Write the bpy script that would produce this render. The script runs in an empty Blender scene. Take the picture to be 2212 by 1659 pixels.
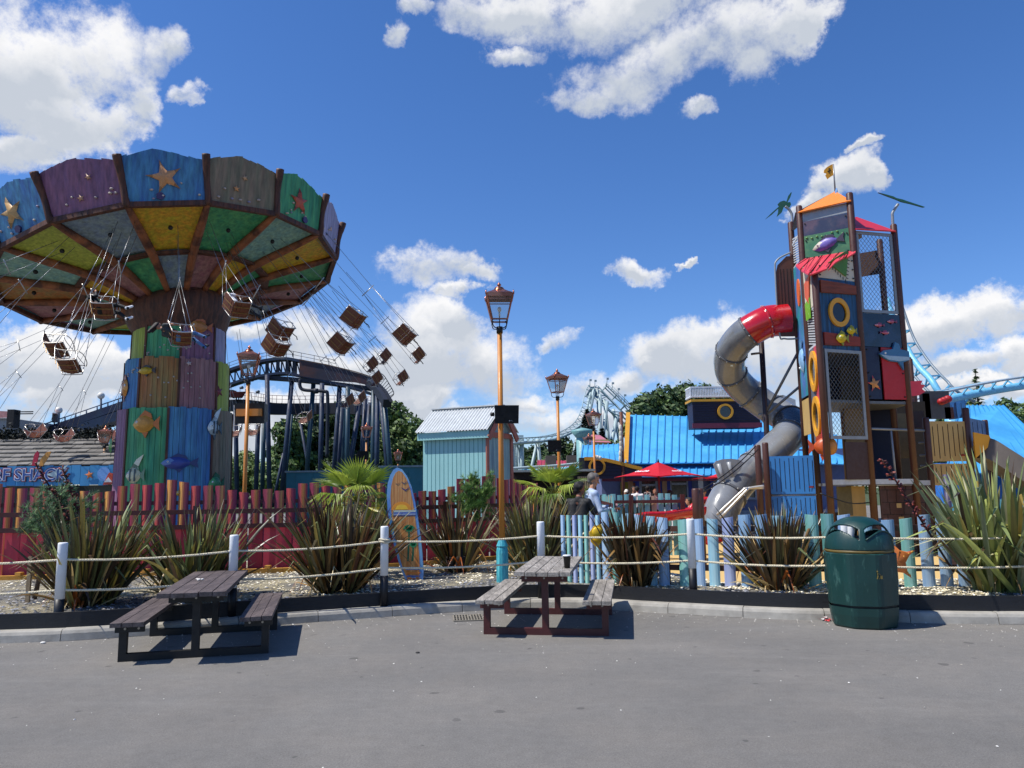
import bpy, bmesh, math, random
import numpy as np
from mathutils import Vector, Matrix, Quaternion, noise as mnoise
rad = math.radians
V3 = Vector
scene = bpy.context.scene
col = scene.collection
random.seed(7)
# ------------------------------------------------------------------ camera
FPX, CXP, CYP, HCAM = 1661.0, 1106.0, 829.5, 1.55      # measured on a 2212 x 1659 view of the photograph
PITCH, ROLL = rad(7.9), rad(0.8)
cf = V3((0, math.cos(PITCH), math.sin(PITCH)))
_r0 = V3((1, 0, 0)); _u0 = V3((0, -math.sin(PITCH), math.cos(PITCH)))
cr = _r0 * math.cos(ROLL) - _u0 * math.sin(ROLL)
cu = _u0 * math.cos(ROLL) + _r0 * math.sin(ROLL)
cam = bpy.data.cameras.new("camera"); camo = bpy.data.objects.new("camera", cam); col.objects.link(camo)
cam.sensor_width = 36; cam.lens = FPX / 2212 * 36; cam.clip_end = 3000; cam.clip_start = .05
camo.matrix_world = Matrix(((cr.x, cu.x, -cf.x, 0), (cr.y, cu.y, -cf.y, 0), (cr.z, cu.z, -cf.z, HCAM), (0, 0, 0, 1)))
scene.camera = camo
def ray(u, v): return cf + cr * ((u - CXP) / FPX) - cu * ((v - CYP) / FPX)
def P(u, v, Y):
    d = ray(u, v); return V3((0, 0, HCAM)) + d * (Y / d.y)
def G(u, v, z=0.0):
    d = ray(u, v); return V3((0, 0, HCAM)) + d * ((z - HCAM) / d.z)
# ------------------------------------------------------------------ sun
SUN_EL, SUN_AZ = rad(58), rad(-104)       # azimuth from +Y towards +X
sd = V3((math.sin(SUN_AZ) * math.cos(SUN_EL), math.cos(SUN_AZ) * math.cos(SUN_EL), math.sin(SUN_EL)))
sl = bpy.data.lights.new("sun", 'SUN'); sl.energy = 4.6; sl.angle = rad(.53); sl.color = (1, .955, .88)
so = bpy.data.objects.new("sun", sl); col.objects.link(so); so.rotation_euler = sd.to_track_quat('Z', 'Y').to_euler(); so.location = (-20, 0, 40)
scene.view_settings.view_transform = 'Standard'; scene.view_settings.look = 'None'
scene.view_settings.exposure = 0.32; scene.view_settings.gamma = 1
scene.render.engine = 'CYCLES'
scene.cycles.max_bounces = 6; scene.cycles.transparent_max_bounces = 12
# ------------------------------------------------------------------ world: sky and cumulus
def lin(h):
    if not isinstance(h, str): return tuple(h)[:3]
    h = h.lstrip('#'); c = [int(h[i:i + 2], 16) / 255 for i in (0, 2, 4)]
    return tuple(x / 12.92 if x <= .04045 else ((x + .055) / 1.055) ** 2.4 for x in c)
class NT:
    def __init__(s, nt): s.nt = nt; s.L = nt.links.new
    def n(s, t, **k):
        o = s.nt.nodes.new(t)
        for a, b in k.items(): setattr(o, a, b)
        return o
    def m(s, op, a, b=None, c=None, clamp=False):
        o = s.n('ShaderNodeMath', operation=op, use_clamp=clamp)
        for i, x in enumerate((a, b, c)):
            if x is None: continue
            if hasattr(x, 'links') or hasattr(x, 'is_linked'): s.L(x, o.inputs[i])
            else: o.inputs[i].default_value = x
        return o.outputs[0]
    def mix(s, f, a, b, typ='MIX'):
        o = s.n('ShaderNodeMix', data_type='RGBA', blend_type=typ)
        for i, x in ((0, f), (6, a), (7, b)):
            if hasattr(x, 'is_linked'): s.L(x, o.inputs[i])
            else: o.inputs[i].default_value = x if i == 0 else (*x[:3], 1)
        return o.outputs[2]
    def mr(s, x, a, b, c=0., d=1., typ='LINEAR'):
        o = s.n('ShaderNodeMapRange', interpolation_type=typ); s.L(x, o.inputs[0])
        for i, k in enumerate((a, b, c, d)): o.inputs[i + 1].default_value = k
        return o.outputs[0]
    def noise(s, vec, scale, detail=4, rough=.5, dist=0, dim='3D'):
        o = s.n('ShaderNodeTexNoise', noise_dimensions=dim); s.L(vec, o.inputs['Vector'])
        o.inputs['Scale'].default_value = scale; o.inputs['Detail'].default_value = detail
        o.inputs['Roughness'].default_value = rough; o.inputs['Distortion'].default_value = dist
        return o.outputs[0]
world = bpy.data.worlds.new("World"); scene.world = world; world.use_nodes = True
W = NT(world.node_tree)
for n_ in list(world.node_tree.nodes): world.node_tree.nodes.remove(n_)
sky = W.n('ShaderNodeTexSky', sky_type='NISHITA', sun_disc=False, sun_elevation=SUN_EL, sun_rotation=SUN_AZ % (2 * math.pi))
sky.altitude = 200; sky.air_density = 1.0; sky.dust_density = .35; sky.ozone_density = 3.0
hsv = W.n('ShaderNodeHueSaturation'); W.L(sky.outputs[0], hsv.inputs['Color']); hsv.inputs['Saturation'].default_value = 1.2; hsv.inputs['Value'].default_value = 1.0
tc = W.n('ShaderNodeTexCoord'); sep = W.n('ShaderNodeSeparateXYZ'); W.L(tc.outputs['Generated'], sep.inputs[0])
X, Y_, Z = sep.outputs
az = W.m('ARCTAN2', X, Y_); el = W.m('ARCSINE', Z)
# warp the cloud coordinates so that outlines billow
wv = W.n('ShaderNodeTexNoise'); wv.inputs['Scale'].default_value = 7; wv.inputs['Detail'].default_value = 7; wv.inputs['Roughness'].default_value = .62
W.L(tc.outputs['Generated'], wv.inputs['Vector'])
ws = W.n('ShaderNodeSeparateColor'); W.L(wv.outputs['Color'], ws.inputs[0])
azw = W.m('ADD', az, W.m('MULTIPLY', W.m('SUBTRACT', ws.outputs[0], .5), .16))
elw = W.m('ADD', el, W.m('MULTIPLY', W.m('SUBTRACT', ws.outputs[1], .5), .11))
# every cumulus as ellipses of direction (azimuth, elevation), measured in the photograph
BL = [(60,140,270,190),(235,110,140,120),(110,290,150,90),(330,110,60,70),(20,345,120,60),(230,260,110,70),
 (1290,25,290,95),(1600,75,170,90),(1350,165,150,70),(1460,110,230,80),(1080,15,160,60),(1270,205,90,35),(1690,90,80,60),(1510,238,50,20),
 (930,588,125,45),(950,565,70,36),(940,725,130,85),(1060,800,150,75),(890,790,150,70),(750,800,150,60),(980,690,60,50),
 (1383,603,72,30),(1490,583,24,10),(1215,743,46,18),(1500,760,110,60),(1640,735,150,75),(1720,800,140,70),(1560,800,110,50),
 (1805,400,100,58),(1850,325,42,16),(1740,450,60,30),(1880,400,40,40),(2150,690,110,75),(2020,730,100,50),(2100,800,150,40),(2240,660,90,60),
 (130,830,190,80),(190,765,110,40),(60,880,120,60),(300,800,120,70),(420,215,44,22),(520,720,60,22),(1300,830,110,34),(1130,870,90,30),(900,860,110,45),(600,850,120,50),(1000,900,90,30),
 (1180,900,160,28),(500,900,120,60),(1400,800,50,22),(2150,850,160,30),(660,740,130,70),(690,880,160,60),(1640,765,210,95),(1440,790,120,60),(2000,715,170,85),(2190,785,150,55),(2080,860,160,40),(120,770,200,70),(560,930,140,60),(1290,900,190,36),(1800,840,120,50),(980,640,60,24),(850,62,30,40),(1120,120,80,30),(1640,140,70,50),(300,200,70,80),(380,110,50,50),(900,10,50,22)]
def azel(u, v):
    d = ray(u, v).normalized(); return math.atan2(d.x, d.y), math.asin(d.z)
dens = None; low = None; top = None
for (u, v, a, b) in BL:
    A0, E0 = azel(u, v); A1, _ = azel(u + a, v); A2, _ = azel(u - a, v); _, E1 = azel(u, v - b); _, E2 = azel(u, v + b)
    ra, re = abs(A1 - A2) / 2, abs(E1 - E2) / 2
    dx = W.m('MULTIPLY', W.m('SUBTRACT', azw, A0), 1 / ra); dy = W.m('MULTIPLY', W.m('SUBTRACT', elw, E0), 1 / re)
    q = W.m('SUBTRACT', 1.0, W.m('ADD', W.m('MULTIPLY', dx, dx), W.m('MULTIPLY', dy, dy)))
    top = q if top is None else W.m('MAXIMUM', top, q)
    q = W.m('MAXIMUM', q, 0.0)
    sh = W.m('MULTIPLY', q, W.m('MULTIPLY_ADD', dy, -.5, .5, clamp=True))    # underside of this cumulus: 0 at its top, 1 at its base
    dens = q if dens is None else W.m('ADD', dens, q)
    low = sh if low is None else W.m('ADD', low, sh)
fine = W.noise(tc.outputs['Generated'], 22, 11, .68, 0)
mid = W.noise(tc.outputs['Generated'], 8, 6, .55, 0)
wisp = W.noise(tc.outputs['Generated'], 5, 3, .5, .2)
soft = W.mr(wisp, .35, .65, .55, 1.25)
dn = W.m('ADD', W.m('ADD', top, W.m('MULTIPLY', W.m('SUBTRACT', fine, .5), 3.0)), W.m('MULTIPLY', W.m('SUBTRACT', mid, .5), .8))
mr_ = W.n('ShaderNodeMapRange', interpolation_type='SMOOTHSTEP'); W.L(dn, mr_.inputs[0]); mr_.inputs[1].default_value = -.12; W.L(soft, mr_.inputs[2])
mask = W.m('MULTIPLY', mr_.outputs[0], W.mr(top, -.9, -.1, 0, 1))
ratio = W.m('DIVIDE', low, W.m('MAXIMUM', dens, .05))
shade = W.m('MULTIPLY', W.mr(ratio, .22, .66, .12, 1.15, 'SMOOTHSTEP'), W.mr(dens, .15, .8, .2, 1.))
shade = W.m('MULTIPLY_ADD', W.m('SUBTRACT', mid, .5), 1.9, shade, clamp=True)
shade = W.m('MULTIPLY_ADD', W.m('SUBTRACT', fine, .5), .9, shade, clamp=True)
ccol = W.mix(shade, (8.0, 7.95, 8.0), (4.6, 5.0, 5.65))
skyc = W.mix(1.0, hsv.outputs[0], (.9, .99, 1.24), 'MULTIPLY')
fin = W.mix(mask, skyc, ccol)
bg = W.n('ShaderNodeBackground'); W.L(fin, bg.inputs['Color']); bg.inputs['Strength'].default_value = .1
wo = W.n('ShaderNodeOutputWorld'); W.L(bg.outputs[0], wo.inputs[0])
# ------------------------------------------------------------------ materials
MC = {}
def mat(name, c, rough=.6, metal=0., var=.18, scale=6., bump=0., bscale=40., st=(1, 1, 1), vcol=False, spec=.5, coat=0., c2=None, c2s=3., c2t=(.45, .6), trans=0., alpha=1., sheen=0., bd=.01):
    if name in MC: return MC[name]
    m = bpy.data.materials.new(name); m.use_nodes = True; MC[name] = m
    N = NT(m.node_tree); b = m.node_tree.nodes['Principled BSDF']
    t = N.n('ShaderNodeTexCoord'); mp = N.n('ShaderNodeMapping'); N.L(t.outputs['Object'], mp.inputs[0]); mp.inputs['Scale'].default_value = st
    vec = mp.outputs[0]
    base = lin(c)
    if vcol:
        at = N.n('ShaderNodeAttribute', attribute_name='Col'); cs = at.outputs['Color']
        if base != (1., 1., 1.): cs = N.mix(1.0, cs, base, 'MULTIPLY')
    else:
        rgb = N.n('ShaderNodeRGB'); rgb.outputs[0].default_value = (*base, 1); cs = rgb.outputs[0]
    if c2 is not None:
        f = N.mr(N.noise(vec, c2s, 6, .6), c2t[0], c2t[1]); cs = N.mix(f, cs, lin(c2))
    if var:
        f = N.mr(N.noise(vec, scale, 8, .62), .3, .7, 1 - var, 1 + var)
        vm = N.n('ShaderNodeVectorMath', operation='SCALE'); N.L(cs, vm.inputs[0]); N.L(f, vm.inputs['Scale']); cs = vm.outputs[0]
    N.L(cs, b.inputs['Base Color'])
    rr = N.mr(N.noise(vec, scale * 2.3, 5, .6), .3, .7, max(.02, rough - .1), min(1, rough + .12)); N.L(rr, b.inputs['Roughness'])
    b.inputs['Metallic'].default_value = metal; b.inputs['Specular IOR Level'].default_value = spec; b.inputs['Coat Weight'].default_value = coat
    b.inputs['Coat Roughness'].default_value = .12
    if bump:
        bn = N.n('ShaderNodeBump'); bn.inputs['Strength'].default_value = bump; bn.inputs['Distance'].default_value = bd
        N.L(N.noise(vec, bscale, 6, .65), bn.inputs['Height']); N.L(bn.outputs[0], b.inputs['Normal'])
    if trans:
        o = m.node_tree.nodes['Material Output']; tr = N.n('ShaderNodeBsdfTranslucent'); ms = N.n('ShaderNodeMixShader')
        N.L(cs, tr.inputs[0]); ms.inputs[0].default_value = trans; N.L(b.outputs[0], ms.inputs[1]); N.L(tr.outputs[0], ms.inputs[2]); N.L(ms.outputs[0], o.inputs[0])
    if alpha < 1: b.inputs['Alpha'].default_value = alpha
    return m
def glass(name='clear_glass', tint=(.93, .96, .96), a=.1):
    if name in MC: return MC[name]
    m = bpy.data.materials.new(name); m.use_nodes = True; MC[name] = m; N = NT(m.node_tree)
    for n_ in list(m.node_tree.nodes): m.node_tree.nodes.remove(n_)
    o = N.n('ShaderNodeOutputMaterial'); tr = N.n('ShaderNodeBsdfTransparent'); tr.inputs[0].default_value = (*tint, 1)
    g = N.n('ShaderNodeBsdfGlossy'); g.inputs['Roughness'].default_value = .05; lw = N.n('ShaderNodeLayerWeight'); lw.inputs[0].default_value = .35
    f = N.m('MULTIPLY_ADD', lw.outputs['Fresnel'], .6, a, clamp=True)
    ms = N.n('ShaderNodeMixShader'); N.L(f, ms.inputs[0]); N.L(tr.outputs[0], ms.inputs[1]); N.L(g.outputs[0], ms.inputs[2]); N.L(ms.outputs[0], o.inputs[0])
    return m
# ------------------------------------------------------------------ mesh builder
UP = V3((0, 0, 1))
class MB:
    def __init__(s): s.v = []; s.f = []; s.c = []; s.sm = []; s.cc = None; s.smooth = False
    def add(s, vs, fs, c=None, smooth=None):
        k = len(s.v); s.v += [tuple(x) for x in vs]
        for i, f in enumerate(fs):
            s.f.append([a + k for a in f])
            s.c.append((c[i] if isinstance(c, list) else c) or s.cc); s.sm.append(s.smooth if smooth is None else smooth)
        return s
    def box(s, c, d, rz=0., c_=None, M=None, bev=0.):
        x, y, z = d[0] / 2, d[1] / 2, d[2] / 2; vs = [V3((i * x, j * y, k * z)) for k in (-1, 1) for j in (-1, 1) for i in (-1, 1)]
        fs = [(0, 2, 3, 1), (4, 5, 7, 6), (0, 1, 5, 4), (2, 6, 7, 3), (0, 4, 6, 2), (1, 3, 7, 5)]
        R = M if M is not None else Matrix.Rotation(rz, 3, 'Z'); C = V3(c)
        return s.add([R @ v + C for v in vs], fs, c_, False)
    def beam(s, a, b, w, h, up=UP, c_=None):
        a, b = V3(a), V3(b); d = (b - a); L = d.length
        if L < 1e-6: return s
        d = d / L; x = d.cross(up)
        x = x.normalized() if x.length > 1e-4 else V3((1, 0, 0)); z = x.cross(d)
        return s.box((a + b) / 2, (w, L, h), M=Matrix((x, d, z)).transposed(), c_=c_)
    def tube(s, pts, r, n=8, cap=True, c_=None, closed=False, smooth=True):
        pts = [V3(p) for p in pts]; m = len(pts); rs = r if isinstance(r, (list, tuple)) else [r] * m
        vs = []; prev = None
        for i, p in enumerate(pts):
            if closed: t = pts[(i + 1) % m] - pts[i - 1]
            else: t = pts[min(i + 1, m - 1)] - pts[max(i - 1, 0)]
            t = t.normalized() if t.length > 1e-9 else UP
            if prev is None:
                x = t.cross(UP if abs(t.z) < .95 else V3((1, 0, 0))).normalized()
            else:
                x = prev - t * prev.dot(t); x = x.normalized() if x.length > 1e-6 else t.cross(UP).normalized()
            prev = x; y = t.cross(x)
            for k in range(n):
                a = 2 * math.pi * k / n; vs.append(p + (x * math.cos(a) + y * math.sin(a)) * rs[i])
        fs = []; R = range(m if closed else m - 1)
        for i in R:
            j = (i + 1) % m
            for k in range(n):
                l = (k + 1) % n; fs.append((i * n + k, i * n + l, j * n + l, j * n + k))
        if closed: return s.add(vs, fs, c_, smooth)
        s.add(vs, fs, c_, smooth)
        if cap:
            k0 = len(s.v) - len(vs); s.f.append([k0 + k for k in range(n)][::-1]); s.c.append(c_ or s.cc); s.sm.append(False)
            s.f.append([k0 + (m - 1) * n + k for k in range(n)]); s.c.append(c_ or s.cc); s.sm.append(False)
        return s
    def cyl(s, a, b, r, r2=None, n=12, c_=None, smooth=True): return s.tube([a, b], [r, r if r2 is None else r2], n, True, c_, False, smooth)
    def lathe(s, prof, c=(0, 0, 0), n=24, c_=None, smooth=True, a0=0., a1=2 * math.pi, M=None):
        c = V3(c); full = abs(a1 - a0 - 2 * math.pi) < 1e-6; k = n if full else n + 1; vs = []
        for r, z in prof:
            for i in range(k):
                a = a0 + (a1 - a0) * i / n; q = V3((r * math.cos(a), r * math.sin(a), z)); q = M @ q if M is not None else q; vs.append(c + q)
        fs = []
        for j in range(len(prof) - 1):
            for i in range(n):
                l = (i + 1) % k; fs.append((j * k + i, j * k + l, (j + 1) * k + l, (j + 1) * k + i))
        return s.add(vs, fs, c_, smooth)
    def prism(s, poly, o, ex, ey, th, c_=None, smooth=False):
        """flat outline (list of 2-D points) in the frame o, ex, ey, given a thickness th along ex x ey"""
        o, ex, ey = V3(o), V3(ex), V3(ey); nn = ex.cross(ey).normalized(); m = len(poly)
        a = [o + ex * p[0] + ey * p[1] + nn * (th / 2) for p in poly]; b = [q - nn * th for q in a]
        fs = [list(range(m)), list(range(2 * m - 1, m - 1, -1))] + [(i, i + m, (i + 1) % m + m, (i + 1) % m) for i in range(m)]
        return s.add(a + b, fs, c_, smooth)
    def ring(s, o, ex, ey, r0, r1, th, n=28, c_=None, sy=1.):
        o, ex, ey = V3(o), V3(ex), V3(ey); nn = ex.cross(ey).normalized(); vs = []
        for i in range(n):
            a = 2 * math.pi * i / n; d = ex * math.cos(a) + ey * math.sin(a) * sy
            vs += [o + d * r0 + nn * th / 2, o + d * r1 + nn * th / 2, o + d * r1 - nn * th / 2, o + d * r0 - nn * th / 2]
        fs = []
        for i in range(n):
            j = (i + 1) % n
            for k in range(4): l = (k + 1) % 4; fs.append((i * 4 + k, i * 4 + l, j * 4 + l, j * 4 + k))
        return s.add(vs, fs, c_, False)
    def quad(s, a, b, c, d, c_=None): return s.add([a, b, c, d], [(0, 1, 2, 3)], c_, False)
    def ell(s, c, rx, ry, rz, M=None, n=12, m=8, c_=None):
        pr = [(math.sin(math.pi * i / m), -math.cos(math.pi * i / m)) for i in range(m + 1)]
        S = Matrix.Diagonal((rx, ry, rz)); return s.lathe([(max(r, 1e-4), z) for r, z in pr], c, n, c_, True, M=(M @ S if M is not None else S))
    def build(s, name, m, parent=None, loc=None, label=None, cat=None, group=None, kind=None):
        org = V3((0, 0, 0)) if loc is None else V3(loc)
        pl = V3((0, 0, 0)); q = parent
        while q is not None: pl = pl + q.location; q = q.parent
        if parent is not None: org = pl
        me = bpy.data.meshes.new(name)
        me.from_pydata([(x - org.x, y - org.y, z - org.z) for x, y, z in s.v], [], s.f)
        me.polygons.foreach_set('use_smooth', s.sm)
        if any(c is not None for c in s.c):
            ca = me.color_attributes.new('Col', 'FLOAT_COLOR', 'CORNER'); buf = []
            for f, c in zip(s.f, s.c):
                if c is None: c = (1, 1, 1)
                if isinstance(c[0], (tuple, list)):
                    for k in range(len(f)): buf += [*c[k], 1]
                else: buf += [*c[:3], 1] * len(f)
            ca.data.foreach_set('color', buf)
        if m is not None:
            for mm in (m if isinstance(m, (list, tuple)) else [m]): me.materials.append(mm)
        me.update(); me.validate()
        o = bpy.data.objects.new(name, me); col.objects.link(o)
        if parent is not None: o.parent = parent
        else: o.location = org
        tag(o, label, cat, group, kind)
        return o
def tag(o, label=None, cat=None, group=None, kind=None):
    if label: o['label'] = label
    if cat: o['category'] = cat
    if group: o['group'] = group
    if kind: o['kind'] = kind
    return o
def thing(name, loc, label, cat, group=None):
    o = bpy.data.objects.new(name, None); o.empty_display_size = .2; col.objects.link(o); o.location = loc
    return tag(o, label, cat, group)
def copy_tree(o, parent=None):
    c = o.copy(); col.objects.link(c)
    if parent is not None: c.parent = parent
    for ch in list(o.children): copy_tree(ch, c)
    return c
def text_mesh(name, body, size, ex, ey, o, ext, m, parent, shear=0., bold=0., sx=1., bevel=0.):
    cu_ = bpy.data.curves.new(name, 'FONT'); cu_.body = body; cu_.size = size; cu_.align_x = 'CENTER'; cu_.align_y = 'CENTER'
    cu_.extrude = ext; cu_.shear = shear; cu_.offset = bold; cu_.bevel_depth = bevel
    t = bpy.data.objects.new('tmp', cu_); col.objects.link(t)
    bpy.context.view_layer.update()
    me = bpy.data.meshes.new_from_object(t.evaluated_get(bpy.context.evaluated_depsgraph_get()))
    bpy.data.objects.remove(t); ex, ey = V3(ex).normalized(), V3(ey).normalized(); n = ex.cross(ey)
    pl = V3((0, 0, 0)); q = parent
    while q is not None: pl = pl + q.location; q = q.parent
    R = Matrix((ex * sx, ey, n)).transposed().to_4x4(); R.translation = V3(o) - pl
    me.transform(R); me.materials.clear(); me.materials.append(m)
    ob = bpy.data.objects.new(name, me); col.objects.link(ob); ob.parent = parent
    return ob
def lerp(a, b, t): return a + (b - a) * t
def poly_at(pts, x):
    for (a, b) in zip(pts, pts[1:]):
        if a[0] <= x <= b[0]:
            t = (x - a[0]) / (b[0] - a[0]); return [lerp(p, q, t) for p, q in zip(a, b)][1:]
    return list(pts[0][1:] if x < pts[0][0] else pts[-1][1:])
def smooth_path(pts, k=6):
    """Catmull-Rom through pts"""
    pts = [V3(p) for p in pts]; out = []; n = len(pts)
    for i in range(n - 1):
        p0, p1, p2, p3 = pts[max(i - 1, 0)], pts[i], pts[i + 1], pts[min(i + 2, n - 1)]
        for j in range(k):
            t = j / k; out.append(.5 * ((2 * p1) + (p2 - p0) * t + (2 * p0 - 5 * p1 + 4 * p2 - p3) * t * t + (3 * p1 - p0 - 3 * p2 + p3) * t ** 3))
    out.append(pts[-1]); return out
def shade_c(c, f): return tuple(min(1, x * f) for x in c)
# ================================================================== ground, kerb, planting bed
ASPH = mat('asphalt', '#6f6e6d', .9, var=.0, bump=.9, bscale=230, bd=.006)
def asphalt_nodes(m):
    N = NT(m.node_tree); b = m.node_tree.nodes['Principled BSDF']; t = N.n('ShaderNodeTexCoord'); o = t.outputs['Object']
    big = N.mr(N.noise(o, .35, 5, .6, .6), .3, .7, .86, 1.12); fine = N.mr(N.noise(o, 260, 2, .5), .25, .75, .55, 1.5); med = N.m('MULTIPLY', N.mr(N.noise(o, 9, 6, .7), .25, .75, .88, 1.12), N.mr(N.noise(o, 75, 3, .7), .3, .7, .74, 1.26))
    warm = N.mix(N.mr(N.noise(o, 1.1, 5, .6), .42, .62), (.158, .150, .136), (.172, .160, .142))
    f = N.m('MULTIPLY', N.m('MULTIPLY', big, fine), med)
    v = N.n('ShaderNodeVectorMath', operation='SCALE'); N.L(warm, v.inputs[0]); N.L(f, v.inputs['Scale'])
    vo = N.n('ShaderNodeTexVoronoi'); vo.inputs['Scale'].default_value = 70; N.L(o, vo.inputs['Vector'])
    gr = N.mr(vo.outputs['Distance'], .0, .22, .0, 1.); st = N.mix(gr, (.3, .29, .28), v.outputs[0])
    spot = N.mr(N.noise(o, 31, 2, .5), .62, .66); cs = N.mix(spot, v.outputs[0], st)
    gum = N.mr(N.noise(o, 5.5, 1, .4), .735, .755); cs = N.mix(N.m('MULTIPLY', gum, .55), cs, (.05, .048, .045))
    mp = N.n('ShaderNodeMapping'); N.L(o, mp.inputs[0]); mp.inputs['Scale'].default_value = (.22, 1.6, 1); mp.inputs['Rotation'].default_value = (0, 0, .3)
    sweep = N.mr(N.noise(mp.outputs[0], 1.3, 5, .7, 1.2), .52, .72, 0, .3); cs = N.mix(sweep, cs, (.25, .235, .21)); N.L(cs, b.inputs['Base Color'])
asphalt_nodes(ASPH)
g = MB(); g.quad((-60, -12, 0), (60, -12, 0), (60, 12, 0), (-60, 12, 0)); g.quad((-400, 12, 0), (400, 12, 0), (400, 600, 0), (-400, 600, 0)); g.quad((-400, -12, 0), (-60, -12, 0), (-60, 12, 0), (-400, 12, 0)); g.quad((60, -12, 0), (400, -12, 0), (400, 12, 0), (60, 12, 0))
g.build('ground', ASPH, kind='structure')
KP = [(-9.5, 8.35), (-7.2, 8.45), (-5.56, 8.55), (-4.5, 8.75), (-2.55, 9.6), (-1.28, 10.1), (-.45, 10.37), (.1, 10.5), (.93, 10.42), (1.6, 10.09), (2.46, 9.66), (3.03, 9.42), (3.6, 9.24), (4.86, 8.95), (5.9, 8.8), (7.5, 8.75), (9.8, 8.75)]
kp = smooth_path([(x, y, 0) for x, y in KP], 10)
# resample evenly
def resample(pts, d):
    out = [pts[0].copy()]; acc = 0.
    for a, b in zip(pts, pts[1:]):
        L = (b - a).length; p = 0.
        while acc + (L - p) >= d:
            p += d - acc; acc = 0.; out.append(a.lerp(b, p / L))
        acc += L - p
    return out
ks = resample(kp, .1525)
def nrm2(pts, i):
    t = (pts[min(i + 1, len(pts) - 1)] - pts[max(i - 1, 0)]).normalized(); return V3((-t.y, t.x, 0))
KERB = mat('kerb_concrete', '#a09c93', .85, var=.16, scale=7, bump=.35, bscale=60, c2='#7c7870', c2s=2.2, c2t=(.45, .75))
kb = MB()
prof = [(0, 0), (.012, .075), (.03, .105), (.055, .118), (.15, .12), (.15, -.02)]
for s0 in range(0, len(ks) - 6, 6):      # one kerb stone about 0.91 m long
    vs = []; st = []
    for j in range(7):
        p = ks[s0 + j].copy(); t = (ks[s0 + 6] - ks[s0]).normalized()
        if j == 0: p = p + t * .004
        if j == 6: p = p - t * .004
        n = nrm2(ks, s0 + j)
        for (a, z) in prof: vs.append(p + n * a + UP * (z - .0 + (s0 % 4) * .0012))
    m_ = len(prof); fs = []
    for j in range(6):
        for k in range(m_ - 1): fs.append((j * m_ + k, (j + 1) * m_ + k, (j + 1) * m_ + k + 1, j * m_ + k + 1))
    fs += [list(range(m_)), list(range(6 * m_, 7 * m_))[::-1]]
    kb.add(vs, fs, None, False)
kb.build('kerb', KERB, kind='structure')
# black boards edging the bed, each a board length
BLK = mat('black_painted_timber', '#121419', .55, var=.25, scale=5, st=(1, 1, 6), bump=.5, bscale=30)
eb = MB(); BT = .285
for i in range(len(ks) - 1):
    a, b = ks[i], ks[i + 1]; na, nb = nrm2(ks, i), nrm2(ks, i + 1)
    q = [a + na * .152, b + nb * .152, b + nb * .197, a + na * .197]
    z0, z1 = .0, BT + .004 * math.sin(i * .21)
    eb.add([p + UP * z0 for p in q] + [p + UP * z1 for p in q], [(0, 1, 5, 4), (4, 5, 6, 7), (2, 3, 7, 6)], None, False)
eb.build('timber_edging', BLK, loc=(0, 10.6, 0), label='long low black timber board running behind the concrete kerb', cat='edging')
# gravel bed
BED = .2
GRAV = mat('gravel_bed', '#a2987c', .95, var=.3, scale=40, bump=1., bscale=55, bd=.03, c2='#6c6a66', c2s=.9, c2t=(.42, .56))
gb = MB(); rows = 9
edge = [(k + nrm2(ks, i) * .2) for i, k in enumerate(ks)]
def back_y(x): return 15.6 if x < 1.5 else max(11.2, 15.6 - (x - 1.5) * 3.2)
vs = []; N_ = len(edge)
for j in range(rows):
    for e in edge:
        t = j / (rows - 1); y = lerp(e.y, back_y(e.x), t); vs.append((e.x * (1 + .5 * t if abs(e.x) > 4 else 1 + .02 * t), y, BED + .02 + .05 * t * (1 - t) * 4 * .5 + .015 * mnoise.noise(V3((e.x * 2, y * 2, 0)))))
fs = [(j * N_ + i, j * N_ + i + 1, (j + 1) * N_ + i + 1, (j + 1) * N_ + i) for j in range(rows - 1) for i in range(N_ - 1)]
gb.add(vs, fs, None, True); gb.build('planting_bed', GRAV, kind='structure')
def stones(name, spots, cols, size, m):
    b = MB(); rnd = random.Random(3)
    base = [(0, 0, 1), (.9, 0, .3), (.28, .85, .3), (-.72, .52, .3), (-.72, -.52, .3), (.28, -.85, .3)]
    for (x, y, z) in spots:
        s = size * rnd.uniform(.5, 1.4); R = Matrix.Rotation(rnd.uniform(0, 6.28), 3, 'Z') @ Matrix.Rotation(rnd.uniform(-.4, .4), 3, 'X') @ Matrix.Diagonal((1, rnd.uniform(.5, 1), rnd.uniform(.35, .7)))
        c = rnd.choice(cols); f = rnd.uniform(.7, 1.15); c = tuple(k * f for k in c)
        b.add([R @ V3(p) * s + V3((x, y, z)) for p in base], [(0, 1, 2), (0, 2, 3), (0, 3, 4), (0, 4, 5), (0, 5, 1)], c, False)
    return b.build(name, m, kind='stuff')
STN = mat('stone_chips', '#ffffff', .9, vcol=True, var=.1)
rnd = random.Random(11); sp = []; sp2 = []
for k in range(15000):
    i = rnd.randrange(N_); e = edge[i]; t = rnd.random() ** 1.5; x = e.x + rnd.uniform(-.08, .08); y = lerp(e.y, back_y(e.x), t)
    if abs(x) > 8: continue
    z = BED + .025 + .1 * t * (1 - t)
    d = mnoise.noise(V3((x * .9, y * .9, 3))) + .9 * (.13 - t)
    if x < -6: d += .2
    (sp if d > -.02 else sp2).append((x, y, z))
stones('slate_chips', sp, [lin('#8d8f98'), lin('#5d6068'), lin('#a9a5a0'), lin('#46484e')], .026, STN)
stones('cream_gravel', sp2, [lin('#d9cfae'), lin('#efe6cc'), lin('#c2b48e'), lin('#fff6e2')], .022, STN)
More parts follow.
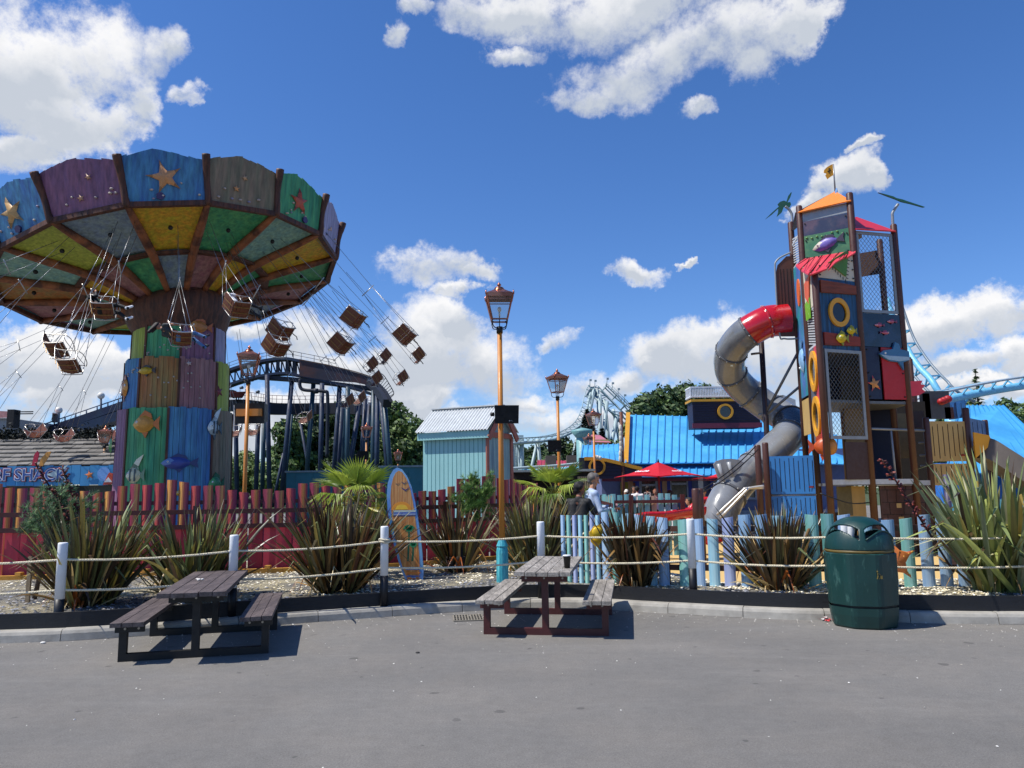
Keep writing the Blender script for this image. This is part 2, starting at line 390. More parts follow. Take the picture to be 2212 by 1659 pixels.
# pale specks lying on the tarmac
sp = []
for k in range(620):
    i = rnd.randrange(20, N_ - 20); e = ks[i]; d = -abs(rnd.gauss(0, 1)) * rnd.choice((.25, .5, 1.6)); n = nrm2(ks, i)
    p = e + n * d; sp.append((p.x, p.y, .004))
for k in range(70): sp.append((rnd.uniform(-5.5, 6), rnd.uniform(3.6, 9.), .003))
stones('tarmac_grit', sp, [lin('#e8e4da'), lin('#f6f3ea'), lin('#b9b2a4')], .0085, STN)
for nm, (u, v), s, c, lb in (('pebble', (902, 1411), .022, '#3a3836', 'small dark pebble alone on the open tarmac'), ('pebble', (93, 1475 - 85), .03, '#d8d4cc', 'pale pebble lying by the kerb at far left')):
    p = G(u, v); b = MB(); b.ell(p + UP * s * .3, s, s * .7, s * .4, n=9, m=6); b.build(nm, mat('pebble' + c, c, .8), loc=p, label=lb, cat='pebble')
# crumpled red and white wrapper by the bin
p = G(1784, 1342); b = MB(); rr = random.Random(5)
for k in range(9):
    c = p + V3((rr.uniform(-.05, .05), rr.uniform(-.03, .03), rr.uniform(.01, .035))); a = [c + V3((rr.uniform(-.035, .035), rr.uniform(-.03, .03), rr.uniform(-.008, .02))) for _ in range(4)]
    b.quad(*a, c_=lin('#c02a30') if k % 2 else lin('#f0ecec'))
b.build('litter_wrapper', mat('wrapper_paper', '#ffffff', .5, vcol=True, var=.05), loc=p, label='crumpled red and white wrapper against the kerb beside the green bin', cat='litter')
# drain grate
p0, p1, p2, p3 = G(979, 1331), G(1040, 1329), G(1042, 1341), G(981, 1343)
DR = mat('cast_iron', '#8a8375', .7, metal=.3, bump=.3); dr = MB()
dw = (p1 - p0).normalized(); dl = (p3 - p0).normalized(); Lx = (p1 - p0).length; Ly = (p3 - p0).length
for i in range(11): a = p0 + dw * Lx * i / 10; dr.beam(a + UP * .008, a + dl * Ly + UP * .008, .014, .014)
for j in range(4): a = p0 + dl * Ly * j / 3; dr.beam(a + UP * .0085, a + dw * Lx + UP * .0085, .014 if j % 3 else .03, .0125)
t = thing('drain_grate', p0, 'rusty slotted drain grate set in the tarmac left of the grey picnic table', 'drain')
dr.build('grating', DR, t); pt = MB(); pt.quad(*[q + UP * .0025 for q in (p0, p1, p2, p3)]); pt.build('pit', mat('drain_dark', '#050505', .9, var=0), t)
# playground safety floor
SAND = mat('playground_floor', '#c9a86a', .9, var=.1, scale=30, bump=.25, bscale=90)
s_ = MB(); s_.add([(2.1, 15.5, .006), (2.6, 11.4, .006), (3.2, 10.2, .006), (12, 9.6, .006), (15, 12, .006), (15, 24, .006), (3.2, 24, .006)], [(0, 1, 2, 3, 4, 5, 6)]); s_.build('playground_surface', SAND, kind='structure')
# far grass/earth beyond the park
gg = MB(); gg.quad((-400, 62, .012), (400, 62, .012), (400, 600, .012), (-400, 600, .012)); gg.build('grass_field', mat('far_grass', '#3c4a26', .9), kind='structure')
# ================================================================== bollards and ropes
WHT = mat('white_paint', '#dfe2e4', .5, var=.06, scale=9, bump=.2, bscale=25, c2='#b8bcc0', c2s=6, c2t=(.6, .8)); BPT = mat('black_paint', '#0e1015', .5, var=.2)
BO = [(-7.35, 8.75, 1.03), (-5.1, 8.85, 1.04), (-3.37, 9.42, 1.07), (-1.67, 10.08, 1.12), (.36, 10.6, 1.13), (2.27, 10.05, 1.16), (3.98, 9.4, 1.14), (6.35, 9.2, 1.13), (8.4, 9.1, 1.13)]
BLB = [None, 'white and black post beside the far left flax clump', 'white post rising behind the dark picnic table', 'white and black post left of the surfboard with rope knotted round it', 'white post behind the tabletop of the grey picnic table', 'white and black post in front of blue pickets between two brown flaxes', 'white and black post hidden behind the green bin', None, None]
posts = []
for i, (x, y, zt) in enumerate(BO):
    if BLB[i] is None: continue
    t = thing('rope_post', (x, y, BED), BLB[i], 'post', 'rope posts along the bed')
    r = .052; lean = V3((.012 * math.sin(i * 2), 0, 0))
    zb = zt - .62
    b = MB(); b.tube([(x, y, zb), (x, y, zt - .02), V3((x, y, zt - .006)), V3((x, y, zt))], [r, r, r * .96, r * .8], 16); b.build('upper_post', WHT, t)
    b = MB(); b.cyl((x, y, BED - .1), (x, y, zb), r * 1.0, n=16); b.build('lower_post', BPT, t)
ROPE = mat('natural_rope', '#d8cdb0', .85, var=.25, scale=60, bump=.3, bscale=200)
def rope_obj(dz, lab, knot):
    pts = []
    for (a, b) in zip(BO, BO[1:]):
        A = V3((a[0], a[1] - .0, a[2] - dz)); B = V3((b[0], b[1], b[2] - dz)); n = 16
        for k in range(n):
            t = k / n; p = A.lerp(B, t); p.z -= .035 * 4 * t * (1 - t); pts.append(p)
    pts.append(V3(BO[-1][:2] + (BO[-1][2] - dz,)))
    pp = resample(pts, .0135); b = MB()
    for s in range(3):
        q = []
        for i, p in enumerate(pp):
            t = (pp[min(i + 1, len(pp) - 1)] - pp[max(i - 1, 0)]).normalized(); x = t.cross(UP).normalized(); y = x.cross(t)
            a = i * .0135 / .085 * 2 * math.pi + s * 2 * math.pi / 3; q.append(p + (x * math.cos(a) + y * math.sin(a)) * .0068)
        b.tube(q, .0078, 5)
    if knot:
        x, y, zt = BO[3]
        for k in range(2): b.tube([V3((x + .066 * math.cos(a), y + .066 * math.sin(a), zt - dz + .02 - .028 * k + .008 * math.sin(a * 2))) for a in [i * 2 * math.pi / 20 for i in range(20)]], .013, 7, closed=True)
    b.build('rope', ROPE, loc=(BO[3][0], BO[3][1], BED), label=lab, cat='rope', group='barrier ropes')
rope_obj(.19, 'upper natural rope strung from post to post', True)
rope_obj(.525, 'lower natural rope strung from post to post', False)
# ================================================================== picnic tables
def picnic(name, label, cx, cy, rz, wood, steel, top=.68, bh=.4, L=2.0, LB=1.9, fy=.68):
    t = thing(name, (0, 0, 0), label, 'picnic table')
    R = Matrix.Rotation(rz, 3, 'Z'); rd = random.Random(len(label))
    def w(x, y, z): return R @ V3((x, y, z))
    for k in range(5):
        b = MB(); x = (-2 + k) * .122; l = L / 2 + rd.uniform(-.015, .02); zz = top - .021 + rd.uniform(-.003, .003)
        pl = [w(x - .057, -l, zz), w(x + .057, -l + rd.uniform(-.01, .01), zz), w(x + .057, l, zz), w(x - .057, l, zz)]
        b.box(w(x, (rd.uniform(-.01, .01)), zz), (.114, 2 * l, .042), rz); b.build('tabletop_plank', wood, t)
    for s in (-1, 1):
        for k in range(3):
            b = MB(); x = s * .57 + (k - 1) * .1; b.box(w(x, rd.uniform(-.012, .012), bh - .02 + rd.uniform(-.002, .002)), (.094, LB + rd.uniform(-.02, .02), .04), rz); b.build('bench_plank', wood, t)
    for s in (-1, 1):
        y = s * fy; b = MB(); tw = .07
        b.box(w(0, y, tw / 2), (1.36, tw, tw), rz)
        for x in (-.645, .645): b.box(w(x, y, (bh - .041 - tw) / 2 + tw), (tw, tw, bh - .041 - tw), rz)
        b.box(w(0.0, y, (top - .043 - tw) / 2 + tw), (tw, tw, top - .043 - tw), rz)
        b.build('end_frame', steel, t)
        b = MB(); b.box(w(0, y - s * .0 - .052, top - .085), (.5, .034, .08), rz)
        b.build('cross_rail', steel, t)
        for x in (-.58, .58): b = MB(); b.box(w(x, y - .052, bh - .078), (.26, .034, .07), rz); b.build('bench_bearer', steel, t)
        b = MB()
        for x, z in ((-.2, top - .085), (.0, top - .085), (.2, top - .085), (-.62, bh - .078), (-.5, bh - .078), (.62, bh - .078), (.5, bh - .078)): b.cyl(w(x, y - .069, z), w(x, y - .078, z), .011, n=8)
        b.build('bolts', mat('bolt_steel', '#9a958e', .4, metal=.8), t)
    t.location = (cx, cy, 0)
    return t
def plank_mat(name, c, c2, rough):
    return mat(name, c, rough, var=.42, scale=5, st=(9, 1, 9), bump=.8, bscale=14, c2=c2, c2s=1.3, c2t=(.4, .72))
picnic('picnic_table', 'dark brown stained picnic table with black frame at the left', -3.26, 8.38, .235, plank_mat('dark_stained_wood', '#4d4342', '#665a57', .7), mat('black_steel', '#0b0c0e', .5, var=.2), .65, .385, 2.12, 1.82, .675)
picnic('picnic_table', 'weathered grey picnic table with dark red steel frame', .434, 9.32, -.15, plank_mat('weathered_wood', '#7c766e', '#aaa399', .8), mat('oxide_red_steel', '#4a1d1c', .5, var=.15, bump=.1), .69, .395, 1.97, 2.0, .70)
# scraps on the dark table
b = MB(); c = P(430, 1248, 8.35); c = V3((c.x, c.y, .66)); rr = random.Random(2)
for k in range(7): o = c + V3((rr.uniform(-.03, .03), rr.uniform(-.02, .02), rr.uniform(0, .012))); b.ell(o, .016, .011, .008, n=6, m=4)
b.build('food_scraps', mat('scraps', '#e6e1d6', .8), loc=c, label='small white food scraps on the dark brown tabletop', cat='food scraps')
sc_ = MB(); rr = random.Random(9)
for k in range(9): sc_.ell(V3((rr.uniform(.2, .55), rr.uniform(8.5, 10), .6915)), .012 * rr.uniform(.5, 1.3), .009, .003, n=7, m=4)
sc_.build('bird_droppings', mat('scraps', '#e6e1d6', .8), loc=(.4, 9.2, .69), label='pale specks of bird mess on the grey tabletop', cat='bird mess')
# drink cup
cc = V3((.585, 8.75, .69)); t = thing('drink_cup', cc, 'black paper drink cup with white lid and straw on the grey table', 'cup')
b = MB(); b.lathe([(.001, 0), (.031, 0), (.043, .13), (.0435, .134)], cc, 20); b.build('cup', mat('cup_black', '#0c0c0e', .35, var=.05), t)
b = MB(); b.lathe([(.046, .132), (.047, .139), (.041, .144), (.001, .146)], cc, 20); b.build('lid', mat('lid_white', '#dfe0e0', .4, var=.03), t)
b = MB(); b.tube([cc + V3((.0, 0, .14)), cc + V3((-.012, .0, .2)), cc + V3((-.03, 0, .225))], .0035, 6); b.build('straw', mat('straw_black', '#111111', .4, var=0), t)
# ================================================================== litter bin
BX, BY = 3.93, 8.95
BG = mat('bin_green', '#0c3633', .42, var=.18, scale=4, bump=.12, bscale=30, c2='#4c746c', c2s=13, c2t=(.6, .82), st=(1, 1, .35))
t = thing('litter_bin', (BX, BY, 0), 'dark green domed litter bin with yellow band beside the kerb', 'litter bin')
def octo(rr_, z, n=64):
    out = []
    for i in range(n):
        a = 2 * math.pi * i / n; k = ((a - rad(5) + math.pi / 8) % (math.pi / 4)) - math.pi / 8; f = math.cos(math.pi / 8) / math.cos(math.pi / 8 - abs(k)) ; f = min(f * 1.09, 1.062)
        out.append(V3((BX + rr_ * f * math.cos(a), BY + rr_ * f * math.sin(a), z)))
    return out
def loft(b, secs, c_=None, smooth=True):
    n = len(secs[0]); vs = [p for s in secs for p in s]
    fs = [(j * n + i, j * n + (i + 1) % n, (j + 1) * n + (i + 1) % n, (j + 1) * n + i) for j in range(len(secs) - 1) for i in range(n)]
    return b.add(vs, fs, c_, smooth)
b = MB(); loft(b, [octo(.31, .0), octo(.325, .02), octo(.345, .14), octo(.35, .225)], smooth=False); b.build('base', BG, t)
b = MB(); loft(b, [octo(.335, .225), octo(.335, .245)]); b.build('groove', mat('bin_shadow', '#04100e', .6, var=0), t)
b = MB(); loft(b, [octo(.335, .245), octo(.352, .25), octo(.362, .5), octo(.366, .80), octo(.352, .81)], smooth=False); b.build('body', BG, t)
b = MB(); b.lathe([(.352, .808), (.362, .812), (.364, .84), (.352, .845)], (BX, BY, 0), 48); b.build('band', mat('bin_band', '#6b5a2c', .4, var=.1), t)
# dome with a mouth cut on the camera side
b = MB(); nn, mm = 160, 54; dome = []
for j in range(mm + 1):
    ph = j / mm * math.pi / 2; dome.append((.365 * math.cos(ph) ** .8 if j < mm else .001, .845 + .36 * math.sin(ph)))
vs = []
for r_, z in dome:
    for i in range(nn): a = 2 * math.pi * i / nn; vs.append((BX + r_ * math.cos(a), BY + r_ * math.sin(a), z))
fs = []; mouths = (rad(-62), rad(118), rad(28), rad(208))
def in_mouth(a, z):
    for m0 in mouths:
        d = (a - m0 + math.pi) % (2 * math.pi) - math.pi
        w_ = .70
        if abs(d) < w_ and .955 + .095 * math.cos(d / w_ * math.pi / 2) < z < 1.12 - .05 * (abs(d) / w_) ** 3: return True
    return False
for j in range(mm):
    for i in range(nn):
        a = 2 * math.pi * (i + .5) / nn; z = (dome[j][1] + dome[j + 1][1]) / 2
        if not in_mouth(a, z): fs.append((j * nn + i, j * nn + (i + 1) % nn, (j + 1) * nn + (i + 1) % nn, (j + 1) * nn + i))
b.add(vs, fs, None, True); d_ = b.build('dome', BG, t)
sm = d_.modifiers.new('thick', 'SOLIDIFY'); sm.thickness = .018; sm.offset = -1
# scoop lips under each mouth
b = MB()
for m0 in mouths[:1]:
    for s in range(12):
        pass
    pts = []
    for k in range(17):
        d = -.7 + 1.4 * k / 16; z = .955 + .095 * math.cos(d / .7 * math.pi / 2); ph = math.asin(min(1, (z - .845) / .36)); r_ = .365 * math.cos(ph) ** .8 + .004
        pts.append(V3((BX + r_ * math.cos(m0 + d), BY + r_ * math.sin(m0 + d), z)))
    b.tube(pts, .01, 7)
b.build('mouth_lip', BG, t)
em = MB(); eo = V3((BX + .02, BY - .391, .58)); em.ell(eo + V3((-.01, 0, .045)), .009, .003, .009, n=8, m=5)
for (x0, z0, x1, z1) in ((-.01, .034, -.008, 0), (-.008, 0, -.018, -.035), (-.008, 0, .004, -.035), (-.008, .028, .02, .012)): em.beam(eo + V3((x0, 0, z0)), eo + V3((x1, 0, z1)), .003, .008, up=V3((0, 1, 0)))
em.box(eo + V3((.03, 0, -.016)), (.022, .003, .036)); em.build('litter_emblem', mat('faded_gold', '#7c6a30', .6, var=.2), t)
b = MB(); b.cyl((BX, BY, .3), (BX, BY, .97), .33, n=32); b.build('liner', mat('bin_inner', '#060807', .8, var=0), t)
cc = V3((BX - .16, BY - .17, .95)); b = MB(); b.lathe([(.03, 0), (.042, .14), (.043, .145), (.001, .146)], cc, 16, M=Matrix.Rotation(.12, 3, 'Y')); b.build('paper_cup', mat('cup_white', '#dcdcd8', .6, var=.04), loc=cc, label='white paper cup left inside the mouth of the green bin', cat='cup')
# ================================================================== plants in the bed
LEAF = mat('flax_leaf', '#ffffff', .38, vcol=True, var=.22, scale=3, st=(1, 1, .5), trans=.22, spec=.55)
PAL = dict(
 bronze=['#40321f', '#52402a', '#332c20', '#634c2a', '#4a422c', '#7a5e34', '#3c3a2a', '#543224', '#5c5834'],
 olive=['#565632', '#6c6834', '#444630', '#7a7038', '#52422c', '#8a783a', '#606a46', '#48392a', '#7c8454'],
 green=['#6c7a48', '#7d8a54', '#5a6a48', '#9aa258', '#7a8664', '#8f986c', '#aaa858', '#566640', '#b0ac84'],
 straw=['#b99a62', '#cdb27a', '#8e6f42', '#a5824c', '#d6c292', '#b2622a'])
def leaf(b, p0, az, tilt, L, w, c, droop=.4, fold=0, twist=0., edge=None):
    d = V3((math.cos(az) * math.sin(tilt), math.sin(az) * math.sin(tilt), math.cos(tilt))); side = V3((-math.sin(az), math.cos(az), 0))
    side = Quaternion(d, twist) @ side; n = 7; pts = []; p = V3(p0); cur = d.copy(); out = V3((math.cos(az), math.sin(az), 0))
    for i in range(n + 1):
        pts.append((p.copy(), cur.copy())); p = p + cur * (L / n)
        k = droop * (i / n) ** 2 * .5
        if fold and i == fold: k = 1.5
        ax = cur.cross(UP); ax = ax.normalized() if ax.length > 1e-3 else side
        cur = Quaternion(ax, -k) @ cur
    vs = []; fcs = []; cs = []
    for i, (q, t) in enumerate(pts):
        s = i / n; ww = w * min(1, .55 + s * 2.2) * (1 - s ** 3.2) ** .8 * .5 + .0008; nn = side.cross(t).normalized()
        vs += [q - side * ww + nn * ww * .35, q, q + side * ww + nn * ww * .35]
    for i in range(n):
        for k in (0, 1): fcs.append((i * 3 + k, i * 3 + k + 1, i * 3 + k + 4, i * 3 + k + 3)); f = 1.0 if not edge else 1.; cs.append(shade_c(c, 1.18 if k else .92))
    b.add(vs, fcs, cs, True)
def flax(x, y, R, H, n, pal, label, seed, mixin='olive', straw=14, wd=1., bent=.12, sp=1.):
    r = random.Random(seed); t = thing('flax_plant', (x, y, BED), label, 'plant'); b = MB()
    fans = [(r.uniform(0, 6.28), r.uniform(0, 1) ** .7, r.uniform(.72, 1.1), r.gauss(0, .13), r.gauss(0, .1)) for _ in range(max(7, n // 16))]
    for k in range(n):
        fa, fr, fh, lx, ly = r.choice(fans); az = fa + r.gauss(0, .45); base = V3((x + math.cos(fa) * fr * R * .28 + r.gauss(0, .025), y + math.sin(fa) * fr * R * .28 + r.gauss(0, .025), BED))
        tilt = abs(r.gauss(.0, .16)) + fr * r.uniform(.1, .66) * sp; L = H / max(.62, math.cos(tilt * .85)) * r.uniform(.62, 1.04) * fh
        if tilt > .5: L *= .92
        c = lin(r.choice(PAL[pal] if r.random() < .8 else PAL[mixin])); c = shade_c(c, r.uniform(.75, 1.3))
        fold = r.choice((3, 4, 5)) if r.random() < bent else 0
        az += r.uniform(-.2, .2); vx, vy = math.cos(az) * math.tan(min(tilt, 1.1)) + lx, math.sin(az) * math.tan(min(tilt, 1.1)) + ly; az = math.atan2(vy, vx); tilt = min(math.atan(math.hypot(vx, vy)), 1.15)
        if r.random() < .06: L *= .55; c = lin(r.choice(PAL['straw']))
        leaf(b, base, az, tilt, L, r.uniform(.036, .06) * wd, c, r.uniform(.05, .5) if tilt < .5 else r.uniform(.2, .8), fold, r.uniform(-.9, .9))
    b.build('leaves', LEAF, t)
    if straw:
        b = MB()
        for k in range(int(straw * 1.5)):
            az = r.uniform(0, 6.28); c = shade_c(lin(r.choice(PAL['straw'])), r.uniform(.6, 1.1))
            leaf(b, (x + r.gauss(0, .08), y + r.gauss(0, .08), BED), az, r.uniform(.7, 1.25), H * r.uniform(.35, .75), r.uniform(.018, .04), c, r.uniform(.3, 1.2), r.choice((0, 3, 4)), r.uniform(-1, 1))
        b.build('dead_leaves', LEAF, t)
    b = MB()
    for k in range(9): a = k * .7; b.cyl((x + .1 * math.cos(a), y + .1 * math.sin(a), BED - .03), (x + .17 * math.cos(a), y + .17 * math.sin(a), BED + .3), .05, .02, 7, c_=lin('#2a211a'))
    b.build('crown_base', mat('flax_base', '#ffffff', .9, vcol=True, var=.3), t)
    return t
flax(-5.25, 9.75, .85, 1.30, 300, 'olive', 'olive and bronze flax clump behind the far left rope post', 1, 'bronze', 26)
flax(-4.15, 10.1, .9, 1.32, 320, 'olive', 'large olive flax clump behind the dark picnic table', 2, 'green', 46)
flax(-2.42, 10.7, .95, 1.36, 400, 'bronze', 'broad dark bronze flax between the palm and the kerb', 3, 'olive', 30)
flax(-.95, 12.9, .55, 1.22, 190, 'bronze', 'slender bronze flax between the surfboard and the tall lamp', 4, 'olive', 26)
flax(.35, 12.2, .85, 1.36, 310, 'olive', 'olive brown flax spreading right of the teal lamp base', 5, 'bronze', 26)
flax(1.66, 10.95, .80, 1.18, 270, 'bronze', 'dark maroon flax behind the right bench of the grey table', 6, 'bronze', 22, bent=.16)
flax(3.45, 10.15, .8, 1.12, 300, 'bronze', 'reddish brown flax clump left of the green bin', 7, 'olive', 24)
flax(6.0, 9.8, 1.1, 1.78, 330, 'green', 'tall green flax with folded leaves at the right edge', 18, 'olive', 16, bent=.3, wd=1.45, sp=1.05)
# flower stalks
def stalk(p0, p1, label, n=40):
    b = MB(); p0, p1 = V3(p0), V3(p1); q = smooth_path([p0, p0.lerp(p1, .5) + V3((-.03, 0, .06)), p1], 6); b.tube(q, [.014 - .006 * i / len(q) for i in range(len(q))], 6, c_=lin('#2c1712')); r = random.Random(n)
    for k in range(n):
        t = r.uniform(.35, 1); p = p0.lerp(p1, t); d = V3((r.uniform(-1, 1), r.uniform(-1, 1), r.uniform(-.1, .9))).normalized(); b.cyl(p, p + d * r.uniform(.03, .075), .008, .013, 5, c_=lin(r.choice(('#5e1f1c', '#7c2f26', '#431614', '#a8685a' if t > .8 else '#5e1f1c'))))
    b.build('flower_stalk', mat('stalk_red', '#ffffff', .7, vcol=True), loc=p0, label=label, cat='flower stalk', group='flax flower stalks')
stalk(P(190, 1190, 10.2), P(80, 1008, 10.2), 'dark red flax flower stalk leaning left above the pine at far left', 60)
stalk(P(200, 1190, 10.3), P(134, 1008, 10.3), 'second dark red flower stalk, right one of the two at far left', 55)
stalk(P(2060, 1235, 9.7), P(1905, 992, 9.7), 'dark flower stalk with pink tip leaning left out of the tall green flax', 80)
# fan palms
PLM = mat('palm_leaf', '#ffffff', .42, vcol=True, var=.12, trans=.3, spec=.5)
def fan_leaf(b, hub, d, size, c, r, spread=2.5, drop=.25):
    d = d.normalized(); s = d.cross(UP); s = s.normalized() if s.length > .05 else V3((1, 0, 0)); up = s.cross(d).normalized(); n = 30
    for k in range(n):
        a = -spread / 2 + spread * k / (n - 1); dd = (d * math.cos(a) + s * math.sin(a)).normalized(); L = size * (1 - .22 * abs(a / spread * 2) ** 2) * r.uniform(.92, 1.05)
        w = dd.cross(up).normalized() * size * .026; m1 = hub + dd * L * .55 + up * size * .04; tip = hub + dd * L - UP * drop * size * r.uniform(.3, 1.2)
        cc_ = shade_c(c, r.uniform(.8, 1.2))
        b.add([hub, m1 - w + up * .006, m1 - up * .006, m1 + w + up * .006, tip], [(0, 1, 2), (0, 2, 3), (1, 4, 2), (2, 4, 3)], [cc_, shade_c(cc_, .88), cc_, shade_c(cc_, .88)], False)
def fan_palm(x, y, z, ztop, size, nl, label, seed, ctr='#8aa03a'):
    t = thing('fan_palm', (x, y, z), label, 'palm'); r = random.Random(seed); b = MB()
    b.tube([(x, y, z - .05), (x + .02, y, lerp(z, ztop, .5)), (x, y, ztop - .05)], [.11, .1, .085], 10); b.build('trunk', mat('palm_trunk', '#4a3a28', .95, var=.4, scale=30, bump=1, bscale=40), t)
    b = MB(); pb = MB(); top = V3((x, y, ztop))
    for k in range(nl):
        az = k * 2.4 + r.uniform(-.2, .2); el_ = lerp(1.35, -.35, (k / (nl - 1)) ** .9) + r.uniform(-.1, .1); d = V3((math.cos(az) * math.cos(el_), math.sin(az) * math.cos(el_), math.sin(el_)))
        pl = size * r.uniform(.5, .85) * (1.0 if el_ < 1 else .7); hub = top + d * pl; pb.tube([top, top + d * pl * .5 + UP * .02, hub], .008, 5, c_=lin('#9a9a40'))
        c = shade_c(lin(r.choice((ctr, '#7c9436', '#a8b84c', '#6b8434'))), r.uniform(.8, 1.15))
        if el_ < -.1: c = shade_c(lin(r.choice(('#b8b04a', '#8c8a3c', '#9c9048'))), r.uniform(.8, 1.1))
        fan_leaf(b, hub, (d + V3((0, 0, -.15 if el_ < .6 else .05))), size * r.uniform(.75, 1), c, r, drop=.12 if el_ > .4 else .5)
    b.build('fronds', PLM, t); pb.build('leaf_stems', PLM, t)
pc = P(770, 1100, 12.3); fan_palm(pc.x, 12.3, BED, pc.z + .12, .56, 20, 'bright green fan palm beside the top of the surfboard', 3)
pc = P(1196, 1072, 14.6); fan_palm(pc.x, 14.6, BED, pc.z + .03, .5, 20, 'yellow green fan palm left of the man in black', 9, '#a4ae3e')
# pines
NDL = mat('pine_needles', '#ffffff', .6, vcol=True, var=.2, trans=.15)
def pine(x, y, z, H, W, label, seed, nt=330, lean=0., cols=('#5f7c58', '#76946a', '#4c6a4a', '#8aa878')):
    t = thing('young_pine', (x, y, z), label, 'pine'); r = random.Random(seed); b = MB(); c0 = V3((x + lean, y, z + H * .68))
    b.tube([(x, y, z - .05), (x + lean * .4, y, z + H * .3), (x + lean, y, z + H * .62), (x + lean * 1.1, y, z + H * .85)], [.032, .028, .02, .008], 7)
    nb = MB(); tips = []
    for k in range(46):
        d = V3((r.gauss(0, 1), r.gauss(0, 1), r.gauss(.25, .8))).normalized(); d = V3((d.x * W, d.y * W, d.z * H * .32)) * r.uniform(.55, 1); p = V3((x + lean, y, z + H * r.uniform(.45, .8))); q = c0 + d; b.tube([p, p.lerp(q, .5) + V3((0, 0, -.03)), q], [.009, .006, .003], 4); tips.append((p, q))
    b.build('trunk', mat('pine_bark', '#5a4a3c', .9, bump=.5), t)
    for k in range(nt):
        p, q = r.choice(tips); s = r.uniform(.35, 1.03); c = p.lerp(q, s) + V3((r.gauss(0, .03),) * 3); ax = (q - p).normalized() + V3((0, 0, .5)); cc_ = shade_c(lin(r.choice(cols)), r.uniform(.7, 1.3))
        for j in range(13):
            d = (ax + V3((r.gauss(0, .75), r.gauss(0, .75), r.gauss(0, .6)))).normalized(); L = r.uniform(.06, .12); w = d.cross(V3((r.random(), r.random(), r.random()))).normalized() * .0055
            nb.add([c - w, c + w, c + d * L], [(0, 1, 2)], cc_, False)
    nb.build('needles', NDL, t)
    return t
pc = G(95, 1325, BED); pine(-6.28, 10.3, BED, 1.62, .5, 'young staked pine with pale green needles at far left', 4, 640, .22)
pc = P(1030, 1058, 14.2); pine(pc.x, 14.2, BED, 1.78, .5, 'bushy green pine behind the tall lamp post', 6, 760, 0, ('#557a3c', '#688c46', '#426430', '#86a656'))
b = MB(); b.cyl(G(60, 1262, BED) + UP * .0, P(138, 1085, 10.45), .022, .02, 8); b.build('tree_stake', mat('stake_wood', '#8f7d63', .85, var=.3, bump=.4), loc=G(60, 1262, BED), label='round wooden stake leaning beside the young pine', cat='stake', group='tree stakes')
q = G(50, 1310, BED); b = MB(); b.box((q.x + .05, q.y, BED + .3), (.05, .03, .62)); b.build('tree_stake', mat('stake_wood', '#8f7d63', .85), loc=q, label='short square wooden stake at the foot of the young pine', cat='stake', group='tree stakes')
# short stakes right of surfboard
for (u, v, v2, c, lb) in ((1112, 1235, 1185, '#b5873e', 'short ochre stake among flax left of the teal lamp base'),):
    q = G(u - 10, v, BED + .03); b = MB(); b.beam(q, V3((q.x + .02, q.y, q.z + .55)), .05, .035); b.build('tree_stake', mat('ochre_wood', c, .7, var=.2), loc=q, label=lb, cat='stake', group='tree stakes')
# ================================================================== surfboard
SY = 11.9
def sbp(u, v): return P(u, v, SY)
t = thing('surfboard', sbp(884, 1256), 'upright wood effect surfboard with blue rim, sunset and palm trees painted on it', 'surfboard')
OUT = [(858, 1010), (868, 1014), (880, 1030), (889, 1052), (897, 1085), (903, 1120), (909, 1160), (913, 1200), (915, 1235), (914, 1258), (907, 1262), (901, 1252), (893, 1256), (889, 1262), (880, 1258), (872, 1243), (862, 1215), (852, 1180), (844, 1145), (838, 1105), (836, 1070), (838, 1045), (843, 1027), (850, 1015)]
OUT = [(a, b_) for a, b_ in OUT]
cen = sbp(876, 1130); ex, ey = V3((1, 0, 0)), V3((0, 0, 1))
def loc2(u, v): q = sbp(u, v); return (q.x - cen.x, q.z - cen.z)
pol = [loc2(u, v) for u, v in OUT]
b = MB(); b.prism(pol[::-1], cen, ex, ey, .05); b.build('rim', mat('surf_blue', '#5f8fd0', .35, var=.08, c2='#86c0d4', c2s=1.2, coat=.3), t)
inn = [(p[0] * .80 + .0, p[1] * .93 + .012) for p in pol]
SW = mat('surf_wood', '#b9763a', .4, var=.25, scale=4, st=(14, 1, .6), c2='#cf9a5c', c2s=3, coat=.3)
b = MB(); b.prism(inn[::-1], cen - V3((0, .0, 0)), ex, ey, .056); b.build('deck', SW, t)
AR = mat('surf_art', '#ffffff', .45, vcol=True, var=.1)
yy = .031
def artpoly(b, pts, c, k=0): b.prism(pts[::-1], cen - V3((0, .029 + .0015 * k, 0)), ex, ey, .002, lin(c))
b = MB(); c0 = loc2(868, 1102); w_ = loc2(893, 1102)[0] - c0[0]
artpoly(b, [(c0[0] - w_, c0[1])] + [(c0[0] + w_ * .86 * math.cos(a), c0[1] + w_ * .72 * math.sin(a)) for a in [math.pi - i * math.pi / 14 for i in range(15)]] + [(c0[0] + w_, c0[1])], '#e8962e')
artpoly(b, [(c0[0] + w_ * .55 * math.cos(a), c0[1] + .012 + w_ * .42 * math.sin(a)) for a in [math.pi - i * math.pi / 12 for i in range(13)]], '#f4c23a', 1)
xl, xr = loc2(846, 1102)[0], loc2(901, 1102)[0]
xl += .03; xr -= .03
for k, (z0, z1, c) in enumerate(((0, -.03, '#b8c4b8'), (-.03, -.05, '#3a5aa8'), (-.05, -.075, '#8a9ab8'), (-.078, -.09, '#20306c'))): artpoly(b, [(xl, c0[1] + z0), (xr + .012, c0[1] + z0), (xr + .012, c0[1] + z1), (xl + .004, c0[1] + z1)], c)
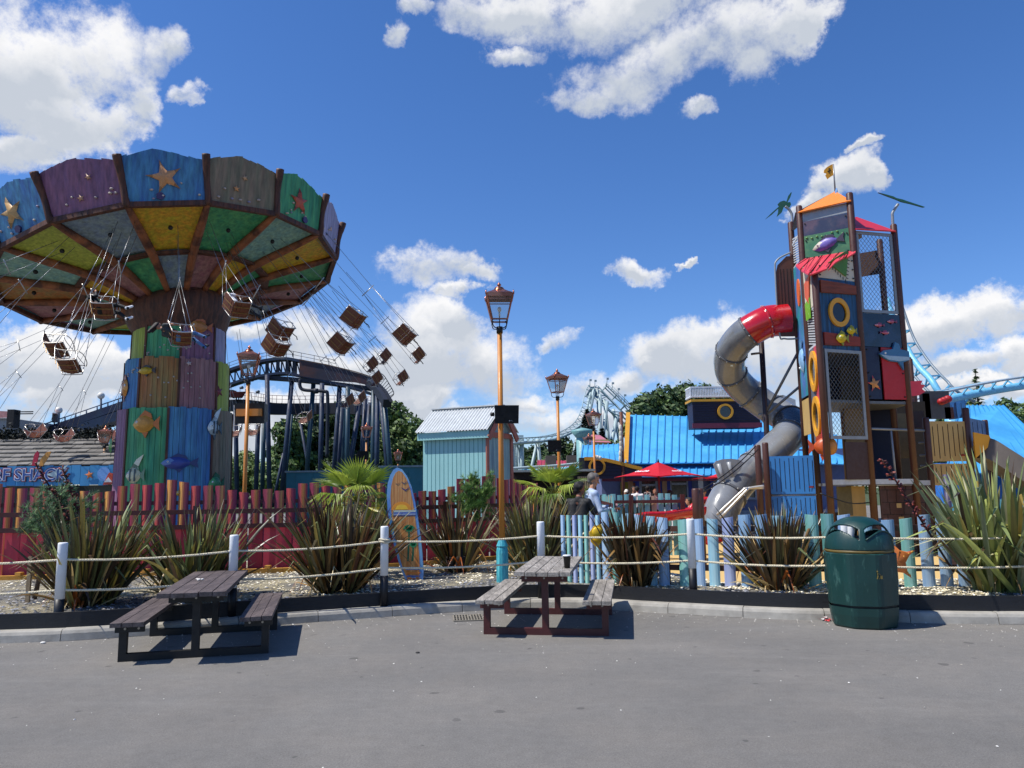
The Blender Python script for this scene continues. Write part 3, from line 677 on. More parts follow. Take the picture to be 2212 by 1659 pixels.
def bird(u, v, s, c):
    x, z = loc2(u, v); artpoly(b, [(x - s, z + s * .55), (x - s * .45, z + s * .25), (x, z), (x + s * .45, z + s * .35), (x + s, z + s * .75), (x + s * .4, z + s * .12), (x, z - s * .28), (x - s * .45, z + s * .02)], c, 1)
bird(874, 1044, .055, '#3a4260'); bird(859, 1046, .035, '#5a4a4a'); bird(877, 1058, .075, '#2c2a70')
for (u, v, s, c) in ((884, 1140, .1, '#1f8a5a'), (893, 1175, .075, '#2a9a66')):
    x, z = loc2(u, v); bx, bz = loc2(u - 2, 1215)
    artpoly(b, [(x - .008, z), (x + .01, z), (x + .012, z - .12), (bx + .012, bz + .02), (bx - .014, bz + .02), (x - .014, z - .12)], '#186a4a')
    for k in range(11):
        a = k * 2 * math.pi / 11 + .2; L = s * (1. if math.sin(a) > -.3 else .75); tip = (x + L * math.cos(a), z + L * math.sin(a) * .7 - .02); nx, nz = -math.sin(a) * s * .2, math.cos(a) * s * .2
        artpoly(b, [(x - nx * .3, z - nz * .3), (x + L * .5 * math.cos(a) - nx, z + L * .5 * math.sin(a) * .8 - nz), tip, (x + L * .5 * math.cos(a) + nx, z + L * .5 * math.sin(a) * .8 + nz)], c, 1)
for k, (v, c) in enumerate(((1228, '#4a7ab8'), (1236, '#d8803a'), (1243, '#3a66b0'), (1249, '#c86e3a'))): x0, x1, z = loc2(877 + k, v)[0], loc2(909, v)[0], loc2(880, v)[1]; artpoly(b, [(x0, z), (x0 + .06, z + .006), (x1 - .03, z - .004), (x1, z), (x1, z - .018), (x0, z - .02)], c)
b.build('painting', AR, t)
b = MB(); q = sbp(890, 1262); b.beam((q.x - .03, SY + .06, BED), (q.x - .03, SY + .06, BED + .8), .05, .05); b.build('support_post', mat('surf_post', '#6b3c1e', .7), t)
# ================================================================== picket fences
PKT = mat('painted_picket', '#ffffff', .55, vcol=True, var=.14, scale=5, st=(1, 1, .25), bump=.15, bscale=20)
def picket(b, p, d, w, z0, z1, cols, bulge=.035, slope=0.):
    """curved board: p base point, d along the fence, bulging to the camera side"""
    d = V3(d).normalized(); nrm = V3((d.y, -d.x, 0)); n = len(cols); vs = []
    for i in range(n + 1):
        s = i / n - .5; o = p + d * (s * w) + nrm * (bulge * (1 - 4 * s * s)); vs += [V3((o.x, o.y, z0)), V3((o.x, o.y, z1 + slope * s * w))]
    for i in range(n + 1):
        s = i / n - .5; o = p + d * (s * w * .94) + nrm * (bulge * (1 - 4 * s * s) - .018); vs += [V3((o.x, o.y, z0)), V3((o.x, o.y, z1 + slope * s * w))]
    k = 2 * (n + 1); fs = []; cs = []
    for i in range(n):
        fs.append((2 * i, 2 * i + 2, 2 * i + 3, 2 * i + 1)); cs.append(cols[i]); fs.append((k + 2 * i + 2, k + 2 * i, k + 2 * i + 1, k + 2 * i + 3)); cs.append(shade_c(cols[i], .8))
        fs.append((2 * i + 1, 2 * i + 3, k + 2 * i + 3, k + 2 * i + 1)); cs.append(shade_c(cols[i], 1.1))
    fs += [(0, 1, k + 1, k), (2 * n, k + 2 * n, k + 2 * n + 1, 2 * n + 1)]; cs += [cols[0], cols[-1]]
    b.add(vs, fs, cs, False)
rp = random.Random(21)
RC = [['#7a2236', '#9c3a42', '#b8623c', '#cf8f45', '#b8623c', '#8a3048'], ['#a0323e', '#bc4844', '#c8584a', '#b0404a', '#903650', '#7c3050'], ['#c07a3a', '#d29a4a', '#c8804a', '#b05848', '#9c4450', '#7e3450'], ['#702038', '#8e3048', '#a84c50', '#bc7a50', '#c49052', '#a05444']]
t = thing('picket_fence', (-5, 13.9, 0), 'tall red and orange striped picket fence with wavy top behind the flaxes', 'fence')
b = MB(); FL = smooth_path([(-13, 13.0, 0), (-8, 13.5, 0), (-4, 14.2, 0), (-2, 14.9, 0), (-.6, 15.8, 0), (.35, 16.9, 0), (.72, 17.4, 0)], 12)
fp = resample(FL, .205)
for i, p in enumerate(fp[:-1]):
    d = (fp[i + 1] - p); ut = HCAM; zt = 1.70 + .09 * math.sin(i * .42) + .035 * math.sin(i * 1.7) + (.0 if p.x < -1.5 else .06) - (.07 if -2.2 < p.x < -1.2 else 0)
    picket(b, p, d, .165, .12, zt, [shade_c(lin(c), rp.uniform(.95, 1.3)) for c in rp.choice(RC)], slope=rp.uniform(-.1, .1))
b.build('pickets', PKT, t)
RB = mat('dark_red_rail', '#4a1a16', .5, var=.2, scale=4, bump=.3, bscale=15)
for z in (1.42, .5):
    b = MB()
    for p, q in zip(fp[:-1:2], fp[2::2]): n_ = (q - p).normalized(); n_ = V3((n_.y, -n_.x, 0)); b.beam(p - n_ * .03 + UP * z, q - n_ * .03 + UP * z, .04, .07)
    b.build('rail', RB, t)
# crimson boarded lower wall with handrails in front of it
t = thing('boarded_fence', (-5, 13.3, 0), 'crimson boarded fence with dark red handrails and posts in front of the striped pickets', 'fence')
b = MB(); FL2 = smooth_path([(-13, 12.3, 0), (-8, 12.85, 0), (-4, 13.5, 0), (-2.2, 14.1, 0), (-1.0, 14.9, 0), (.3, 16.0, 0)], 12); f2 = resample(FL2, .24)
for i, p in enumerate(f2[:-1]):
    d = (f2[i + 1] - p).normalized(); n_ = V3((d.y, -d.x, 0)); c = shade_c(lin(rp.choice(('#b02c40', '#a2263a', '#b83548', '#9a2236'))), rp.uniform(.85, 1.1))
    picket(b, p + (n_ * .03 if i % 2 else V3((0, 0, 0))), d, .20 if i % 2 else .23, .25, .98, [c] * 2, bulge=.012)
b.build('boards', PKT, t)
for z in (1.02, 1.27):
    b = MB()
    for p, q in zip(f2[:-1:3], f2[3::3]): d = (q - p).normalized(); n_ = V3((d.y, -d.x, 0)); b.beam(p + n_ * .1 + UP * z, q + n_ * .1 + UP * z, .045, .075)
    b.build('handrail', RB, t)
for i in range(5, len(f2) - 1, 9):
    p = f2[i]; d = (f2[i + 1] - p).normalized(); n_ = V3((d.y, -d.x, 0)); b = MB(); b.box(p + n_ * .06 + UP * .72, (.1, .1, 1.3), math.atan2(d.y, d.x)); b.build('post', RB, t)
b = MB(); OC = mat('ochre_plinth', '#b98432', .7, var=.25, scale=4, bump=.3)
for k, (p, q) in enumerate(zip(f2[:-1], f2[1:])):
    d = (q - p).normalized(); n_ = V3((d.y, -d.x, 0)); b.beam(p + n_ * .2 + UP * .26, q + n_ * .2 + UP * .26, .1, .1)
    b.beam(p + n_ * .26 + UP * .16, q + n_ * .26 + UP * .16, .04, .12)
    if k % 2: b.box(p + n_ * .2 + UP * .335, (.09, .1, .05))
b.build('plinth', OC, t)
# blue picket fence
BCOL = [['#8fb0d2', '#a2c0de', '#b2cce6'], ['#78b4a8', '#8cc4ba', '#9cd0c8'], ['#98a4cc', '#a8b4da', '#b4c0e2'], ['#8cbcd0', '#a0ccda', '#b0d8e4'], ['#5f9c94', '#74aca6', '#88bcb8'], ['#84a8ca', '#92b6d4', '#a0c2dc']]
PX = [(1215 + 12.5 * k, 9, 1113) for k in range(7)] + [(1306, 16, 1106), (1328, 17, 1107), (1352, 18, 1109), (1378, 19, 1112), (1404, 21, 1115), (1430, 22, 1118), (1476, 24, 1122), (1507, 21, 1121), (1538, 22, 1121), (1571, 23, 1118), (1607, 24, 1112), (1643, 25, 1112), (1680, 25, 1114), (1716, 26, 1116), (1752, 26, 1112), (1786, 26, 1110), (1822, 26, 1112), (1868, 26, 1118), (1917, 26, 1123), (1956, 26, 1120), (1995, 26, 1112), (2034, 26, 1116), (2072, 26, 1112), (2110, 26, 1114), (2150, 26, 1118), (2190, 26, 1115), (2232, 26, 1115)] + [(2275 + 41 * k, 26, 1114 + 3 * (k % 3)) for k in range(16)]
YF = [(1200, 11.45), (1300, 11.15), (1463, 10.7), (1549, 10.55), (1640, 10.42), (1760, 10.3), (1900, 10.2), (2300, 10.15), (3000, 10.1)]
t = thing('picket_fence', (3.0, 10.5, BED), 'low fence of blue, teal and lilac curved pickets round the play area', 'fence'); b = MB(); line = []
for i, (u, wpx, vt) in enumerate(PX):
    Y = poly_at(YF, u)[0]; top = P(u, vt, Y); line.append(V3((top.x, Y, 0))); cs = [lin(c) for c in BCOL[[0, 1, 2, 3, 1, 2, 3, 0, 4, 3, 0, 3, 0, 1, 0, 3, 2, 5, 5][i] if i < 19 else rp.randrange(6)]]
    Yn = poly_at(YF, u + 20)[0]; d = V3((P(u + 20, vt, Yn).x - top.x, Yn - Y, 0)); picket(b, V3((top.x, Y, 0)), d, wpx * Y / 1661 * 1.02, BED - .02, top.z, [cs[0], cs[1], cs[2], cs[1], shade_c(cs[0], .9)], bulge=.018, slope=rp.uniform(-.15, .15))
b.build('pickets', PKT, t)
for z in (.48, 1.0):
    b = MB()
    for p, q in zip(line, line[1:]): b.beam(p + V3((0, .045, z)), q + V3((0, .045, z)), .04, .075)
    b.build('rail', mat('brown_rail', '#4b2a1d', .6, var=.2), t)
for i in (6, 12, 18, 25, 31, 37, 43):
    p = line[i]; b = MB(); b.box(p + V3((.06, .1, .62)), (.08, .08, 1.0)); b.build('post', mat('brown_rail', '#4b2a1d', .6), t)
t = thing('picket_fence', (2.8, 17.3, 0), 'pale teal and tan picket fence with brown rails in front of the restaurant terrace', 'fence')
b = MB(); FB = [V3((1.75, 13.6, 0)), V3((1.98, 17.4, 0)), V3((3.72, 17.2, 0)), V3((4.6, 17.6, 0))]; fb = resample(FB[:3], .15)
for i, p in enumerate(fb[:-1]):
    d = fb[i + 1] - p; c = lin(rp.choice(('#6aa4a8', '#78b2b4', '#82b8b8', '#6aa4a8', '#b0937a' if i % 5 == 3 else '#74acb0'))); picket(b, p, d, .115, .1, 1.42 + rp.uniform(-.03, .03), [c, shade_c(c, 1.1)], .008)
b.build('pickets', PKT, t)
for z in (1.27, .55):
    b = MB()
    for p, q in zip(FB[:2], FB[1:3]): b.beam(p + V3((0, -.05, z)), q + V3((0, -.05, z)), .05, .07)
    b.build('rail', RB, t)
for p in (FB[1], FB[1].lerp(FB[2], .36), FB[2]): b = MB(); b.box(p + V3((0, -.06, .72)), (.09, .09, 1.4)); b.build('post', RB, t)
# ================================================================== street lamps
COP = mat('copper', '#b5755a', .3, metal=.85, var=.12, scale=8, bump=.05, c2='#8c5644', c2s=4, c2t=(.5, .58))
OCH = mat('ochre_pole', '#b9762a', .42, var=.12, scale=3, bump=.1, bscale=15); IRN = mat('black_iron', '#0d0d0f', .5, var=.1); TEA = mat('teal_base', '#2f93a4', .5, var=.25, scale=5, st=(6, 6, 1), c2='#57b4bc', c2s=4)
GLS = glass()
def lamp(loc, ztop, label, rot=0., s=1., base=False):
    """4.7 m post with a four sided copper lantern"""
    x, y, z = loc; t = thing('street_lamp', loc, label, 'street lamp', 'copper lantern lamp posts'); c = V3((x, y, 0)); Z = ztop
    L0 = Z - .62 * s; zb = L0 - .0; b = MB()   # zb: underside of lantern
    b.cyl((x, y, z), (x, y, zb - .14 * s), .044 * s, .036 * s, 16); b.build('pole', OCH, t)
    b = MB(); b.cyl((x, y, zb - .2 * s), (x, y, zb - .1 * s), .048 * s, n=16)
    R = Matrix.Rotation(rot, 3, 'Z')
    for k in range(4):
        a = rot + k * math.pi / 2 + math.pi / 4; d = V3((math.cos(a), math.sin(a), 0)); b.tube(smooth_path([c + UP * (zb - .13 * s) + d * .04 * s, c + UP * (zb - .11 * s) + d * .13 * s, c + UP * (zb - .03 * s) + d * .16 * s, c + UP * (zb + .01 * s) + d * .13 * s], 5), .008 * s, 6)
    b.cyl((x, y, zb - .12 * s), (x, y, zb + .08 * s), .008 * s, n=6); b.build('frog_bracket', IRN, t)
    b = MB(); w0, w1, h = .115 * s, .195 * s, .36 * s
    cor = [(1, 1), (-1, 1), (-1, -1), (1, -1)]
    def cp(k, f, w): q = R @ V3((cor[k % 4][0] * w, cor[k % 4][1] * w, 0)); return c + q + UP * (zb + f * h)
    for k in range(4):
        b.beam(cp(k, 0, w0), cp(k, 1, w1), .02 * s, .02 * s); b.beam(cp(k, 0, w0), cp(k + 1, 0, w0), .022 * s, .022 * s); b.beam(cp(k, 1, w1), cp(k + 1, 1, w1), .03 * s, .05 * s); b.beam(cp(k, .84, lerp(w0, w1, .84)), cp(k + 1, .84, lerp(w0, w1, .84)), .012 * s, .014 * s)
        q = cp(k, 1, w1 * 1.04); b.tube([q + UP * .0, q + UP * .035 * s + (q - c - UP * q.z).normalized() * .01, q + UP * .075 * s], [.018 * s, .014 * s, .003 * s], 6)
    b.build('lantern_frame', COP, t)
    b = MB(); r1, r2 = w1 * 1.45, .07 * s; zt = zb + h + .02 * s
    b.lathe([(w1 * 1.42, zt), (w1 * 1.38, zt + .02 * s), (.16 * s, zt + .065 * s), (.09 * s, zt + .1 * s)], c, 4, None, False, rot + math.pi / 4, rot + math.pi / 4 + 2 * math.pi)
    b.build('lantern_roof', COP, t)
    b = MB(); q = zt + .09 * s; b.lathe([(.09, 0), (.085, .02), (.07, .03), (.075, .045), (.06, .07), (.035, .085), (.02, .092), (.018, .1), (.03, .118), (.034, .132), (.026, .15), (.008, .185), (.003, .2), (.001, .203)] if s == 0 else [(r_ * s, q + z_ * s * .66) for r_, z_ in [(.09, 0), (.085, .02), (.07, .03), (.075, .045), (.06, .07), (.035, .085), (.02, .092), (.018, .1), (.03, .118), (.034, .132), (.026, .15), (.008, .185), (.003, .2), (.001, .203)]], c, 16); b.build('finial', COP, t)
    b = MB()
    for k in range(4): b.quad(cp(k, .02, w0 * .97), cp(k + 1, .02, w0 * .97), cp(k + 1, .98, w1 * .97), cp(k, .98, w1 * .97))
    b.build('panes', GLS, t)
    b = MB(); b.ell(c + UP * (zb + .17 * s), .032 * s, .032 * s, .042 * s); b.cyl(c + UP * (zb + .06 * s), c + UP * (zb + .14 * s), .014 * s, n=8); b.build('bulb', mat('bulb_glass', '#d8dad8', .15, var=.05), t)
    if base:
        b = MB(); b.lathe([(.088, z - .1), (.088, z + .45), (.082, z + .5), (.075, z + .53), (.085, z + .55), (.05, z + .64), (.046, z + .66)], (x, y, 0), 12, smooth=False); b.build('base', TEA, t)
    return t
def lamp_px(u, vtop, Y, label, rot=0., s=1., base=False, z0=0.):
    q = P(u, vtop, Y); return lamp((q.x, Y, z0), q.z, label, rot, s, base)
lamp_px(1078, 607, 11.5, 'tallest lamp post with teal base and copper lantern, loudspeaker on its pole', .06, 1.0, True, BED)
lamp_px(539, 744, 15.6, 'copper lantern lamp post right of the swing ride column', .25, 1.02)
lamp_px(1203, 795, 19.6, 'copper lantern lamp post right of the teal hut with a speaker on it', .5, 1.02)
lamp_px(1281, 881, 28.5, 'lamp post in front of the pirate ship wall', .4, 1.04)
lamp_px(1272, 935, 39, 'smaller distant lamp post just left of the one by the ship wall', .3, 1.1)
lamp_px(792, 912, 35, 'distant lamp post before the dark blue coaster columns', .3, 1.1)
lamp_px(860, 969, 46, 'small far lamp post above the tip of the surfboard', .3, 1.1)
lamp_px(229, 918, 30, 'distant lamp post in front of the surf shop sign', .3, 1.1)
# loudspeakers
SPK = mat('speaker_black', '#0c0d10', .55, var=.1, bump=.1); GRL = mat('speaker_grille', '#060708', .8, var=.1, bump=.3, bscale=300)
def speaker(u, v, Y, w, h, label, yaw=0., rear=False, logo=False):
    c = P(u, v, Y); t = thing('loudspeaker', c, label, 'loudspeaker', 'loudspeakers on lamp posts'); M_ = Matrix.Rotation(yaw, 3, 'Z') @ Matrix.Rotation(rad(6), 3, 'X'); b = MB(); d = h * .8
    pts = [(-w / 2, -d / 2), (w / 2, -d / 2), (w * .44, d / 2), (-w * .44, d / 2)]; vs = [M_ @ V3((x, y, z)) + c for z in (-h / 2, h / 2) for x, y in pts]
    vs = [M_ @ V3((x * (1 if z > 0 else .97), y, z * (1 if y < 0 else .82))) + c for z in (-h / 2, h / 2) for x, y in pts]
    b.add(vs, [(0, 3, 2, 1), (4, 5, 6, 7), (0, 1, 5, 4), (1, 2, 6, 5), (2, 3, 7, 6), (3, 0, 4, 7)], None, False); b.build('cabinet', SPK, t)
    if not rear:
        b = MB(); g = [M_ @ V3((x * w * .47, -d / 2 - .004, z * h * .46)) + c for x, z in ((-1, -1), (1, -1), (1, 1), (-1, 1))]; b.quad(*g); b.build('grille', GRL, t)
        if logo:
            b = MB(); o = c + M_ @ V3((w * .12, -d / 2 - .008, -h * .36)); ex_ = M_ @ V3((1, 0, 0)); ez_ = M_ @ V3((0, 0, 1)); b.prism([(-.012, .01), (.004, .014), (.008, .002), (-.002, -.006), (-.012, -.006)], o, ex_, ez_, .002); b.prism([(.014, -.004), (.02, .008), (.03, 0), (.055, -.005), (.03, .004), (.022, .012)], o, ex_, ez_, .002); b.build('maker_mark', mat('grey_mark', '#9aa0a6', .4, var=0), t)
    b = MB(); b.cyl(c + M_ @ V3((-w * .5, 0, 0)), c + M_ @ V3((-w * .62, .02, 0)), .03, n=10) if not rear else b.box(c + V3((0, -d * .55, 0)), (w * .85, .06, h * .35)); b.build('bracket', SPK if not rear else OCH, t)
speaker(1093, 895, 11.36, .36, .27, 'black loudspeaker on the tallest lamp post, beside the hut roof', .12, logo=True)
speaker(545, 893, 15.9, .62, .42, 'black loudspeaker seen from behind on the lamp by the swing ride', 0, rear=True)
speaker(1197, 963, 19.3, .34, .29, 'black loudspeaker on the lamp right of the teal hut', .1, logo=True)
speaker(783, 983, 34.6, .5, .38, 'small black loudspeaker on the far lamp among the coaster columns', .3)
speaker(1266, 1010, 38.5, .5, .4, 'small dark loudspeaker below the far right lantern near the ship wall', .2)
# ================================================================== reliefs used as ornaments
ORN = mat('painted_relief', '#ffffff', .4, vcol=True, var=.12, scale=20, bump=.15, bscale=60)
def star_mesh(b, o, ex_, ey_, R, c, rot=0., th=.06, r0=.36, edge=None, rnd_=None):
    o, ex_, ey_ = V3(o), V3(ex_).normalized(), V3(ey_).normalized(); n = ex_.cross(ey_); vs = [o + n * th]; cs = []; rr = rnd_ or random.Random(int(R * 999))
    K = 20
    for k in range(K):
        a = rot + math.pi / 2 + 2 * math.pi * k / K; m = k % 4; rr_ = {0: 1, 1: .62, 2: r0, 3: .62}[m] * R; da = {0: 0, 1: -.17, 2: 0, 3: .17}[m]
        vs.append(o + (ex_ * math.cos(a + da) + ey_ * math.sin(a + da)) * rr_)
    for k in range(5): a = rot + math.pi / 2 + 2 * math.pi * k / 5; vs.append(o + (ex_ * math.cos(a) + ey_ * math.sin(a)) * R * .6 + n * th * .75)
    fs = []
    for k in range(5):
        t0 = 1 + k * 4; p1, p2 = 1 + (k * 4 + 1) % K, 1 + (k * 4 + 2) % K; m1, m2 = 1 + (k * 4 - 1) % K, 1 + (k * 4 - 2) % K; r_ = 21 + k
        fs += [(r_, t0, p1), (r_, p1, p2, 0), (r_, m1, t0), (r_, 0, m2, m1)]
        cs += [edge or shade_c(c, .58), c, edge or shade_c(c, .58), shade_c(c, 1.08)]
    b.add(vs, fs, cs, True)
def fish_mesh(b, o, ex_, ey_, L, H, pal, flip=1, th=.08, style='oval'):
    o, ex_, ey_ = V3(o), V3(ex_).normalized() * flip, V3(ey_).normalized(); n = (ex_ * flip).cross(ey_); body, fin, face, mark = [lin(c) for c in pal]
    M_ = Matrix((ex_, ey_, n)).transposed()
    def pt(x, y, z=0.): return o + ex_ * x * L + ey_ * y * H + n * z
    pr = {'oval': [(-.5, -.04), (-.42, .16), (-.25, .4), (0, .5), (.22, .36), (.38, .12), (.38, -.1), (.22, -.34), (0, -.5), (-.25, -.4), (-.42, -.2)]}['oval']
    # cushion shaped body, face at -x
    m = len(pr); vs = []; 
    for f, hz in ((1, 0.), (.8, .6), (.45, .95)): vs += [pt(x * f, y * f, th * hz) for x, y in pr]
    vs.append(pt(0, 0, th)); fs = []; cs = []
    for j in range(2):
        for i in range(m):
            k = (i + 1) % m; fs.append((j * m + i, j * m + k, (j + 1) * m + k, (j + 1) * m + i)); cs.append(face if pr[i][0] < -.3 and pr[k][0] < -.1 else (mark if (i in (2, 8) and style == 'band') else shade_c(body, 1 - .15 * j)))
    for i in range(m): fs.append((2 * m + i, 2 * m + (i + 1) % m, 3 * m)); cs.append(body)
    b.add(vs, fs, cs, True)
    def fl(pts, c, z=.012): b.prism([(x * L, y * H) for x, y in pts], o + n * z, ex_, ey_, .02, c)
    if style == 'moorish': fl([(-.2, .4), (.1, .95), (.5, 1.25), (.25, .58), (.15, .4)], face)
    fl([(.34, .05), (.62, .42), (.58, .02), (.62, -.38), (.34, -.06)], fin)
    fl([(-.25, .38), (-.02, .72), (.24, .55), (.3, .3)], fin); fl([(-.1, -.45), (.05, -.74), (.16, -.42)], fin)
    for s_ in (1,): b.ell(pt(-.3, .1, th * .75), .075 * H, .075 * H, .03, M=M_, n=10, m=6, c_=(.85, .85, .82)); b.ell(pt(-.305, .1, th * .75 + .022), .035 * H, .035 * H, .016, M=M_, n=8, m=5, c_=(.01, .01, .012))
    if style in ('band', 'moorish'):
        for x in (-.14, .12): b.prism([((x - .04) * L, -.36 * H), ((x + .04) * L, -.36 * H), ((x + .05) * L, .38 * H), ((x - .03) * L, .38 * H)], o + n * th * .93, ex_, ey_, .02, mark)
# ================================================================== wave swinger
CX_, CY_, CZ_, RR, TX, TY, PH, HH, RT = -11.236, 25.0, 8.767, 5.204, .199, -.084, .566, 1.094, 5.551
AX = V3((-10.98, 25.0, 0)); NP = 16
def aa(k): return -math.pi / 2 + PH + k * 2 * math.pi / NP
def rim(a, r, h): x, y = r * math.cos(a), r * math.sin(a); return V3((CX_ + x - TX * h, CY_ + y - TY * h, CZ_ + h + TX * x + TY * y))
def paint(name, c, c2, c3=None):
    return mat(name, c, .6, var=.38, scale=3.5, st=(3, 3, .3), bump=.25, bscale=12, c2=c2, c2s=1.6, c2t=(.36, .62))
PB = paint('paint_blue', '#3a68a0', '#4a86a8'); PP = paint('paint_purple', '#74506e', '#8a5a70'); PG = paint('paint_green', '#2f8460', '#4f9a62'); PGB = paint('paint_greybrown', '#6f6a52', '#84705a')
PY = paint('paint_yellow', '#b0a22a', '#c8942a'); PL = paint('paint_lime', '#94a23a', '#a8b044'); PSL = paint('paint_slate', '#6d82a0', '#7f9296'); PLI = paint('paint_lilac', '#8880a2', '#9c96b0'); PM = paint('paint_mauve', '#8c5c64', '#9c7470'); PTE = paint('paint_teal', '#6a9a9a', '#86ae9c'); PO = paint('paint_orange', '#a8642c', '#8a7440')
PBR = mat('carved_wood', '#5b3422', .65, var=.35, scale=3, st=(4, 4, .58), bump=.5, bscale=10, c2='#3c2218', c2s=2); PBO = mat('rib_wood', '#8a5230', .6, var=.35, scale=3, bump=.4, bscale=10, c2='#512c1c', c2s=2)
ride = thing('swing_carousel', AX, 'big wave swinger ride with painted sea themed canopy and column', 'fairground ride')
front = {0 - 1: PB}
FAS = {-4: PO, -3: PB, -2: PP, -1: PB, 0: PGB, 1: PG, 2: PLI, 3: PM, 4: PB}
OUTP = {-5: PO, -4: PTE, -3: PL, -2: PSL, -1: PY, 0: PG, 1: PTE, 2: PY, 3: PG, 4: PM, 5: PSL, 6: PY, 7: PTE, -8: PL, -7: PTE, -6: PM}
INP = {-4: PY, -3: PM, -2: PG, -1: PSL, 0: PM, 1: PY, 2: PG, 3: PM, 4: PTE}
# panel k spans corner k .. k+1 ; the front blue panel spans -1 .. 0
def under(tt): return lerp(RR, 1.28, tt), -1.02 * tt + .20 * math.sin(math.pi * tt) - .05 * math.sin(2 * math.pi * tt)
for k in range(-8, 8):
    a0, a1 = aa(k), aa(k + 1)
    for (t0, t1, dct, nm, inset) in ((.02, .59, OUTP, 'outer_ceiling_panel', 0), (.59, .985, INP, 'inner_ceiling_panel', .02)):
        b = MB(); ns, na = 6, 4; vs = []
        for i in range(ns + 1):
            tt = lerp(t0, t1, i / ns); r_, h_ = under(tt)
            for j in range(na + 1):
                a = lerp(a0, a1, j / na); ch = math.cos(math.pi / NP) / math.cos(a - (a0 + a1) / 2); vs.append(rim(a, r_ * ch, h_ + .03 + .05 * math.sin(math.pi * j / na)))
        fs = [(i * (na + 1) + j, i * (na + 1) + j + 1, (i + 1) * (na + 1) + j + 1, (i + 1) * (na + 1) + j) for i in range(ns) for j in range(na)]
        b.add(vs, fs, None, True); b.build(nm, dct.get(k, PTE if k % 2 else PM), ride)
    # lamp bracket hanging in the middle of each outer panel
    r_, h_ = under(.27); am = (a0 + a1) / 2; b = MB(); p = rim(am, r_ * .98, h_ - .05); b.ell(p, .07, .07, .07, n=8, m=6); b.build('floodlight', IRN, ride)
    # rib
    b = MB(); pts = []
    for i in range(11):
        tt = i / 10; r_, h_ = under(tt); pts.append(rim(a0, r_, h_ - .04))
    b.tube(pts, [.085 + .05 * math.sin(math.pi * i / 10) for i in range(11)], 8); b.build('rib', PBO, ride)
    # fascia panel with plank-stepped wavy top
    A, B_ = rim(a0, RR + .02, 0), rim(a1, RR + .02, 0); At, Bt = rim(a0, RT, HH), rim(a1, RT, HH); b = MB(); n_ = 10; rr = random.Random(k * 7 + 50)
    upv = ((At - A) + (Bt - B_)).normalized()
    for i in range(n_):
        s0, s1 = i / n_, (i + 1) / n_; pk = rr.uniform(.42, .58) if i == 0 else pk
        def hgt(s): return 1 + .25 * max(0, 1 - abs(s - pk) / .5) ** .8
        jg = rr.uniform(-.022, .022)
        q = [A.lerp(B_, s0), A.lerp(B_, s1), A.lerp(B_, s1).lerp(At.lerp(Bt, s1), hgt(s1) + jg - (.012 if s1 > pk else -.012)), A.lerp(B_, s0).lerp(At.lerp(Bt, s0), hgt(s0) + jg)]
        nn_ = (q[1] - q[0]).cross(q[3] - q[0]).normalized(); b.add(q + [x - nn_ * .04 for x in q], [(0, 1, 2, 3), (7, 6, 5, 4), (3, 2, 6, 7), (1, 5, 6, 2), (0, 3, 7, 4), (0, 4, 5, 1)], None, False)
    b.build('fascia_panel', FAS.get(k, PP if k % 2 else PG), ride)
    # corner post, S curved
    b = MB(); pts = [rim(a0, RR + .0, -.1), rim(a0, RR + .10, .12), rim(a0, RR + .15, .38), rim(a0, RR + .26, .72), rim(a0, RT + .05, 1.0), rim(a0, RT + .12, 1.18)]
    b.tube(smooth_path(pts, 3), [.1, .11, .1, .09, .09, .09, .09, .09, .09, .1, .1, .11, .11, .12, .12, .12], 8); b.build('fascia_post', PBR, ride)
    # rim and middle ring beams
    b = MB(); b.beam(rim(a0, RR, -.05), rim(a1, RR, -.05), .16, .14); b.build('rim_beam', PBR, ride)
    r_, h_ = under(.60); b = MB(); b.beam(rim(a0, r_, h_ - .01), rim(a1, r_, h_ - .01), .26, .08); b.build('ring_beam', PBR, ride)
# top cover so light does not fall through
b = MB(); vs = [rim(aa(k), RR, .1) for k in range(16)] + [rim(0, 0, .9)]; b.add(vs, [(k, (k + 1) % 16, 16) for k in range(16)], None, False); b.build('canopy_roof', mat('canopy_top', '#556a78', .7), ride)
# stars and shells on the fascias
def fas_pt(k, s, h): return rim(aa(k), RR + .02, 0).lerp(rim(aa(k + 1), RR + .02, 0), s).lerp(rim(aa(k), RT, HH).lerp(rim(aa(k + 1), RT, HH), s), h)
def fas_frame(k): a, b_, c = fas_pt(k, 0, 0), fas_pt(k, 1, 0), fas_pt(k, .5, 1); ex_ = (b_ - a).normalized(); ey_ = (c - fas_pt(k, .5, 0)).normalized(); return ex_, ey_, ex_.cross(ey_)
for k, s, h, R_, rot, c in ((-1, .50, .58, .50, .2, '#c98f5e'), (-3, .42, .55, .47, .1, '#c9a06a'), (1, .46, .55, .44, .1, '#b5553e'), (-2, .6, .75, .11, .3, '#c99a78'), (-2, .45, .32, .12, .1, '#c99a78'), (0, .52, .72, .11, .4, '#c9a07a'), (0, .4, .42, .12, .0, '#c98f5e'), (2, .5, .5, .1, .2, '#c9a8a0')):
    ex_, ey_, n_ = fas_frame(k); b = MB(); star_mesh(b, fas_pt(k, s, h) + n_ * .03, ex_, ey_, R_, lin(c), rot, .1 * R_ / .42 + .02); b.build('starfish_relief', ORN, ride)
rr = random.Random(4)
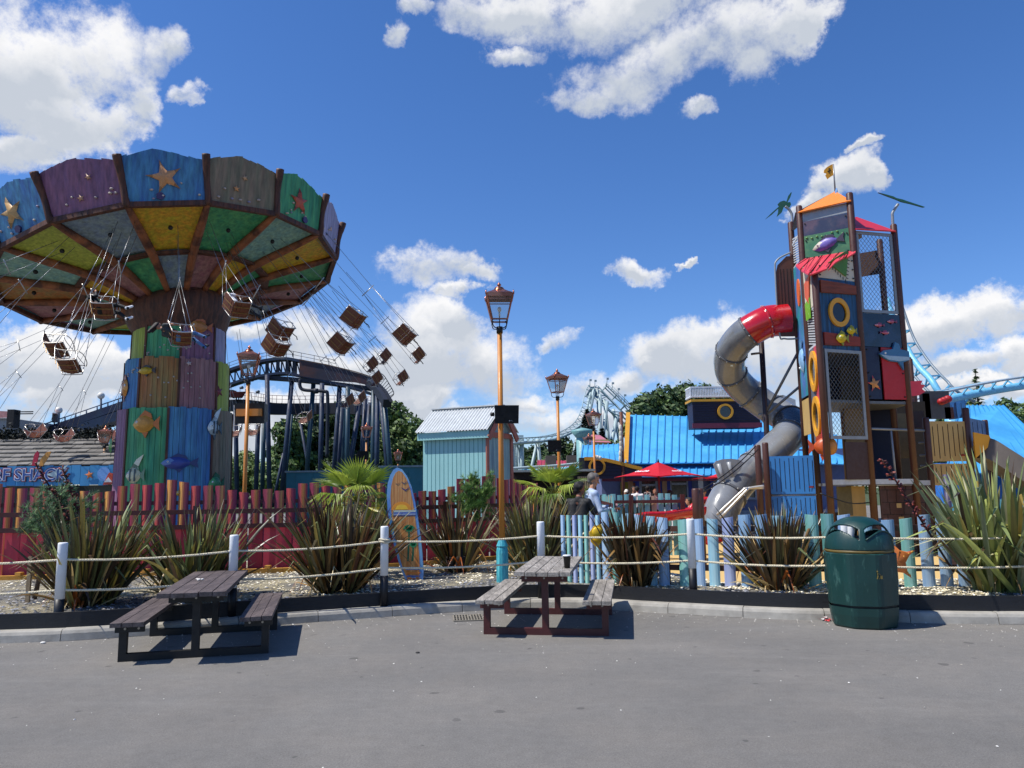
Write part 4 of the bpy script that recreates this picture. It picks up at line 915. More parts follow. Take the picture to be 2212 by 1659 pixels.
for k in (-3, -2, -1, 0, 1, 2):
    ex_, ey_, n_ = fas_frame(k)
    b = MB()
    for j in range(6): b.ell(fas_pt(k, rr.uniform(.1, .9), rr.uniform(.08, .45)) + n_ * .03, rr.uniform(.03, .06), rr.uniform(.03, .05), .03, n=8, m=5, c_=lin(rr.choice(('#b9a8a0', '#8e86a0', '#c8b8a8'))))
    b.build('shell_reliefs', ORN, ride)
    if k in (-3, -1, 1):
        b = MB(); o = fas_pt(k, .42 if k < 1 else .62, .14) + n_ * .03
        b.prism([(.11 * math.cos(a) * (1 + .12 * math.cos(5 * a)), .1 * math.sin(a)) for a in [i * 2 * math.pi / 24 for i in range(24)]], o, ex_, ey_, .05, lin('#3a2a5c')); b.build('scallop_relief', ORN, ride)
# neck and column
b = MB(); prof = [(1.36, 6.85), (1.40, 6.95), (1.52, 7.2), (1.62, 7.5), (1.62, 7.75), (1.5, 7.95), (1.3, 8.1)]
def tl(r_, z_, a, f): x, y = r_ * math.cos(a), r_ * math.sin(a); return V3((AX.x + x - .06 * f, AX.y + y, z_ + f * (TX * x + TY * y)))
n_ = 32; vs = []
for i, (r_, z_) in enumerate(prof):
    for k in range(n_): vs.append(tl(r_, z_ - .15, 2 * math.pi * k / n_, min(1, i / 4)))
b.add(vs, [(j * n_ + i, j * n_ + (i + 1) % n_, (j + 1) * n_ + (i + 1) % n_, (j + 1) * n_ + i) for j in range(len(prof) - 1) for i in range(n_)], None, True); b.build('neck', PBR, ride)
def tier(z0, z1, r0, r1, mats, n, ph, nm):
    for k in range(n):
        b = MB(); a0 = ph + k * 2 * math.pi / n; m_ = 8; rr = random.Random(k + int(z1 * 9)); vs = []; steps = [rr.uniform(-.02, .05) for _ in range(m_)]
        for i in range(m_):
            aL = a0 + (i / m_) * 2 * math.pi / n; aR = a0 + ((i + 1) / m_) * 2 * math.pi / n - .006; zt = z1 + steps[i]
            q = [AX + V3((r0 * math.cos(aL), r0 * math.sin(aL), z0)), AX + V3((r0 * math.cos(aR), r0 * math.sin(aR), z0)), AX + V3((r1 * math.cos(aR), r1 * math.sin(aR), zt)), AX + V3((r1 * math.cos(aL), r1 * math.sin(aL), zt))]
            c_ = [AX.lerp(x, .95) for x in q]; c_ = [V3((AX.x + (x.x - AX.x) * .96, AX.y + (x.y - AX.y) * .96, x.z)) for x in q]
            b.add(q + c_, [(0, 1, 2, 3), (3, 2, 6, 7), (1, 5, 6, 2), (0, 3, 7, 4)], None, False)
        b.build(nm, mats[k % len(mats)], ride)
        b = MB(); p = AX + V3((r0 * 1.0 * math.cos(a0), r0 * math.sin(a0), z0)); q = AX + V3((r1 * math.cos(a0), r1 * math.sin(a0), z1 - .02)); b.beam(p, q, .07, .07); b.build('column_batten', PBR, ride)
def zat(u, v, r_): return P(u, v, AX.y - r_).z
z1, z2, z3 = zat(372, 879, 1.7), zat(372, 771, 1.57), zat(372, 672, 1.4)
fa = -math.pi / 2 - math.atan2(AX.x, AX.y) * -1       # direction from column to camera
CA = math.atan2(-AX.y, -AX.x)
# panels listed from the seam seen at the centre going right (counter-clockwise)
tier(0, z1, 1.76, 1.72, [PB, PGB, PM, PTE, PLI, PP, PP, PG], 8, CA - .13, 'lower_column_panel')
tier(z1 - .1, z2, 1.585, 1.57, [PM, PL, PB, PTE, PY, PG, PB, PO], 8, CA + .02, 'middle_column_panel')
tier(z2 - .1, z3 + .1, 1.42, 1.40, [PP, PLI, PB, PTE, PG, PY, PL, PG], 8, CA + .03, 'upper_column_panel')
b = MB(); b.cyl(AX, AX + UP * 7.9, 1.3, 1.2, 24); b.build('column_core', PBR, ride)
def on_cyl(u, v, r_):
    d = ray(u, v); ox, oy = -AX.x, -AX.y; A = d.x ** 2 + d.y ** 2; B2 = ox * d.x + oy * d.y; Cc = ox * ox + oy * oy - r_ * r_; D = B2 * B2 - A * Cc
    t_ = (-B2 - math.sqrt(max(D, 0))) / A; p = V3((0, 0, HCAM)) + d * t_; n = V3((p.x - AX.x, p.y - AX.y, 0)).normalized(); return p, UP.cross(n), n
for (u, v, r_, L, H_, pal, fl, st) in ((314, 916, 1.73, .78, .58, ('#c98a2c', '#c06a24', '#d8a048', '#a05a20'), 1, 'oval'), (384, 1000, 1.73, .95, .4, ('#3a4a94', '#2a3a6c', '#6a86b4', '#c8b870'), 1, 'oval'), (291, 1027, 1.73, .62, .5, ('#c8c4a0', '#6a8a6c', '#d8d4b8', '#3a4a50'), 1, 'moorish'),
  (461, 924, 1.73, .5, .52, ('#9fb0b8', '#40525c', '#d0dce0', '#20282e'), 1, 'moorish'), (464, 1045, 1.73, .6, .5, ('#2f7a4a', '#245c3a', '#4c9a5a', '#1c3c2a'), 1, 'oval'), (317, 801, 1.58, .55, .26, ('#c8a428', '#3a2a20', '#d8b440', '#705018'), 1, 'oval'), (272, 838, 1.58, .5, .6, ('#c8802c', '#a85a22', '#d89a48', '#904a1c'), -1, 'oval'), (243, 962, 1.73, .42, .5, ('#4a8a4a', '#3a6c3c', '#7aa860', '#2c4c2c'), -1, 'oval'), (430, 706, 1.42, .7, .42, ('#b5743a', '#a85a2a', '#c88c50', '#7c4420'), 1, 'oval'),
  (392, 1065, 1.73, .4, .2, ('#b8962c', '#8a6a20', '#c8a850', '#6a5018'), 1, 'oval')):
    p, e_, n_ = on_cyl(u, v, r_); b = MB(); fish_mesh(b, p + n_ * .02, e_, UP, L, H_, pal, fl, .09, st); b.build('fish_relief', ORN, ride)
for (u, v, r_, R_, c) in ((408, 785, 1.58, .12, '#c8b4b0'), (472, 846, 1.58, .22, '#7c2c38')):
    p, e_, n_ = on_cyl(u, v, r_); b = MB(); star_mesh(b, p + n_ * .02, e_, UP, R_, lin(c), .3, .05); b.build('starfish_relief', ORN, ride)
b = MB(); rr = random.Random(8)
for k in range(34):
    tr = rr.choice(((290, 465, 800, 870, 1.58), (300, 460, 740, 768, 1.42), (275, 300, 790, 815, 1.585))); p, e_, n_ = on_cyl(rr.uniform(tr[0], tr[1]), rr.uniform(tr[2], tr[3]), tr[4]); b.ell(p, .035, .035, .028, n=8, m=5, c_=lin('#b0a8a0'))
b.build('shell_reliefs', ORN, ride)
# spreader arms visible round the rim
# ------------------------------------------------------------------ hanging chairs
CW = mat('chair_wood', '#6b3a22', .5, var=.25, scale=8, st=(6, 1, 1), bump=.2, bscale=30); CF = mat('chair_metal', '#b8b4ac', .3, metal=.7, var=.1); CYM = mat('chair_brass', '#8c6c3a', .45, metal=.4, var=.1); CHN = mat('chain_steel', '#8e8f92', .35, metal=.8, var=.3, scale=40); STR = mat('strap_black', '#0c0a0c', .7)
def chair_parts(root, wd=.5):
    h = wd / 2
    b = MB()    # seat: three bent slat groups
    for i in range(5): y = -.2 + .095 * i; b.box((0, y + .045, -.42 + .02 * abs(i - 2) ** 1.4), (wd * .94, .094, .022), M=Matrix.Rotation((i - 2) * .09, 3, 'X'))
    b.build('seat', CW, root)
    b = MB()
    for i in range(5): z = -.36 + .09 * i; b.box((0, -.24 - .035 * i ** .9, z + .03), (wd * .94, .02, .093), M=Matrix.Rotation(.3, 3, 'X'))
    b.build('backrest', CW, root)
    b = MB()
    for s in (-1, 1):
        x = s * h; b.tube(smooth_path([(x, -.36, .08), (x, -.27, -.3), (x, -.2, -.43), (x, .22, -.43), (x, .27, -.38), (x, .24, -.1)], 4), .013, 6)
        b.tube(smooth_path([(x, -.33, -.02), (x, -.1, -.08), (x, .24, -.1), (x, .3, -.14)], 4), .013, 6)
        b.tube([(x, -.05, -.08), (x, -.02, -.43)], .011, 6)
    b.tube(smooth_path([(-h, .3, -.14), (-h * .5, .36, -.12), (h * .5, .36, -.12), (h, .3, -.14)], 3), .012, 6)
    b.tube([(-h, -.36, .08), (h, -.36, .08)], .013, 6); b.tube([(-h, .27, -.38), (h, .27, -.38)], .012, 6)
    b.tube(smooth_path([(-h, .25, -.08), (-h * .4, .1, .05), (h * .4, .1, .05), (h, .25, -.08)], 3), .009, 6)
    b.build('frame', CF, root)
    b = MB()
    for x in (-.1, .1): b.box((x, .02, -.452), (.022, .46, .012)); b.box((x, -.345, -.2), (.022, .012, .42), M=Matrix.Rotation(.3, 3, 'X'))
    b.build('straps_under_seat', CYM, root)
    b = MB(); b.tube([(.05, .3, -.4), (.06, .36, -.55), (.04, .33, -.68)], .018, 4); b.build('belt', STR, root)
def chains(root, L, wd, Lsp=.42):
    h = wd / 2; b = MB(); zs = L * Lsp
    for s in (-1, 1):
        for y in (-.36, .24): b.tube([(s * h, y, .08 if y < 0 else -.1), (s * h * .7, 0, zs)], .0085, 5)
        b.tube([(s * h * .7, 0, zs), (s * h * .75, 0, L)], .0085, 5)
    b.build('chains', CHN, root)
    b = MB(); b.tube([(-h * 1.0, 0, zs), (h * 1.0, 0, zs)], .016, 6); b.build('spreader_bar', CF, root)
def on_ride(u, v, r_, far=False):
    d = ray(u, v); ox, oy = -CX_ , -CY_; A = d.x ** 2 + d.y ** 2; B2 = ox * d.x + oy * d.y; Cc = ox * ox + oy * oy - r_ * r_; D = max(B2 * B2 - A * Cc, 0)
    t_ = (-B2 + (1 if far else -1) * math.sqrt(D)) / A; return V3((0, 0, HCAM)) + d * t_
protos = {}; SC_ = .86
def swing(u, v, r_, far, label, wd=.5, ra=None):
    c = on_ride(u, v, r_, far); a = math.atan2(c.y - CY_, c.x - CX_); anch = rim(a - .04, (r_ - 2.75) if ra is None else ra, -.35)
    w = (anch - c); L = w.length; w.normalize(); f = V3((-math.sin(a), math.cos(a), 0)); f = (f - w * f.dot(w)).normalized(); x = f.cross(w)
    M_ = Matrix((x, f, w)).transposed().to_4x4() @ Matrix.Scale(SC_, 4); L /= SC_
    if wd not in protos:
        t = thing('swing_chair', (0, 0, 0), label, 'swing chair', 'chairs flying out from the swing ride'); chair_parts(t, wd); protos[wd] = [t, False]
    t0, used = protos[wd]
    if not used: t = t0; protos[wd][1] = True
    else: t = thing('swing_chair', (0, 0, 0), label, 'swing chair', 'chairs flying out from the swing ride'); [copy_tree(ch, t) for ch in t0.children if ch.name.split('.')[0] not in ('chains', 'spreader_bar')]
    t['label'] = label; chains(t, L, wd)
    M_.translation = c; t.matrix_world = M_; t.location = c; t.rotation_euler = M_.to_euler(); t.scale = (SC_,) * 3; return t, M_
CH = [(759, 680, 7.0, False, 'empty two seat chair, upper of the right hand group beside the canopy', .58), (733, 735, 6.6, False, 'empty two seat chair below left of the uppermost right one', .58), (870, 716, 8.2, False, 'outermost upper chair at the right with hanging strap', .58),
 (895, 761, 8.2, True, 'chair furthest out to the right', .5), (822, 764, 7.4, True, 'single chair left of the outermost right pair', .5), (794, 781, 6.9, True, 'single chair overlapping another above the coaster roof', .5), (804, 811, 7.2, True, 'chair just above the dark coaster roof end', .5), (860, 809, 8.2, True, 'lowest of the far right chairs beside the coaster railing', .5),
 (744, 858, 7.2, True, 'left of two overlapping chairs before the coaster columns', .5), (770, 852, 7.9, True, 'right of two overlapping chairs before the coaster columns', .5), (655, 893, 7.4, True, 'chair seen from above before the dark tree and columns', .5),
 (604, 705, 6.0, False, 'upper one of two chairs hanging right of the column', .58), (596, 737, 6.6, False, 'lower one of two chairs hanging right of the column', .58), (505, 922, 7.4, True, 'low chair left of the lamp by the column', .5), (545, 920, 7.9, True, 'low chair directly behind the lamp by the column', .5),
 (78, 922, 7.2, True, 'leftmost low chair above the shingled roof', .5), (139, 932, 7.2, True, 'second low chair above the shingled roof', .5), (231, 935, 7.2, True, 'low chair beside the foot of the column, by the distant lamp', .5), (131, 735, 7.0, False, 'left upper of two chairs hanging under the left canopy', .58), (156, 768, 7.4, False, 'left lower of two chairs hanging under the left canopy', .58)]
for c in CH: swing(*c)
RID = []
for c in ((-40, 700, 7.2, False, 'chair just outside the left edge whose chains cross the corner of the photo', .5), (-25, 775, 7.4, True, 'farther chair outside the left edge with chains running up to the canopy', .5), (-80, 615, 7.2, False, 'nearest chair outside the left edge, only its chains seen', .5), (-30, 880, 7.4, True, 'low chair outside the left edge, only its chains seen', .5)): swing(*c)
for c in ((229, 655, 7.2, False, 'chair with the rider in black and white trainers', .55), (391, 712, 6.9, False, 'chair in front of the column carrying the rider in blue jeans', .55), (513, 652, 7.2, False, 'chair carrying the child in a white shirt', .55)):
    RID.append(swing(*c))
# ================================================================== people: one continuous surface each, grown from tapered limbs
SKIN, SKD = lin('#b07e62'), lin('#8c5c46')
def surface(prims, res, k=.025):
    """prims: (a, b, ra, rb, colour). returns verts, quads, colours (surface nets)"""
    A = np.array([p[0] for p in prims], float); B = np.array([p[1] for p in prims], float); rm_ = max(max(p[2], p[3]) for p in prims)
    lo = np.minimum(A, B).min(0) - rm_ - 2 * res; hi = np.maximum(A, B).max(0) + rm_ + 2 * res; n = np.ceil((hi - lo) / res).astype(int) + 1
    g_ = np.stack(np.meshgrid(*[lo[i] + res * np.arange(n[i]) for i in range(3)], indexing='ij'), -1).astype(np.float32)
    best = np.full(g_.shape[:3], 9., np.float32)
    def dist(p, X):
        a, b, ra, rb = np.array(p[0]), np.array(p[1]), p[2], p[3]; ab = b - a; L = max(float(ab @ ab), 1e-9)
        t = np.clip(((X - a) @ ab) / L, 0, 1); q = X - a - t[..., None] * ab
        return np.sqrt((q * q).sum(-1)) - (ra + (rb - ra) * t)
    for p in prims:
        kk = p[5] if len(p) > 5 else k
        l2 = np.minimum(p[0], p[1]) - max(p[2], p[3]) - .12; h2 = np.maximum(p[0], p[1]) + max(p[2], p[3]) + .12
        i0 = np.maximum(((np.array(l2) - lo) / res).astype(int), 0); i1 = np.minimum(((np.array(h2) - lo) / res).astype(int) + 2, n)
        sl_ = tuple(slice(a, b) for a, b in zip(i0, i1)); d = dist(p, g_[sl_]); o = best[sl_]
        h = np.clip(.5 + .5 * (o - d) / kk, 0, 1); best[sl_] = o * (1 - h) + d * h - kk * h * (1 - h)
    s = best < 0; c8 = [s[dx:n[0] - 1 + dx, dy:n[1] - 1 + dy, dz:n[2] - 1 + dz] for dx in (0, 1) for dy in (0, 1) for dz in (0, 1)]
    cnt = sum(c.astype(np.int8) for c in c8); act = (cnt > 0) & (cnt < 8); idx = np.full(act.shape, -1, int); ii = np.argwhere(act); idx[act] = np.arange(len(ii))
    acc = np.zeros((len(ii), 3)); num = np.zeros(len(ii)); corners = [(a, b, c) for a in (0, 1) for b in (0, 1) for c in (0, 1)]
    for c in corners:
        for ax in range(3):
            if c[ax]: continue
            e = list(c); e[ax] = 1; v0 = best[ii[:, 0] + c[0], ii[:, 1] + c[1], ii[:, 2] + c[2]]; v1 = best[ii[:, 0] + e[0], ii[:, 1] + e[1], ii[:, 2] + e[2]]
            m = (v0 < 0) != (v1 < 0); t = np.where(m, v0 / np.where(m, v0 - v1, 1), 0); p = np.tile(np.array(c, float), (len(ii), 1)); p[:, ax] += t
            acc[m] += p[m]; num[m] += 1
    V = lo + res * (ii + acc / num[:, None]); F = []
    for ax in range(3):
        o1, o2 = [(1, 2), (2, 0), (0, 1)][ax]; S = np.argwhere(np.take(s, range(n[ax] - 1), ax) != np.take(s, range(1, n[ax]), ax))
        S = S[(S[:, o1] > 0) & (S[:, o2] > 0) & (S[:, o1] < n[o1] - 1) & (S[:, o2] < n[o2] - 1)]
        def ind(d1, d2): q = S.copy(); q[:, o1] -= d1; q[:, o2] -= d2; return idx[q[:, 0], q[:, 1], q[:, 2]]
        Q = np.stack([ind(1, 1), ind(0, 1), ind(0, 0), ind(1, 0)], 1); fl = ~s[S[:, 0], S[:, 1], S[:, 2]]; Q[fl] = Q[fl][:, ::-1]; F.append(Q)
    F = np.concatenate(F); F = F[(F >= 0).all(1)]
    D = np.stack([dist(p, V) for p in prims], 1); C = np.array([p[4] for p in prims])[D.argmin(1)]
    return V, F, C
def body_obj(name, prims, res, M_, label, loc, group=None, k=.025):
    V, F, C = surface(prims, res, k); b = MB(); R = np.array(M_.to_3x3()); T = np.array(M_.translation); V = V @ R.T + T
    me = bpy.data.meshes.new(name); me.from_pydata((V - np.array(loc)).tolist(), [], F.tolist()); me.polygons.foreach_set('use_smooth', [True] * len(F))
    ca = me.color_attributes.new('Col', 'FLOAT_COLOR', 'POINT'); ca.data.foreach_set('color', np.concatenate([C, np.ones((len(C), 1))], 1).ravel())
    me.materials.append(mat('clothing_and_skin', '#ffffff', .72, vcol=True, var=.13, scale=14, bump=.25, bscale=30, bd=.02)); me.update()
    o = bpy.data.objects.new(name, me); col.objects.link(o); o.location = loc; return tag(o, label, 'person', group)
def hand(pr, w, d, up, c, grip=.6, s=1.):
    """palm, four fingers curling and a thumb; d: direction of the hand, up: back of the hand"""
    w, d = V3(w), V3(d).normalized(); up = V3(up); up = (up - d * up.dot(d)).normalized(); sd_ = d.cross(up)
    k0 = w + d * .02 * s; k1 = w + d * .085 * s
    for i in range(4):
        o = (i - 1.5) * .021 * s; pr.append((w + d * .01 * s + sd_ * o * .7, k1 + sd_ * o, .014 * s, .011 * s, c, .01))
        a = grip; f1 = d * math.cos(a) - up * math.sin(a); f2 = d * math.cos(2 * a) - up * math.sin(2 * a); L = (.036, .042, .038, .03)[i] * s; p1 = k1 + sd_ * o; p2 = p1 + f1 * L; p3 = p2 + f2 * L * .9
        pr.append((p1, p2, .010 * s, .009 * s, c, .004)); pr.append((p2, p3, .009 * s, .0075 * s, c, .004))
    t0 = w + d * .03 * s - sd_ * .03 * s; t1 = t0 - sd_ * .025 * s + d * .03 * s - up * .015 * s; t2 = t1 + d * .03 * s - up * .012 * s; pr.append((t0, t1, .013 * s, .011 * s, c, .008)); pr.append((t1, t2, .011 * s, .009 * s, c, .004))
def human(o, face, height, label, top, legs, hair, skin=SKIN, res=.02, pose='stand', arms=None, sleeve='short', hat=None, fem=False, look=(0, 0), fingers=False, shoe='#2a2a2c', longhair=0., group=None, belly=0., M_=None, shorts=False, lean=0., name='person'):
    """o: ground point; face: heading (0 = +Y, clockwise). local frame x right, y ahead, z up, for 1.75 m"""
    pr = []; top, legs, hair, shoe = lin(top), lin(legs), lin(hair), lin(shoe); tz = 0.
    pel = V3((0, 0, .96)); up = V3((0, 0, 0))
    kn = [V3((s * .10, .02, .52)) for s in (-1, 1)]; an = [V3((s * .11, -.02, .09)) for s in (-1, 1)]; hip = [V3((s * .095, 0, .92)) for s in (-1, 1)]
    if pose == 'sit':
        up = V3((0, -.05, -.45)); hip = [V3((s * .1, -.05, .5)) for s in (-1, 1)]; kn = [V3((s * .12, .38, .5)) for s in (-1, 1)]; an = [V3((s * .12, .36, .09)) for s in (-1, 1)]
    if pose == 'swing':
        up = V3((0, -.1, -1.28)); hip = [V3((s * .09, -.06, -.34)) for s in (-1, 1)]; kn = [V3((s * .11, .36, -.27 + .02 * s)) for s in (-1, 1)]; an = [V3((s * .12, .66, -.52 + .1 * s)) for s in (-1, 1)]
    if pose == 'walk': kn = [V3((-.09, .12, .54)), V3((.09, -.02, .5))]; an = [V3((-.09, .16, .1)), V3((.09, -.26, .16))]
    L_ = lean
    def T(x, y, z):
        zz = z - .96; return V3((x, y * math.cos(L_) + zz * math.sin(L_), .96 + zz * math.cos(L_) - y * math.sin(L_))) + up
    sw = .165 if fem else .185
    for s in (-1, 1):
        pr.append((T(s * .07, 0, .98), T(s * .085, 0, 1.12), .1, .092 + belly * .2, top)); pr.append((T(s * .08, .0, 1.12), T(s * .10, .0, 1.34), .095 + belly * .3, .095, top)); pr.append((T(s * .05, 0, 1.42), T(s * sw, 0, 1.41), .06, .062, top))
        i = 0 if s < 0 else 1; lc = legs
        pr.append((hip[i], kn[i], .092, .062, legs if not shorts else legs)); pr.append((kn[i], an[i], .058, .042, skin if shorts else legs)); f = V3((0, 1, 0)) if pose != 'swing' else V3((0, .7, .45))
        pr.append((an[i] + V3((0, -.03, -.045 if pose != 'swing' else 0)), an[i] + f * .15 + V3((0, 0, -.05 if pose != 'swing' else .03)), .042, .034, shoe))
    pr.append((hip[0], hip[1], .1, .1, legs)); pr.append((T(0, .03 + belly * .6, 1.05), T(0, .03 + belly * .4, 1.25), .1 + belly * .4, .1 + belly * .2, top))
    pr.append((T(0, 0, 1.4), T(0, .015, 1.53), .052, .048, skin)); pr.append((T(0, 0, 1.44), T(0, .0, 1.455), .062, .062, top))
    ly, lp = look; hc = T(0, .03, 1.645)
    H = Matrix.Rotation(-ly, 3, 'Z') @ Matrix.Rotation(-lp, 3, 'X')
    def hp(x, y, z): return hc + H @ V3((x, y, z))
    pr += [(hp(0, -.018, .03), hp(0, .012, .035), .083, .078, skin), (hp(0, .03, -.03), hp(0, .045, -.07), .06, .038, skin), (hp(-.03, .04, -.06), hp(.03, .04, -.06), .035, .035, skin),
           (hp(0, .088, .008), hp(0, .108, -.022), .010, .014, skin, .008)]
    for s in (-1, 1): pr.append((hp(s * .08, -.005, .01), hp(s * .083, -.01, -.02), .014, .009, skin, .004)); pr.append((hp(s * .03, .078, .018), hp(s * .033, .079, .018), .0115, .0115, (.02, .015, .012), .002))
    pr.append((hp(-.018, .082, -.052), hp(.018, .082, -.052), .007, .007, shade_c(skin, .5), .003))
    if hair:
        pr += [(hp(0, -.035, .042), hp(0, .008, .062), .085, .072, hair, .008), (hp(-.05, -.03, .03), hp(.05, -.03, .03), .055, .055, hair, .01), (hp(0, -.05, -.03), hp(0, -.05, .02), .055, .07, hair, .01)]
        if longhair: pr.append((hp(0, -.05, 0), hp(0, -.07, -.06 - longhair), .085, .05, hair, .02)); pr.append((hp(-.06, -.02, 0), hp(-.07, -.03, -.03 - longhair * .7), .04, .03, hair, .02)); pr.append((hp(.06, -.02, 0), hp(.07, -.03, -.03 - longhair * .7), .04, .03, hair, .02))
    if hat:
        hcl = lin(hat); pr += [(hp(0, -.01, .07), hp(0, -.01, .09), .094, .085, hcl, .005)]
        for k in range(8 if hat == '#e8e2d4' else 3):
            a = (k * math.pi / 4) if hat == '#e8e2d4' else math.pi / 2 + (k - 1) * .5; pr.append((hp(0, 0, .062), hp(.125 * math.cos(a), .125 * math.sin(a), .05), .02, .009, hcl, .006))
    arms = arms or [((-.24, .0, 1.15), (-.22, .08, .92)), ((.24, .0, 1.15), (.22, .08, .92))]
    for s, (e, w) in zip((-1, 1), arms):
        e, w = T(*e), T(*w); sh = T(s * sw, 0, 1.41); m_ = sh.lerp(e, .62)
        if sleeve == 'long': pr.append((sh, e, .055, .045, top)); pr.append((e, e.lerp(w, .88), .043, .034, top)); pr.append((e.lerp(w, .86), w, .027, .024, skin))
        else: pr.append((sh, m_, .058, .056, top)); pr.append((m_, e, .042, .036, skin)); pr.append((e, w, .037, .025, skin))
        d = (w - e).normalized()
        if fingers: hand(pr, w, d, (V3((0, 0, 1)) if abs(d.z) < .8 else V3((s, 0, 0))), skin, .55)
        else: pr.append((w, w + d * .09, .028, .026, skin)); pr.append((w + d * .08, w + d * .15, .024, .014, skin))
    sc = height / 1.75
    if M_ is None: M_ = Matrix.Translation(V3(o)) @ Matrix.Rotation(-face, 4, 'Z') @ Matrix.Scale(sc, 4)
    else: M_ = M_ @ Matrix.Scale(sc, 4)
    ob = body_obj(name, [tuple([tuple(p[0]), tuple(p[1])] + list(p[2:])) for p in pr], res, M_, label, M_.translation, group, .022)
    return ob, M_, T
# two men by the play area fence
q = P(1246, 1042, 13.0); o1, M1, T1 = human((q.x - .0, 13.0, 0), rad(32), q.z - .0, 'man in black polo shirt seen from behind, leaning on the blue fence', '#101114', '#1c1e26', '#1c1a1a', SKD, .0105, 'stand', [((-.3, .12, 1.13), (-.12, .36, 1.05)), ((.33, .12, 1.14), (.28, .42, 1.08))], look=(.5, .1), fingers=True, belly=.09, lean=.1)
q = P(1283, 1026, 14.1); o2, M2, T2 = human((q.x - .07, 14.1, 0), rad(78), q.z + .02, 'grey haired man in pale blue shirt and beige trousers looking down at his phone', '#a6b6d0', '#a39a8c', '#5f5a56', SKIN, .0105, 'stand', [((-.22, .1, 1.14), (-.08, .36, 1.2)), ((.27, .08, 1.12), (.1, .38, 1.17))], look=(.35, .35), fingers=True, sleeve='long', belly=.03, lean=.04)
ph = M2 @ T2(.01, .5, 1.2); b = MB(); b.box(ph, (.075, .15, .01), M=Matrix.Rotation(-rad(78), 3, 'Z') @ Matrix.Rotation(.5, 3, 'X')); b.build('phone', mat('phone_black', '#0a0a0c', .2, var=0), loc=ph, label='dark smartphone held by the man in the pale blue shirt', cat='phone')
# riders
RP = [dict(label='rider in black clothes and white trainers reclining in a swing chair', top='#0b0c10', legs='#0d0e12', hair='#14110f', shoe='#e8e8ea', arms=[((-.3, .05, 1.2), (-.27, .12, 1.45)), ((.3, .05, 1.2), (.27, .12, 1.45))], height=1.7, sleeve='long', lean=-.55),
      dict(label='rider in grey top and blue jeans leaning far back in the chair before the column', top='#2c3236', legs='#4f74a4', hair='#1a1212', shoe='#1c1e22', arms=[((-.26, .1, 1.22), (-.22, .25, 1.1)), ((.26, .1, 1.22), (.22, .25, 1.1))], height=1.68, lean=-.95, longhair=.3, look=(0, .5)),
      dict(label='child in white shirt and dark trousers with brown hair riding a swing chair', top='#dfe2ea', legs='#14141c', hair='#3a2418', shoe='#1a1a1e', arms=[((-.26, .1, 1.25), (-.24, .3, 1.2)), ((.26, .1, 1.25), (.24, .3, 1.2))], height=1.5, lean=-.3, longhair=.05)]
for (t, M_), k in zip(RID, RP): k = dict(k); lb = k.pop('label'); human((0, 0, 0), 0, k.pop('height'), lb, k.pop('top'), k.pop('legs'), k.pop('hair'), pose='swing', res=.018, M_=M_, group='riders on the swing chairs', **k)
# far people on the terrace
GP = 'people on the restaurant terrace'
FP = [(1296, 1054, 19, 1.25, 100, 'child in pale cap and grey striped top behind the man in the blue shirt', '#b9b4ae', '#4a4a55', '#8a6848', dict(hat='#cfc0a8', res=.02)),
 (1354, 1060, 29, 0, -60, 'woman in white bucket hat and pink top at the serving door', '#d8a09a', '#c89a92', '#4a3424', dict(hat='#e8e2d4', fem=True)),
 (1368, 1051, 30.5, 0, 160, 'dark haired man half hidden behind the man in the white shirt', '#2c2422', '#1c1c22', '#120e0c', {}),
 (1376, 1051, 28.5, 0, 10, 'dark haired man in white T-shirt seen from behind under the red parasol', '#e4e4e6', '#15161b', '#120f0e', {}),
 (1399, 1050, 28.5, 0, 5, 'person in black hooded top with white lettering on the back', '#0c0c0f', '#0c0c10', '#141010', dict(sleeve='long')),
 (1415, 1057, 29.5, 0, 190, 'woman with auburn hair and pink top facing the door', '#d68f8a', '#2a2a34', '#7a3f24', dict(fem=True, longhair=.15)),
 (1425, 1061, 28, 0, 0, 'girl with long dark hair and lilac top seen from behind', '#c9c0dc', '#15151c', '#120e10', dict(fem=True, longhair=.25)),
 (1447, 1061, 26.5, 1.72, 20, 'person in dark green top sitting bent over a table', '#1c2b26', '#1a1a20', '#1a1512', dict(pose='sit', seat=1)),
 (1486, 1077, 23, 1.6, -75, 'boy in white T-shirt sitting sideways at a terrace table', '#dcdce0', '#23242b', '#1a1410', dict(pose='sit', seat=1)),
 (1520, 1058, 23, 0, -160, 'man in dark cap and camouflage top holding a camera by the brown posts', '#39412e', '#1a1c1a', '#1a1614', dict(hat='#14151a', arms=[((-.28, .1, 1.2), (-.06, .3, 1.42)), ((.28, .1, 1.2), (.06, .3, 1.42))])),
 (1563, 1079, 25, 1.6, 30, 'person in blue top sitting beyond the grey tube slide', '#2c3f7c', '#20222c', '#1c1412', dict(pose='sit', seat=1)),
 (1340, 1085, 30, 1.3, 0, 'small child in pink standing by the serving hatch', '#d8a8b4', '#40404c', '#5a3c24', {})]
for (u, v, Y, h, deg, lb, tp, lg, hr, kw) in FP:
    q = P(u, v, Y); kw = dict(kw); seat = kw.pop('seat', 0); kw.setdefault('res', .028)
    if seat: h = (q.z) / (1.75 - .45 + .0) * 1.75 if True else h; h = min(max(h, 1.4), 1.85)
    elif h == 0: h = q.z
    zb = 0. if not seat else q.z - (h / 1.75) * (1.28)
    human((q.x, Y, zb if seat else 0), rad(deg), h if h else 1.7, lb, tp, lg, hr, group=GP, **kw)
q = P(1399, 1069, 28.26); tt = bpy.data.objects[[o.name for o in bpy.data.objects if o.get('label', '').startswith('person in black hooded')][0]]
